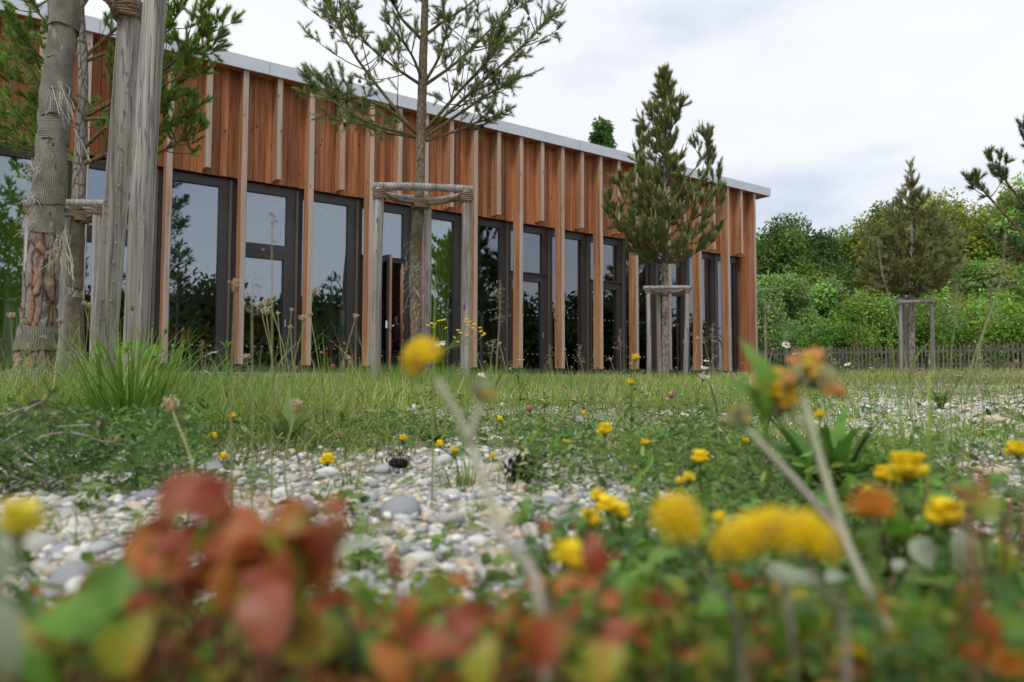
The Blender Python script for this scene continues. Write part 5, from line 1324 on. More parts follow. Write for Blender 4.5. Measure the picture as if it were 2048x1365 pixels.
patch(g, 440, 1150, 1.85, 2.7, 4200, .06, LN_T, (.35, .15, .05, .45), .014, .032)
patch(g, -60, 420, 1.15, 2.4, 5200, .12, LN_T, (.4, .1, .05, .45), .014, .034, (.75, .85, 1.0))
patch(g, 1150, 2150, .42, .75, 3400, .075, OV_T, (.7, .08, .0, .22), .010, .022)
patch(g, 250, 1250, .40, .56, 1700, .06, OV_T, (.5, .25, .0, .25), .010, .02)
X, Y = sample_ground(7000, 2.1, 9, -.9, .9, rng); k = rng.random(7000) < (1 - .9 * bare(X, Y)) * sstep(vnoise(X + 90, Y + 6, 1.5), .35, .7); X, Y = X[k], Y[k]; n_ = len(X)
scatter(g, LN_T, OV_F, rand_rot(n_, rng, 1.2), .022 + .03 * rng.random(n_), np.stack([X, Y, gz(X, Y) + .10 * rng.random(n_)], 1), gcol(n_, rng, (.5, .2, .05, .25)) * A([.8, .85, .9]))
patch(g, -100, 2150, .27, .44, 2600, .06, OV_T, (.55, .3, .0, .15), .008, .016)
g.build('ground_cover', M['leaf'], kind='stuff')

# foliage mass of low weeds nearest the lens
g = G(); n_ = 5200; Y = rng.uniform(.22, .42, n_); X = rng.uniform(-.80, .80, n_) * Y; lim = .20 - Y * (1165 + 60 * vnoise(X, Y, 9.0) - 757) / FPX
Z = gz(X, Y) + (np.maximum(lim - gz(X, Y), .01)) * rng.random(n_) ** .75
pal = A([(.22, .25, .028), (.13, .25, .028), (.34, .31, .04), (.34, .10, .03), (.38, .18, .03), (.06, .13, .028)]); rx_ = X / Y
pr = np.where(rx_ < .05, 1, 0); kc = np.where(pr == 1, rng.choice(6, n_, p=(.22, .20, .08, .28, .10, .12)), rng.choice(6, n_, p=(.16, .44, .08, .04, .03, .25)))
for tv, sel in ((OV_T, rng.random(n_) < .5), (LN_T, None)):
    sel = sel if sel is not None else ~first; first = sel
    m_ = int(sel.sum()); scatter(g, tv, OV_F, rand_rot(m_, rng, 1.5), .006 + .009 * rng.random(m_), np.stack([X, Y, Z], 1)[sel], pal[kc[sel]] * (.7 + .6 * rng.random((m_, 1))))
for k in range(420):
    tube(g, [A([X[k], Y[k], gz(X[k], Y[k]) - .005]), A([X[k] + rng.normal() * .006, Y[k], Z[k]])], .0007, 3, (.26, .22, .07), cap=False)
g.build('undergrowth', M['leaf'], kind='stuff')
# small weeds pushing up between the stones
g = G()
for k in range(170):
    Yc = math.exp(rng.uniform(math.log(.6), math.log(2.3))); Xc = rng.uniform(-.8, .7) * Yc; m_ = int(rng.integers(6, 26)); xx = Xc + rng.normal(size=m_) * .012 * Yc; yy = Yc + rng.normal(size=m_) * .012 * Yc
    if rng.random() < .55: blades(g, xx, yy, (.015 + .035 * rng.random(m_)) * (.7 + .4 * Yc), np.full(m_, .0014 + .0006 * Yc), .3 + .8 * rng.random(m_), gcol(m_, rng, (.35, .4, .25, 0)), rng)
    else: scatter(g, LN_T if rng.random() < .6 else OV_T, OV_F, rand_rot(m_, rng, 1.2), .010 + .014 * rng.random(m_), np.stack([xx, yy, gz(xx, yy) + .004 + .03 * rng.random(m_)], 1), gcol(m_, rng, (.45, .2, .0, .35)) * A([.8, .85, .95]))
g.build('gravel_weeds', M['leaf'], kind='stuff')
# ------------------------------------------------------------------ single plants
PRNG = np.random.default_rng(151)
def base_at(px, Y, dx=0.0):
    p = at(px, 760, Y); X = float(p[0]) + dx; return A([X, Y, float(gz(X, Y))])
def stem_curve(b, h, bend=.02, n_=9, rng=PRNG):
    m_ = (b + h) / 2 + A([rng.normal() * bend, rng.normal() * bend, .0]); return smooth_path([b - A([0, 0, .01]), m_, h], n_)
PET_T = A([[-.10, .18, 0], [.10, .18, 0], [.17, .62, .02], [.10, .97, -.01], [0, 1.0, .0], [-.10, .97, -.01], [-.17, .62, .02]]); PET_F = A([[0, 1, 2, 3], [0, 3, 5, 6]]); PET_F2 = A([[3, 4, 5]])
def daisy(px, py, Y, d, label, face=(0, -.25, 1), droop=.0, basepx=None):
    h = at(px, py, Y); b = base_at(basepx if basepx is not None else px + PRNG.normal() * 12, Y + PRNG.uniform(-.03, .06)); t = thing('oxeye_daisy', b, label, 'flower', 'oxeye daisies in the meadow')
    g = G(); c = stem_curve(b, h, .015); tube(g, c, np.linspace(.0016, .0011, 9), 5, (.12, .19, .05), cap=False); g.build('stem', M['stem'], t)
    R = frame_to(face); n_ = 18; g = G(); r = d / 2
    an = np.arange(n_) * 2 * PI / n_ + PRNG.normal(size=n_) * .06
    Rz = np.stack([np.stack([np.cos(an), -np.sin(an), 0 * an], -1), np.stack([np.sin(an), np.cos(an), 0 * an], -1), np.stack([0 * an, 0 * an, 0 * an + 1], -1)], 1)
    el = PRNG.normal(size=n_) * .10 - droop; Rx = np.stack([np.stack([0 * el + 1, 0 * el, 0 * el], -1), np.stack([0 * el, np.cos(el), -np.sin(el)], -1), np.stack([0 * el, np.sin(el), np.cos(el)], -1)], 1)
    scatter(g, PET_T, [PET_F, PET_F2], R[None] @ Rz @ Rx, r * (.9 + .15 * PRNG.random(n_)), np.tile(h, (n_, 1)), np.tile(A([.80, .80, .78]), (n_, 1))); g.build('petals', M['petal'], t)
    g = G(); blob(g, h + R[:, 2] * r * .06, (r * .3, r * .3, r * .14), (.62, .42, .02), SPH, R); blob(g, h - R[:, 2] * r * .1, (r * .26, r * .26, r * .12), (.10, .16, .04), SPL, R); g.build('flower_disc', M['petal'], t, smooth=True)
    g = G(); k = 3; scatter(g, LN_T, OV_F, rand_rot(k, PRNG, 1.0), np.full(k, .03), c[[2, 3, 4]], np.tile(A([.07, .14, .03]), (k, 1))); g.build('leaves', M['leaf'], t)
def plantain(px, py, Y, s, label, flower=.6, basepx=None, col=(.26, .17, .09), lean=None):
    h = at(px, py, Y); b = base_at(basepx if basepx is not None else px + PRNG.normal() * 25, Y + PRNG.uniform(-.06, .06)); t = thing('plantain_stalk', b, label, 'wildflower', 'ribwort plantain stalks')
    c = stem_curve(b, h, .015, 10); g = G(); tube(g, c, np.linspace(.0017, .0012, 10), 5, (.17, .22, .07), cap=False, col2=(.30, .30, .13)); g.build('stem', M['stem'], t)
    d = nrm(c[-1] - c[-2]); R = frame_to(d); g = G(); blob(g, h + d * s * .5, (s * .27, s * .27, s * .58), col, SPH, R)
    for k in range(26):
        z = PRNG.uniform(-.5, .5); a = PRNG.random() * 6.3; r = .27 * math.sqrt(max(0, 1 - (z / .58) ** 2)); blob(g, h + d * s * .5 + R @ (A([math.cos(a) * r, math.sin(a) * r, z]) * s), s * .07, A(col) * PRNG.uniform(.6, 1.35), SPL)
    g.build('flower_spike', M['stem'], t, smooth=True)
    if flower > 0:
        g = G(); n_ = int(34 * flower)
        for k in range(n_):
            z = PRNG.uniform(-.15, .45); a = PRNG.random() * 6.3; r = PRNG.uniform(.36, .58); p = h + d * s * .5 + R @ (A([math.cos(a) * r, math.sin(a) * r, z]) * s); blob(g, p, s * .075, (.68, .66, .52), SPL); tube(g, [p, h + d * s * (.5 + z)], s * .012, 3, (.6, .58, .45), cap=False)
        g.build('anthers', M['petal'], t, smooth=True)
def strip_leaf(g, b, d, L, w, arch, col, rng, segs=8, fold=.25, up=.9):
    """long leaf: starts upright, arches towards d"""
    d = nrm(A(d) * A([1, 1, 0])); s = np.cross(d, A([0, 0, 1.])); V, C = [], []
    for i in range(segs + 1):
        t_ = i / segs; c = b + d * (L * (arch * t_ ** 1.7 + .12 * t_)) + A([0, 0, 1.]) * (L * up * (t_ - .42 * arch * t_ ** 2.6)); w_ = w * (.35 + .65 * math.sin(min(1, t_ * 1.15 + .1) * PI) ** .8) * .5 * (1 if t_ < .98 else .15)
        n_ = A([0, 0, 1.]) * fold * w_; V += [c - s * w_ + n_, c, c + s * w_ + n_]; k = A(col) * (.75 + .4 * t_); C += [k, k * .9, k]
    f = []
    for i in range(segs):
        a = i * 3; f += [[a, a + 1, a + 4, a + 3], [a + 1, a + 2, a + 5, a + 4]]
    g.add(V, f, A(C))
def tuft(px, Y, n_, hmin, hmax, w, label, cols=None, spread=.05, name='grass_tuft', lean=.7, group='grass tufts', p=(.75, .15, .03, .07)):
    b = base_at(px, Y); t = thing(name, b, label, 'grass', group); g = G()
    X = b[0] + PRNG.normal(size=n_) * spread; Yv = b[1] + PRNG.normal(size=n_) * spread; yaw = np.arctan2(Yv - b[1], X - b[0]) + PRNG.normal(size=n_) * .5
    blades(g, X, Yv, hmin + (hmax - hmin) * PRNG.random(n_), np.full(n_, w) * (.7 + .6 * PRNG.random(n_)), lean * (.25 + PRNG.random(n_)), gcol(n_, PRNG, p) if cols is None else vary(cols, n_, PRNG, .3, .1), PRNG, yaw=yaw)
    g.build('blades', M['leaf'], t, kind='stuff')
def panicle(px, py, Y, label, ln=.10, basepx=None, col=(.30, .24, .15), droop=0.0, dirx=0.0, n_=46, stem=(.20, .27, .09)):
    h = at(px, py, Y); b = base_at(basepx if basepx is not None else px + PRNG.normal() * 20, Y + PRNG.uniform(-.05, .05)); t = thing('grass_stalk', b, label, 'grass', 'flowering grass stalks')
    d0 = A([dirx, 0, 0.]); c = smooth_path([b - A([0, 0, .01]), b * .5 + h * .5 - d0 * .03, h - A([0, 0, ln * .8]) - d0 * .02, h - A([0, 0, droop])], 16); g = G(); tube(g, c, np.linspace(.0015, .0006, 16), 4, stem, cap=False, col2=A(col)); 
    g.build('stem', M['stem'], t); g = G(); q = PRNG.random(n_)
    p = h - A([0, 0, droop]) + (c[-5] - c[-1]) * q[:, None] * (ln / max(np.linalg.norm(c[-5] - c[-1]), 1e-4)); off = PRNG.normal(size=(n_, 3)) * A([1, 1, .4]) * (.0035 + .010 * q[:, None]); R = rand_rot(n_, PRNG, .8)
    scatter(g, OV_T * A([.5, 1, 2]) , OV_F, R, .006 + .004 * PRNG.random(n_), p + off, vary(col, n_, PRNG, .35, .1)); 
    for k in range(0, n_, 2): tube(g, [p[k], p[k] + off[k]], .0004, 3, col, cap=False)
    g.build('seed_head', M['stem'], t)
    g = G(); strip_leaf(g, c[4], (PRNG.normal(), PRNG.normal(), 0), .12, .004, .6, (.14, .24, .05), PRNG, 6); g.build('blade', M['leaf'], t)
def floret(g, c, d, s, col, col2=None):
    """pea flower: keel, two wings and a raised standard petal"""
    R = frame_to(d); blob(g, c + d * s * .45, (s * .2, s * .26, s * .5), col, SPL, R)
    for sx in (-1, 1): blob(g, c + d * s * .5 + R[:, 0] * sx * s * .2, (s * .10, s * .24, s * .42), A(col) * .94, SPL, R)
    v = [(-.1, .1, .1), (.1, .1, .1), (.42, .45, .5), (.36, .62, .95), (0, .62, 1.05), (-.36, .62, .95), (-.42, .45, .5)]; g.add(A(v) * s @ R.T + c, A([[0, 1, 2, 6], [2, 3, 5, 6]]), A(col2 if col2 is not None else col)); n0 = g.n - 7; g.F.append((A([[3, 4, 5]]) + n0, np.zeros(1, np.int32)))
YEL = (.97, .77, .03); ORG = (.80, .27, .02)
def trefoil(px, py, Y, d, label, n_=6, col=YEL, col2=None, basepx=None, spread=1.0, stem_c=(.13, .2, .05), leaves=True):
    h = at(px, py, Y); b = base_at(basepx if basepx is not None else px + PRNG.normal() * 20, Y + PRNG.uniform(0, .05)); t = thing('trefoil_flower', b, label, 'flower', 'yellow trefoil flowers')
    c = stem_curve(b, h - A([0, 0, d * .35]), .012); g = G(); tube(g, c, .0011, 5, stem_c, cap=False); g.build('stem', M['stem'], t)
    g = G(); s = d * .55
    for k in range(n_):
        a = k * 2 * PI / n_ + PRNG.normal() * .2; dd_ = nrm(A([math.cos(a) * spread, math.sin(a) * spread, PRNG.uniform(.25, .75)])); floret(g, h - A([0, 0, d * .2]) + dd_ * s * .1, dd_, s, A(col) * PRNG.uniform(.88, 1.05), col2 if (col2 is not None and k % 2) else None)
    g.build('petals', M['petal'], t)
    g = G(); blob(g, h - A([0, 0, d * .28]), (d * .16, d * .16, d * .2), (.12, .17, .05), SPL); g.build('calyx', M['stem'], t)
    if leaves:
        g = G(); k = 9; i = PRNG.integers(2, 8, k); scatter(g, OV_T, OV_F, rand_rot(k, PRNG, 1.2), .008 + .006 * PRNG.random(k), c[i], vary((.08, .17, .035), k, PRNG)); g.build('leaves', M['leaf'], t)
def vetch_head(g, g2, h, d, s, tipcol, rng, n_=34, cal=(.42, .47, .30)):
    """woolly cushion of long calyces with petals at their tips"""
    R = frame_to(d); n_ = 46
    for k in range(n_):
        a = k * 2.399; u_ = (k + .5) / n_; th = math.acos(1 - u_ * 1.15); q = R @ A([math.cos(a) * math.sin(th), math.sin(a) * math.sin(th), math.cos(th)]); c = h + q * s * .12
        tube(g, [c, c + q * s * .2, c + q * s * .36], [s * .05, s * .085, s * .05], 5, cal, col2=(.52, .52, .28)); floret(g2, c + q * s * .28, q, s * .32, tipcol if rng.random() < .75 else (.80, .62, .12)) if (tipcol[0] >= .86 or rng.random() < .28) else None
def kidney_vetch(head, stem_pts, Y, s, label, tipcol=YEL, d=(0, -.2, 1), r=.0016, stemcol=(.30, .25, .23), bracts=6, more=()):
    """head and stem given as photo pixels with their own distances"""
    P_ = [at(px, py, y_) for px, py, y_ in stem_pts]; b = P_[0]; b = A([b[0], b[1], float(gz(b[0], b[1]))]); t = thing('kidney_vetch', b, label, 'flower', 'kidney vetch flowers')
    P_ = [b - A([0, 0, .005])] + P_[1:]
    g = G(); tube(g, smooth_path(P_, 22), np.linspace(r * 1.15, r * .85, 22), 8, stemcol, col2=(.36, .38, .24)); g.build('stem', M['stem'], t, smooth=True)
    for hd, pts, sz, tc, dv in [(head, None, s, tipcol, d)] + list(more):
        h = at(*hd); g = G(); g2 = G(); vetch_head(g, g2, h, nrm(A(dv)), sz, tc, PRNG); g.build('calyx', M['petal'], t, smooth=True); g2.build('petals', M['petal'], t)
        if pts is not None:
            g = G(); q = [at(*p) for p in pts]; tube(g, smooth_path(q, 14), r * .8, 7, stemcol, col2=(.36, .38, .24)); g.build('stem', M['stem'], t, smooth=True)
        g = G(); R = frame_to(nrm(A(dv)))
        for k in range(bracts):
            a = k * 2 * PI / bracts; x = R @ A([math.cos(a), math.sin(a), -.25]); strip = R @ A([-math.sin(a), math.cos(a), 0]); b0 = h - R[:, 2] * sz * .08; L_ = sz * .62
            V = []
            for i in range(5):
                u_ = i / 4; w_ = sz * .10 * math.sin(PI * (.15 + .8 * u_)); cc = b0 + x * L_ * u_ + R[:, 2] * sz * .25 * u_ ** 2; V += [cc - strip * w_, cc + strip * w_]
            g.add(V, [[2 * i, 2 * i + 1, 2 * i + 3, 2 * i + 2] for i in range(4)], (.10, .19, .07))
        g.build('bracts', M['leaf'], t)
def leaf_mesh(kind, rng):
    """one large leaf, about 1 long along +Y, cupped and wavy"""
    nu, nv = 6, 9; V = []
    for j in range(nv):
        v = j / (nv - 1); w_ = {'ovate': .36 * math.sin(PI * min(1, v * .92 + .06)) ** .75 * (1.15 - .5 * v), 'round': .44 * math.sin(PI * (v * .94 + .04)) ** .6, 'lance': .17 * math.sin(PI * (v * .94 + .04)) ** .8}[kind]
        for i in range(nu):
            u_ = (i / (nu - 1) - .5) * 2; x = u_ * w_; z = .30 * abs(x) ** 1.3 + .10 * math.sin(PI * v) - .28 * v * v + .025 * math.sin(v * 9 + u_ * 3 + rng.random()); V.append((x, v, z))
    f = [[j * nu + i, j * nu + i + 1, (j + 1) * nu + i + 1, (j + 1) * nu + i] for j in range(nv - 1) for i in range(nu - 1)]
    return A(V), A(f)
def leaf_material(name, c1, c2, c3=None, transl=.38):
    mt, t, b = newmat(name); L = t.links.new
    n_ = nd(t, 'ShaderNodeTexNoise', Scale=1.6, Detail=3.0); oi = nd(t, 'ShaderNodeObjectInfo'); ad = nd(t, 'ShaderNodeVectorMath', operation='ADD'); L(coords(t), ad.inputs[0]); ml = nd(t, 'ShaderNodeVectorMath', operation='SCALE'); ml.inputs[0].default_value = (31, 17, 23); L(oi.outputs['Random'], ml.inputs['Scale']); L(ml.outputs[0], ad.inputs[1]); L(ad.outputs[0], n_.inputs['Vector'])
    r = ramp(t, [(.36, c1), (.52, c2), (.64, c3 if c3 is not None else c2)]); L(n_.outputs['Fac'], r.inputs['Fac'])
    w_ = nd(t, 'ShaderNodeTexWave', Scale=3.2, Distortion=1.5); L(coords(t, (1.4, 1, 1)), w_.inputs['Vector']); rw = ramp(t, [(.0, (.82, .82, .82)), (1., (1.08, 1.08, 1.08))]); L(w_.outputs['Fac'], rw.inputs['Fac'])
    c = mix(t, r.outputs['Color'], rw.outputs['Color'], 1.0, 'MULTIPLY'); L(c, b.inputs['Base Color']); b.inputs['Roughness'].default_value = .5
    tr = nd(t, 'ShaderNodeBsdfTranslucent'); L(c, tr.inputs['Color']); mx = nd(t, 'ShaderNodeMixShader'); mx.inputs[0].default_value = transl; L(b.outputs[0], mx.inputs[1]); L(tr.outputs[0], mx.inputs[2]); L(mx.outputs[0], t.nodes['Material Output'].inputs['Surface'])
    return mt
LMAT = {'red': leaf_material('red_leaf', (.30, .05, .022), (.36, .085, .030), (.27, .13, .03)), 'orange': leaf_material('orange_leaf', (.42, .10, .02), (.50, .17, .03), (.28, .20, .03)),
        'green': leaf_material('green_leaf', (.085, .20, .018), (.14, .30, .03), (.19, .36, .045)), 'olive': leaf_material('olive_leaf', (.20, .25, .02), (.34, .34, .03), (.40, .24, .03)), 'pale': leaf_material('grey_green_leaf', (.30, .36, .24), (.40, .46, .33)), 'dark': leaf_material('dark_green_leaf', (.05, .13, .028), (.08, .18, .035)), 'pink': leaf_material('pink_leaf', (.38, .10, .07), (.42, .15, .09), (.34, .10, .05))}
LMESH = {}
for kd in ('ovate', 'round', 'lance'):
    for mk in LMAT:
        for q in range(2):
            v_, f_ = leaf_mesh(kd, np.random.default_rng(200 + q)); LMESH[kd, mk, q] = G().add(v_, f_).mesh('leaf', LMAT[mk], None, True)
def leafy_plant(label, leaves, stemcol=(.22, .10, .06), name='wild_plant', cat='plant', group='low plants close to the lens', base=None, sc=.0007):
    """leaves: (px, py, Y, length m, kind, colour, facing vector or None, roll)"""
    cx = np.mean([l[0] for l in leaves]); yy = np.mean([l[2] for l in leaves]) + .02
    b = base_at(cx, yy) if base is None else base; t = thing(name, b, label, cat, group); g = G()
    for px, py, Y, L_, kd, mk, ax, roll in leaves:
        c = at(px, py, Y); d = nrm(A(ax) if ax is not None else A([PRNG.normal(), PRNG.normal() * .6, PRNG.uniform(-.1, .9)])); 
        z = nrm(A([PRNG.normal() * .5, -.55, .8])); x = nrm(np.cross(d, z)); z = np.cross(x, d); Rm = np.stack([x, d, z], 1)
        if roll: cr_, sr_ = math.cos(roll), math.sin(roll); Rm = Rm @ A([[cr_, 0, sr_], [0, 1, 0], [-sr_, 0, cr_]])
        p0 = c - d * L_ * .5; o = linkcopy('leaf', LMESH[kd, mk, int(PRNG.integers(0, 2))], t)
        mm = Matrix.Identity(4)
        for i in range(3):
            for j in range(3): mm[i][j] = float(Rm[i, j] * L_)
            mm[i][3] = float(p0[i] - b[i])
        o.matrix_basis = mm
        q = A([b[0] + (p0[0] - b[0]) * .35, b[1] + (p0[1] - b[1]) * .35, float(gz(b[0], b[1]))]); tube(g, smooth_path([q, (q + p0) / 2 + A([0, 0, .008]), p0], 7), sc, 4, stemcol, cap=False)
    g.build('stem', M['stem'], t); return t

# big blurred red and green plants right before the lens
RUST = [(float(PRNG.uniform(270, 655)), float(1000 + 210 * PRNG.random()), float(PRNG.uniform(.205, .245)), float(PRNG.uniform(.008, .016)), str(PRNG.choice(['ovate', 'lance', 'round'])), str(PRNG.choice(['red', 'red', 'orange', 'olive'])), None, float(PRNG.normal() * .5)) for _ in range(46)]
RUST = [q for q in RUST if q[1] > 1040 + 60 * math.sin(q[0] * .012 + 3)]
leafy_plant('large rust red leaves blurred close to the lens at lower left', RUST + [
    (378, 990, .235, 0.0240, 'ovate', 'red', (.9, 0, .5), .2), (300, 1085, .235, 0.0208, 'ovate', 'red', (.6, -.2, .75), .4), (440, 1120, .225, 0.0288, 'ovate', 'red', (.2, -.3, .9), .3), (505, 1100, .22, 0.0272, 'ovate', 'orange', (-.3, 0, .9), -.3),
    (565, 1065, .22, 0.0288, 'ovate', 'orange', (-.15, .1, 1), .9), (610, 1115, .22, 0.0272, 'ovate', 'red', (.5, .1, -.75), -.8), (545, 1150, .21, 0.0190, 'round', 'red', (.2, -.5, -.7), .1), (535, 1225, .20, 0.0179, 'round', 'pink', (.1, -.6, -.6), 0),
    (395, 1150, .23, 0.0185, 'ovate', 'orange', (-.7, .1, .4), .5), (470, 1190, .215, 0.0198, 'ovate', 'orange', (.4, .2, -.7), .5), (590, 1175, .215, 0.0185, 'lance', 'olive', (.5, 0, -.8), 0), (640, 1090, .222, .020, 'ovate', 'red', (.7, 0, .6), .3), (420, 1060, .235, .02, 'lance', 'olive', (.5, 0, .8), .3), (350, 1110, .235, .022, 'ovate', 'red', (.3, 0, .9), .6), (500, 1190, .215, .02, 'lance', 'olive', (.1, 0, .9), .5), (640, 1140, .222, .018, 'ovate', 'orange', (.4, 0, -.9), .3), (575, 1120, .212, .022, 'lance', 'olive', (.6, 0, -.8), .3), (410, 1000, .234, .022, 'ovate', 'red', (.8, 0, -.3), .5), (520, 1120, .225, 0.0240, 'round', 'red', (.5, .3, .5), .6), (455, 1070, .235, 0.0208, 'ovate', 'orange', (.2, .1, .9), -.5)], sc=.00035)
leafy_plant('broad green leaves with orange edge blurred at the lower left corner', [
    (230, 1180, .225, 0.0277, 'ovate', 'green', (.8, -.1, .45), .1), (165, 1240, .215, 0.0238, 'round', 'green', (-.6, -.2, .3), .2), (300, 1175, .23, 0.0198, 'ovate', 'green', (.9, .1, -.2), -.3), (110, 1225, .225, 0.0145, 'lance', 'orange', (.9, 0, .3), 0), (180, 1160, .235, 0.0145, 'lance', 'orange', (.2, 0, 1), 0),
    (60, 1330, .20, 0.0224, 'lance', 'green', (.7, 0, -.6), 0), (20, 1290, .21, 0.0224, 'lance', 'olive', (.6, 0, .7), 0), (250, 1290, .21, 0.0198, 'ovate', 'olive', (.4, 0, .6), .4)])
leafy_plant('rust and red leaves blurred at the bottom centre', [
    (1090, 1290, .20, 0.0171, 'round', 'red', (.2, -.4, .6), .2), (870, 1290, .205, 0.0161, 'ovate', 'red', (.8, -.2, .3), .1), (1190, 1110, .26, 0.0150, 'ovate', 'red', (-.2, 0, .9), .5), (1135, 1165, .25, 0.0114, 'ovate', 'orange', (.8, 0, .5), 0), (790, 1130, .25, 0.0127, 'lance', 'red', (-.2, 0, 1), .5),
    (820, 1220, .22, 0.0124, 'lance', 'orange', (-.1, 0, 1), .4), (1010, 1240, .22, 0.0104, 'lance', 'orange', (.3, 0, .9), .2), (1145, 1225, .225, 0.0114, 'lance', 'red', (.5, 0, .8), 0), (1240, 1260, .22, 0.0124, 'ovate', 'red', (.7, 0, .5), .2), (960, 1330, .195, 0.0143, 'ovate', 'olive', (.2, 0, .9), .3), (1200, 1330, .19, 0.0133, 'round', 'olive', (.4, -.3, .6), .3), (780, 1330, .2, 0.0143, 'ovate', 'orange', (-.4, 0, .8), .3)])
def fill_plant(label, px0, px1, py0, py1, Y0, Y1, n_, mats, ls, kinds=('ovate', 'lance', 'round')):
    L_ = []
    for k in range(n_):
        py = py0 + (py1 - py0) * PRNG.random() ** .8; L_.append((PRNG.uniform(px0, px1), py, PRNG.uniform(Y0, Y1), PRNG.uniform(*ls), str(PRNG.choice(kinds)), str(PRNG.choice(mats)), None, PRNG.normal() * .4))
    leafy_plant(label, L_)
fill_plant('olive and rust leaf tangle in the bottom left corner', -40, 330, 1250, 1400, .22, .34, 51, ('olive', 'olive', 'green', 'orange', 'red', 'dark'), (0.0098, 0.0190))
fill_plant('olive green leaves with dark gaps below the large rust red leaves', 300, 720, 1215, 1400, .22, .36, 64, ('olive', 'olive', 'olive', 'red', 'green', 'orange', 'dark'), (0.0086, 0.0177))
fill_plant('olive and red leaf tangle at the bottom left of centre', 640, 960, 1180, 1400, .24, .38, 58, ('olive', 'olive', 'red', 'green', 'orange', 'dark'), (0.0086, 0.0177))
fill_plant('mixed green and red leaves at the bottom centre', 920, 1280, 1150, 1400, .26, .42, 67, ('green', 'green', 'olive', 'red', 'dark', 'orange'), (0.0080, 0.0170))
fill_plant('green leaf tangle at the bottom right of centre', 1230, 1560, 1140, 1400, .26, .44, 67, ('green', 'dark', 'green', 'green', 'olive', 'red'), (0.0073, 0.0163))
fill_plant('green leaves with pale undersides below the large yellow head', 1500, 1800, 1120, 1400, .28, .46, 64, ('green', 'dark', 'green', 'pale', 'olive'), (0.0080, 0.0177))
fill_plant('green and orange leaves in the bottom right corner', 1780, 2090, 1160, 1400, .28, .46, 55, ('green', 'dark', 'olive', 'orange', 'pale', 'red'), (0.0080, 0.0177))
fill_plant('small green leaves with red tips in the gravel right of centre', 1030, 1300, 1010, 1160, .45, .7, 46, ('green', 'dark', 'red', 'green', 'dark'), (0.0098, 0.0231), ('lance', 'ovate'))
fill_plant('green trefoil leaves round the yellow heads on the right', 1600, 1950, 960, 1120, .5, .8, 67, ('green', 'dark', 'green', 'green'), (0.0110, 0.0231))
fill_plant('grey green leaves at the right edge', 1930, 2080, 950, 1250, .35, .55, 33, ('green', 'dark', 'pale', 'green'), (0.0098, 0.0204))
leafy_plant('three rounded pale grey green leaves low on the right', [(1850, 1108, .42, .020, 'round', 'pale', (.9, 0, -.4), .3), (1930, 1100, .42, .021, 'round', 'pale', (.1, 0, 1), .8), (1600, 1180, .40, .026, 'round', 'pale', (.4, 0, .6), .2), (2010, 1115, .42, .024, 'ovate', 'olive', (.2, 0, 1), .6)], stemcol=(.2, .25, .12))
leafy_plant('rusty curled leaf on thin stem at the right edge', [(1950, 965, .175, .0125, 'round', 'orange', (.3, -.2, .7), .4), (1980, 1010, .28, .013, 'ovate', 'olive', (.5, 0, .5), .3), (1925, 990, .28, .012, 'ovate', 'orange', (-.3, 0, .6), 0)])
leafy_plant('pale green leaf edge blurred at the left edge', [(-14, 1130, .16, .022, 'lance', 'pale', (.15, 0, 1), .6), (0, 1260, .16, .022, 'lance', 'pale', (.4, 0, -.8), .2)], stemcol=(.3, .36, .25))
leafy_plant('grey green lance leaf tip left of centre over the stones', [(695, 1100, .42, .030, 'lance', 'pale', (.7, 0, .6), .2), (560, 1180, .40, .03, 'lance', 'green', (.6, 0, .5), .2)], stemcol=(.2, .25, .12))
leafy_plant('bright green twin leaf tips blurred beside the vetch heads', [(1524, 752, .40, .046, 'lance', 'green', (-.05, .1, 1), 0), (1497, 790, .41, .036, 'lance', 'green', (-.5, .1, .9), 0)], stemcol=(.16, .28, .05), base=base_at(1560, .62))

# kidney vetch
kidney_vetch((848, 722, .345), [(1100, 1290, .24), (1085, 1230, .25), (1010, 1080, .29), (955, 930, .315), (925, 850, .33), (875, 760, .34)], .3, .0155, 'tall kidney vetch with yellow head blurred before the middle tree', (.98, .82, .05), (-.55, -.35, .75), .0019,
    more=[((965, 790, .33), [(938, 880, .32), (950, 840, .325), (963, 800, .33)], .011, (.35, .36, .24), (.3, -.1, .9))])
kidney_vetch((1622, 765, .40), [(1810, 1340, .30), (1790, 1300, .31), (1735, 1180, .335), (1690, 1075, .355), (1650, 950, .37), (1605, 790, .395)], .4, .027, 'kidney vetch with green and orange fading head on the thick right stem', (.84, .46, .16), (.25, -.2, .9), .0021,
    more=[((1556, 800, .41), [(1640, 930, .375), (1620, 860, .39), (1570, 815, .405)], .025, (.84, .58, .05), (-.7, -.3, .5)), ((1478, 842, .40), [(1690, 1075, .355), (1590, 960, .375), (1520, 885, .39), (1485, 850, .40)], .013, (.32, .36, .2), (-.5, -.1, .8))])
kidney_vetch((1548, 1078, .215), [(1700, 1330, .24), (1690, 1290, .238), (1650, 1180, .23), (1600, 1110, .22)], .22, .0125, 'large golden yellow head blurred low on the right', (.98, .81, .03), (.1, -.25, 1), .0015,
    more=[((1605, 1080, .216), None, .0115, (.98, .80, .03), (.4, -.3, .9)), ((1503, 1080, .217), None, .0105, (.98, .81, .03), (-.4, -.3, .9)), ((1640, 1090, .22), None, .009, (.97, .77, .03), (.7, -.3, .6))])
kidney_vetch((1352, 1045, .235), [(1500, 1330, .26), (1480, 1290, .258), (1420, 1160, .25), (1380, 1090, .24)], .235, .0125, 'yellow head blurred left of the largest golden head', (.98, .81, .03), (.2, -.6, .7), .0012)
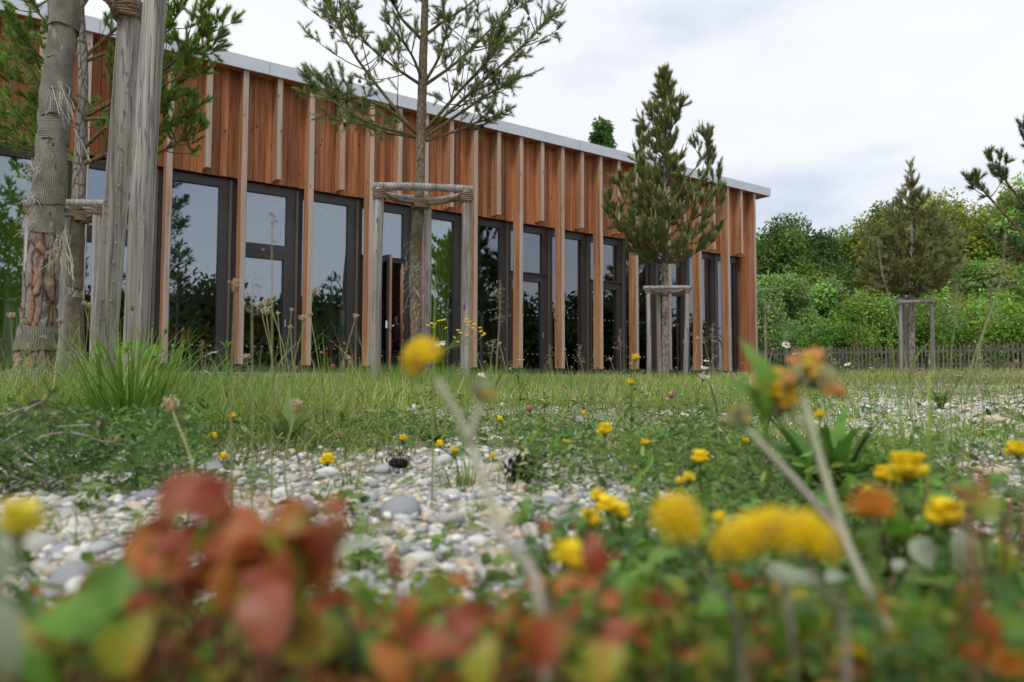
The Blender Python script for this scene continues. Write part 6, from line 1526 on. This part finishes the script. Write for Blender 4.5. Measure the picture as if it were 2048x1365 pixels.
kidney_vetch((1462, 1090, .235), [(1600, 1330, .26), (1580, 1250, .255), (1530, 1130, .245)], .24, .0095, 'small yellow head touching the left side of the largest golden head', (.98, .80, .03), (-.5, -.5, .6), .0012)
# trefoil heads: px, py, distance, diameter, label
for a in [(1815, 938, .55, .030, 'yellow trefoil cluster at right above the green leaves', 9), (1890, 1028, .45, .023, 'solid yellow trefoil head low at the right edge', 9), (1710, 1302, .30, .0145, 'small round yellow head at the bottom right', 7), (1210, 860, .95, .022, 'yellow trefoil above the reddish leaf right of centre', 6),
          (1400, 916, .85, .021, 'yellow trefoil standing alone right of the brown cone', 7), (655, 920, 1.35, .028, 'yellow flower on the gravel left of centre', 8), (1215, 1010, .62, .020, 'yellow trefoil in the row over the gravel, upper right one', 6), (1180, 1040, .62, .022, 'yellow trefoil in the row over the gravel, lowest one', 6), (1240, 1022, .63, .018, 'yellow trefoil in the row over the gravel, rightmost one', 5),
          (1195, 992, .64, .014, 'tiny yellow trefoil at the top of the row over the gravel', 5), (1135, 1110, .30, .014, 'yellow bud glowing among the rust leaves at the centre bottom', 6), (1160, 1130, .30, .010, 'orange yellow bud just right of the yellow bud at the bottom centre', 5), (1378, 955, .80, .014, 'small pair of yellow trefoil below the lone yellow trefoil', 5), (1360, 962, .8, .010, 'tiny yellow trefoil left of the small pair', 4),
          (1770, 950, .60, .018, 'orange yellow trefoil left of the yellow cluster at right', 6), (1800, 960, .6, .012, 'small orange trefoil under the yellow cluster at right', 5), (1735, 985, .55, .012, 'little yellow trefoil beside the orange blurred bloom', 5), (2035, 900, .7, .022, 'yellow trefoil at the right edge', 7), (1640, 830, .75, .012, 'small yellow trefoil between the vetch stems', 5), (1438, 1035, .5, .010, 'tiny yellow trefoil left of the largest golden head', 5)]:
    trefoil(a[0], a[1], a[2], a[3], a[4], a[5])
trefoil(1742, 1012, .21, .0125, 'orange bloom blurred over the right vetch stem', 7, (.80, .34, .04), (.55, .24, .06)); trefoil(1945, 1310, .25, .008, 'orange red bud blurred at the bottom right corner', 6, (.78, .2, .02)); trefoil(2020, 1330, .24, .012, 'orange bloom cut by the bottom right corner', 7, (.75, .34, .05))
trefoil(38, 1045, .22, .015, 'yellow flower blurred at the left edge', 7, (.80, .70, .06)); 
for a in [(465, 832, 1.55, .017, 'yellow vetch flower left of the lance leaf rosette'), (425, 872, 1.45, .018, 'yellow vetch flower under the grass tuft at left'), (447, 912, 1.3, .016, 'yellow vetch flower low at the gravel edge on the left'), (806, 876, 1.7, .02, 'yellow trefoil before the tallest centre stalk'), (880, 888, 1.5, .019, 'paired yellow trefoil over the gravel edge, left one'), (908, 900, 1.45, .018, 'paired yellow trefoil over the gravel edge, right one'), (985, 912, 1.45, .015, 'small yellow trefoil right of the tall vetch stem'),
          (1000, 838, 2.0, .018, 'yellow trefoil behind the tall vetch stem'), (1133, 886, 1.6, .021, 'drooping yellow trefoil in the vetch leaves'), (1060, 818, 1.9, .022, 'pink and yellow bloom near the white stone'), (1166, 826, 2.1, .018, 'yellow trefoil left of the twin blooms'), (1262, 765, 1.3, .016, 'yellow rattle like bloom below the dense pine, lower one'), (1272, 715, 1.3, .016, 'yellow rattle like bloom below the dense pine, upper one'), (1343, 790, 1.6, .02, 'purple and yellow bloom before the dense pine'), (705, 880, 1.9, .012, 'tiny yellow trefoil above the gravel left of centre'), (1290, 885, 1.2, .016, 'small yellow trefoil between the stalks right of centre'), (1535, 850, 1.5, .012, 'tiny yellow trefoil behind the green rosette'), (1490, 882, 1.3, .014, 'little yellow trefoil at the left of the green rosette')]:
    pk = 'pink' in a[4] or 'purple' in a[4]; trefoil(a[0], a[1], a[2], a[3], a[4], 5, (.62, .22, .42) if pk else YEL, YEL if pk else None)
# oxeye daisies
for a in [(876, 687, 1.85, .045, 'large white daisy in front of the middle tree trunk', (-.1, -.35, 1), .1), (425, 706, 2.9, .046, 'white daisy seen from the side under the left window', (-.35, -.1, 1), 0), (415, 745, 2.9, .04, 'drooping white daisy below the side view daisy at left', (.5, .1, .7), 0), (1042, 720, 3.6, .043, 'flat white daisy in front of the closed door window', (0, -.06, 1), .0), (962, 749, 3.3, .035, 'white daisy low right of the middle stake, left of a pair', (.1, -.5, .8), 0), (970, 754, 3.4, .033, 'white daisy low right of the middle stake, right of a pair', (.4, -.2, .8), 0),
          (1406, 760, 2.0, .044, 'half open white daisy facing up below the dense pine', (.25, -.1, 1), -.7), (1409, 736, 3.0, .036, 'upper white daisy behind the half open one', (.1, -.35, 1), 0), (1413, 722, 3.6, .03, 'small white daisy highest of the three below the dense pine', (0, -.4, 1), 0), (1572, 690, 2.9, .036, 'white daisy facing the lens right of the building corner', (0, -.8, .6), 0), (1593, 708, 3.0, .040, 'flat white daisy against the fence beside the facing daisy', (0, -.12, 1), 0), (1695, 729, 3.3, .034, 'tilted white daisy against the middle of the fence', (-.45, -.2, .9), 0), (1742, 736, 4.2, .026, 'small white daisy left of the olive brown pine stakes', (0, -.2, 1), 0), (1917, 751, 3.8, .036, 'white daisy at the right in front of the fence', (.1, -.1, 1), 0), (1812, 737, 5.0, .024, 'tiny white daisy between the olive brown pine stakes', (0, -.2, 1), 0)]:
    daisy(a[0], a[1], a[2], a[3], a[4], a[5], a[6])
# plantain stalks
for k, a in enumerate([(22, 640, 2.6, .026, 1., 'flowering plantain highest at the far left edge'), (48, 650, 2.6, .020, 1., 'flowering plantain over the trunk bark at left'), (86, 682, 2.4, .018, .8, 'flowering plantain over the low burlap band'), (38, 728, 2.3, .017, .5, 'small plantain low at the foot of the trunk'), (121, 648, 2.8, .024, .3, 'slim brown plantain at the right rim of the trunk'), (170, 612, 2.8, .020, .5, 'pale plantain left one of the pair beside the big stakes'), (178, 618, 2.8, .024, .5, 'pale plantain right one of the pair beside the big stakes'), (157, 640, 2.9, .016, 0, 'dark plantain leaning left below the pale pair'), (265, 622, 2.7, .018, 0, 'dark plantain on the right big stake'), (238, 675, 2.6, .018, 0, 'dark plantain pointing right between the big stakes'), (305, 655, 2.7, .018, 0, 'dark plantain left of the first window post'), (330, 668, 2.6, .02, 0, 'grey plantain leaning right across the first window post'), (365, 668, 2.4, .02, 0, 'brown plantain leaning right in the left window'), (367, 690, 2.4, .017, 0, 'small grey plantain below the leaning brown one'), (143, 727, 2.2, .015, 0, 'dark plantain bud in the grass tuft'),
        (522, 618, 2.1, .021, 1., 'flowering plantain left of the thick trio before the second door'), (533, 632, 2.0, .024, 1., 'flowering plantain with fullest head of the trio before the second door'), (541, 610, 2.1, .024, .7, 'tall brown plantain of the trio before the second door'), (556, 632, 2.4, .015, .7, 'small plantain right of the trio before the second door'), (581, 660, 2.3, .015, .7, 'small plantain over the door stile, lower one'), (583, 624, 2.5, .013, .6, 'small plantain over the door stile, upper one'), (605, 645, 2.1, .021, 1., 'flowering plantain crossing the fourth post'), (621, 634, 2.2, .015, .8, 'small flowering plantain right of the fourth post'), (628, 588, 2.1, .020, .7, 'tallest flowering plantain before the third window'), (710, 640, 2.1, .018, .3, 'brown plantain leaning right on a long stem before the third window'), (697, 722, 2.4, .017, .6, 'low flowering plantain below the leaning one'), (494, 722, 2.2, .021, .9, 'low flowering plantain left of the trio'), (470, 585, 1.0, .018, .2, 'blurred plantain bud over the third post'), (345, 822, .95, .02, .9, 'blurred plantain head low left of the rosette'), (590, 826, .95, .018, .8, 'blurred plantain head before the lance leaf rosette'),
        (1395, 682, 3.2, .018, .7, 'pale plantain before the last post but one'), (1405, 668, 3.4, .018, .5, 'pale plantain highest before the last posts'), (1222, 722, 3.0, .014, .8, 'small plantain under the dense pine'), (1263, 732, 3.0, .014, .8, 'small plantain left of the dense pine trunk'), (1130, 702, 3.6, .014, .8, 'small plantain before the tenth window'), (955, 715, 3.0, .014, .7, 'small plantain right of the middle stake'), (1000, 692, 3.2, .018, .8, 'plantain before the eighth window'), (1545, 702, 3.2, .014, .6, 'small plantain right of the building corner'), (2035, 730, 2.4, .016, .3, 'brown plantain at the right edge')]):
    dark = a[4] == 0
    plantain(a[0], a[1], a[2], a[3], a[5], a[4], None if a[0] != 710 else 640, (.10, .075, .055) if dark else (.34, .22, .12))
# grass stalks with seed heads
for a in [(110, 440, 2.2, .12, 'purple grass stalk crossing the burlap', (.26, .17, .13), 60, 170, 0), (212, 400, 2.3, .14, 'tall green grass stalk before the left big stake', (.28, .22, .11), 80, 215, 0), (205, 600, 2.4, .09, 'thick brown seed head on the left big stake', (.13, .085, .05), 70, 215, 0), (285, 400, 2.3, .10, 'tall grass stalk before the right big stake', (.33, .27, .17), 50, 262, 0), (240, 345, 2.3, .10, 'tallest grass stalk between the two big stakes', (.3, .24, .15), 50, 236, 0),
          (155, 610, 2.5, .08, 'brown grass head at the right of the trunk', (.24, .17, .10), 50, 175, 0), (405, 680, 2.3, .06, 'feathery grass head in the left window', (.33, .25, .18), 46, 405, 0), (545, 430, 1.1, .05, 'blurred tall grass panicle before the upper door pane', (.34, .22, .16), 16, 548, 0), (505, 560, 1.0, .05, 'blurred grass panicle left of the second door pane', (.32, .24, .15), 18, 510, 0), (1000, 560, 1.5, .09, 'slim brown grass spike before the closed door window', (.32, .25, .14), 60, 985, 0), (870, 560, 1.1, .02, 'blurred green grass stem over the gathered curtain', (.28, .3, .1), 8, 866, 0),
          (1572, 665, 2.9, .06, 'pink tinged grass panicle above the facing daisy', (.42, .32, .28), 60, 1576, 0), (1425, 650, 1.3, .09, 'blurred purple grass panicle at the last posts', (.35, .27, .25), 40, 1440, 0), (1530, 600, 1.0, .07, 'faint blurred grass head at the dense pine right side', (.33, .3, .2), 12, 1535, 0), (2010, 470, 1.2, .10, 'blurred grass spike leaning over the right bushes', (.28, .25, .16), 70, 1925, .5), (1985, 560, 1.25, .08, 'second blurred grass spike leaning over the right bushes', (.28, .25, .16), 60, 1915, .5), (1915, 565, 1.3, .08, 'blurred grass spike right of the olive brown pine', (.3, .27, .17), 50, 1900, .3), (1755, 480, 1.3, .09, 'long grass stem leaning left across the olive brown pine', (.3, .26, .16), 40, 1830, -.5),
          (1100, 690, 2.6, .07, 'grass stalk before the ninth post', (.35, .29, .2), 40, 1112, 0), (1190, 700, 2.6, .07, 'arching grass stalk before the tenth post', (.33, .26, .17), 40, 1220, 0), (985, 680, 2.8, .05, 'pale grass head before the eighth window', (.45, .40, .33), 46, 970, 0), (1240, 660, 2.6, .07, 'purple grass head under the dense pine', (.32, .24, .2), 46, 1245, 0), (1160, 690, 2.5, .06, 'arching dry grass stalk before the tenth window', (.34, .28, .18), 36, 1190, 0), (1660, 690, 2.4, .07, 'grass stalk leaning left over the fence', (.36, .3, .2), 40, 1690, -.3), (1960, 700, 2.2, .06, 'pale grass head before the right part of the fence', (.42, .37, .27), 40, 1965, 0), (1712, 660, 4.5, .16, 'dry dock stalk behind the daisies at the fence', (.30, .19, .12), 80, 1715, 0)]:
    panicle(a[0], a[1], a[2], a[4], a[3], a[7], a[5], 0, a[8], a[6])
# buttercup with many small flowers between the middle stakes
b = base_at(885, 5.2); t = thing('buttercup', b, 'branching buttercup with many small yellow flowers between the middle stakes', 'flower')
g = G(); g2 = G(); g3 = G(); fork = at(890, 700, 5.2); tube(g, stem_curve(b, fork, .02), .003, 5, (.14, .22, .05), cap=False)
for px, py in [(855, 652), (863, 648), (870, 650), (878, 643), (884, 642), (868, 655), (892, 658), (916, 662), (921, 667), (908, 676), (933, 640), (940, 645), (937, 652), (948, 650), (945, 657), (935, 672), (960, 657), (962, 664), (968, 668), (966, 672), (915, 685), (947, 660), (930, 645), (889, 641)]:
    p = at(px, py, 5.2 + PRNG.normal() * .12); tube(g, smooth_path([fork + PRNG.normal(size=3) * .01, (p + fork) / 2 + A([(p[0] - fork[0]) * .25, 0, .0]), p], 7), .0011, 4, (.15, .23, .05), cap=False)
    R = frame_to(nrm(A([PRNG.normal() * .4, -.4, 1])));
    for k in range(5):
        a = k * 1.2566; x = R @ A([math.cos(a), math.sin(a), .45]); blob(g2, p + x * .009, (.0075, .0075, .003), (.86, .62, .01), SPL, frame_to(nrm(R[:, 2] - x * .4)))
    blob(g3, p + R[:, 2] * .003, .004, (.6, .5, .04), SPL)
g.build('stem', M['stem'], t); g2.build('petals', M['petal'], t, smooth=True, kind='stuff'); g3.build('flower_centre', M['petal'], t)
# pink clover heads
for a in [(590, 736, 3.4, 'pink clover before the third window, leftmost of four'), (665, 733, 3.4, 'pink clover before the third window, second of four'), (686, 728, 3.5, 'pink clover before the third window, third of four'), (700, 725, 3.5, 'pink clover before the third window, rightmost of four'), (1464, 753, 3.2, 'pink clover at the building corner, right one'), (1448, 754, 3.2, 'pink clover at the building corner, left one'), (1540, 747, 3.2, 'pink clover right of the bright green leaf tips'), (1823, 745, 4.6, 'pink clover below the olive brown pine, larger one'), (1838, 740, 4.6, 'pink clover below the olive brown pine, smaller one')]:
    h = at(a[0], a[1], a[2]); b = base_at(a[0] + PRNG.normal() * 8, a[2]); t = thing('clover_flower', b, a[3], 'flower', 'pink clover flowers'); g = G(); tube(g, stem_curve(b, h, .01), .0012, 4, (.12, .2, .05), cap=False); g.build('stem', M['stem'], t)
    g = G()
    for k in range(26):
        q = nrm(PRNG.normal(size=3) + A([0, 0, .3])); blob(g, h + q * .008, (.002, .002, .005), A([.62, .20, .42]) * PRNG.uniform(.8, 1.2), SPL, frame_to(q))
    g.build('petals', M['petal'], t)
# tufts and rosettes
tuft(255, 1.95, 230, .16, .40, .008, 'large bright green grass tuft before the big stakes', spread=.05, lean=.75, cols=(.15, .30, .045))
tuft(200, 2.3, 110, .16, .42, .005, 'grass tuft between wrapped trunk and left big stake', spread=.07, lean=.5)
tuft(30, 2.4, 90, .12, .34, .005, 'grass tuft at the left foot of the wrapped trunk', spread=.08, lean=.6)
tuft(640, 2.3, 60, .08, .22, .0045, 'yellowish grass tuft right of the lance leaf rosette', spread=.06, p=(.3, .6, .1, 0))
tuft(440, 2.2, 50, .08, .20, .004, 'thin grass tuft left of the lance leaf rosette', spread=.05)
tuft(725, .86, 44, .02, .065, .0022, 'fine grass tuft in the gravel left of the brown stone', spread=.012, p=(.3, .5, .2, 0)); tuft(490, 1.12, 30, .015, .05, .002, 'small dry grass tuft in the gravel at left', spread=.012, p=(.2, .4, .4, 0)); tuft(965, .95, 36, .015, .05, .002, 'small dry grass tuft at the vetch stem in the gravel', spread=.014, p=(.2, .4, .4, 0)); tuft(700, 1.25, 24, .03, .08, .003, 'bright green grass tuft on the gravel beside the yellow flower', spread=.01); tuft(940, 1.25, 40, .03, .09, .003, 'grass tuft in front of the brown cone', spread=.02); tuft(700, .72, 5, .07, .11, .006, 'few broad grass blades standing in the gravel', spread=.006, lean=.25); tuft(1290, .68, 9, .06, .12, .006, 'broad grass blades before the yellow row', spread=.012, lean=.5); tuft(1835, .7, 12, .10, .30, .004, 'tall thin grass blades at the right', spread=.02, lean=.2)
def rosette(px, Y, n_, L_, w_, label, col, up=.95, group='leaf rosettes'):
    b = base_at(px, Y); t = thing('leaf_rosette', b, label, 'plant', group)
    for k in range(n_):
        a = k * 2.399 + PRNG.normal() * .3; g = G(); lk = L_ * PRNG.uniform(.65, 1.1); strip_leaf(g, b + A([math.cos(a), math.sin(a), 0]) * .006, (math.cos(a), math.sin(a), 0), lk, w_ * PRNG.uniform(.7, 1.15), PRNG.uniform(.25, .9), A(col) * PRNG.uniform(.75, 1.2), PRNG, up=up); g.build('leaf', M['leaf'], t, smooth=True)
rosette(1650, .98, 28, .20, .033, 'broad leaved bright green rosette behind the vetch stems', (.11, .24, .035))
rosette(575, 1.9, 13, .17, .026, 'pale green lance leaf rosette at the gravel edge', (.17, .26, .06), 1.05)
rosette(1880, 4.0, 12, .16, .03, 'green rosette in the far right gravel', (.13, .22, .04)); rosette(1760, 3.2, 14, .09, .02, 'low rosette with orange leaves in the right gravel', (.2, .16, .03), .5); rosette(870, 1.9, 14, .09, .016, 'dark green rosette in the middle meadow', (.06, .13, .03), .5); rosette(300, 2.5, 10, .20, .04, 'broad leaves at the foot of the right big stake', (.10, .21, .03), 1.1)
# young shoot with round leaves beside the right big stake
b = base_at(292, 2.55); t = thing('sapling', b, 'reddish stemmed sapling with round bright leaves beside the right big stake', 'plant')
g = G(); tube(g, smooth_path([b, at(285, 770, 2.55), at(286, 700, 2.55), at(270, 650, 2.55)], 10), np.linspace(.003, .0012, 10), 5, (.22, .08, .04), cap=False); g.build('stem', M['stem'], t)
for px, py, L_, ax in [(292, 713, .052, (.2, -.1, 1)), (273, 770, .056, (-.3, -.2, .9)), (310, 702, .05, (1, 0, .15)), (195, 698, .05, (-.9, 0, .2)), (240, 705, .05, (.7, 0, .5)), (280, 690, .04, (-.6, 0, .5)), (300, 745, .045, (.9, 0, .3)), (255, 690, .04, (-.5, 0, .8))]:
    c = at(px, py, 2.55); d = nrm(A(ax)); z = nrm(A([0, -1, .35])); x = nrm(np.cross(d, z)); z = np.cross(x, d); o = linkcopy('leaf', LMESH['round', 'green', 0], t); mm = Matrix.Identity(4); p0 = c - d * L_ * .5
    for i in range(3):
        for j, col_ in enumerate((x, d, z)): mm[i][j] = float(col_[i] * L_)
        mm[i][3] = float(p0[i] - b[i])
    o.matrix_basis = mm
# tall leafy willowherb shoot before the left window
for px, py, Y, lb in [(452, 700, 2.6, 'leafy green shoot before the third post'), (1035, 745, 3.2, 'low leafy shoot before the closed door window')]:
    h = at(px, py, Y); b = base_at(px + 4, Y); t = thing('leafy_shoot', b, lb, 'plant'); c = stem_curve(b, h, .005, 12); g = G(); tube(g, c, .0022, 5, (.15, .25, .05), cap=False); g.build('stem', M['stem'], t)
    for k in range(12):
        g = G(); a = k * 2.4; strip_leaf(g, c[min(11, 2 + k)], (math.cos(a), math.sin(a), 0), .055, .011, .7, (.13, .26, .045), PRNG, 5); g.build('leaf', M['leaf'], t)
# prostrate woody stems at the left and brown fallen cones
b = base_at(60, 1.25); t = thing('vetch_stems', b, 'trailing grey vetch stems with small buds at the left edge', 'plant'); g = G(); g2 = G()
for pts in [[(0, 860), (60, 815), (110, 835)], [(20, 920), (120, 865), (210, 885), (235, 880)], [(0, 1000), (70, 950), (100, 985), (140, 1020)], [(-20, 905), (40, 830), (90, 800)], [(30, 870), (110, 855), (200, 850)], [(0, 950), (60, 965), (160, 1000)]]:
    P_ = [at(px, py, 1.25 + PRNG.normal() * .04) for px, py in pts]; tube(g, smooth_path([b + PRNG.normal(size=3) * A([.05, .03, 0])] + P_, 14), np.linspace(.0024, .0014, 14), 5, (.33, .30, .25), cap=False); blob(g2, P_[-1], (.006, .006, .009), (.38, .32, .16), SPL)
    for q in P_: scatter(g2, LN_T, OV_F, rand_rot(7, PRNG, 1.2), .02 + .012 * PRNG.random(7), q + PRNG.normal(size=(7, 3)) * .012, vary((.11, .17, .07), 7, PRNG))
g.build('stem', M['stem'], t); g2.build('leaves', M['leaf'], t)
for px, py, Y, s, lb in [(1045, 940, 1.3, 1.5, 'dark pine cone lying on the gravel right of centre'), (800, 920, 1.45, 1.3, 'brown pine cone half hidden in leaves on the gravel'), (175, 940, 1.4, 1.3, 'dark pine cone lying below the grass tuft'), (845, 855, 2.1, 1.2, 'dark pine cone in the meadow edge left of the vetch stem')]:
    p = base_at(px, Y); o = linkcopy('pine_cone', CONE_MESH, None, p + A([0, 0, .014 * s]), (1.5, .2, PRNG.random() * 6), (s, s, s)); tag(o, lb, 'pine cone', 'fallen pine cones')
# scattered tiny meadow flowers further back, too many to count
g = G(); rng = np.random.default_rng(161)
X, Y = sample_ground(900, 2.5, 24, -.7, .95, rng); q_ = (X - Q0[0]) * NV[0] + (Y - Q0[1]) * NV[1]; k = (q_ > .3) & (rng.random(900) < .35 + .6 * (X > .1 * Y)); X, Y = X[k], Y[k]; n_ = len(X)
cc = A([[.85, .62, .02], [.85, .62, .02], [.78, .78, .75], [.55, .2, .4]])[rng.integers(0, 4, n_)]
for rot in range(3): scatter(g, OV_T - A([0, .5, 0]), OV_F, rand_rot(n_, rng, 1.0), .010 + .0012 * Y, np.stack([X, Y, gz(X, Y) + .03 + .09 * rng.random(n_) * (1 + .04 * Y)], 1) if rot == 0 else g.V[0].reshape(n_, 7, 3)[:, 6] , cc)
g.build('small_meadow_flowers', M['petal'], kind='stuff')
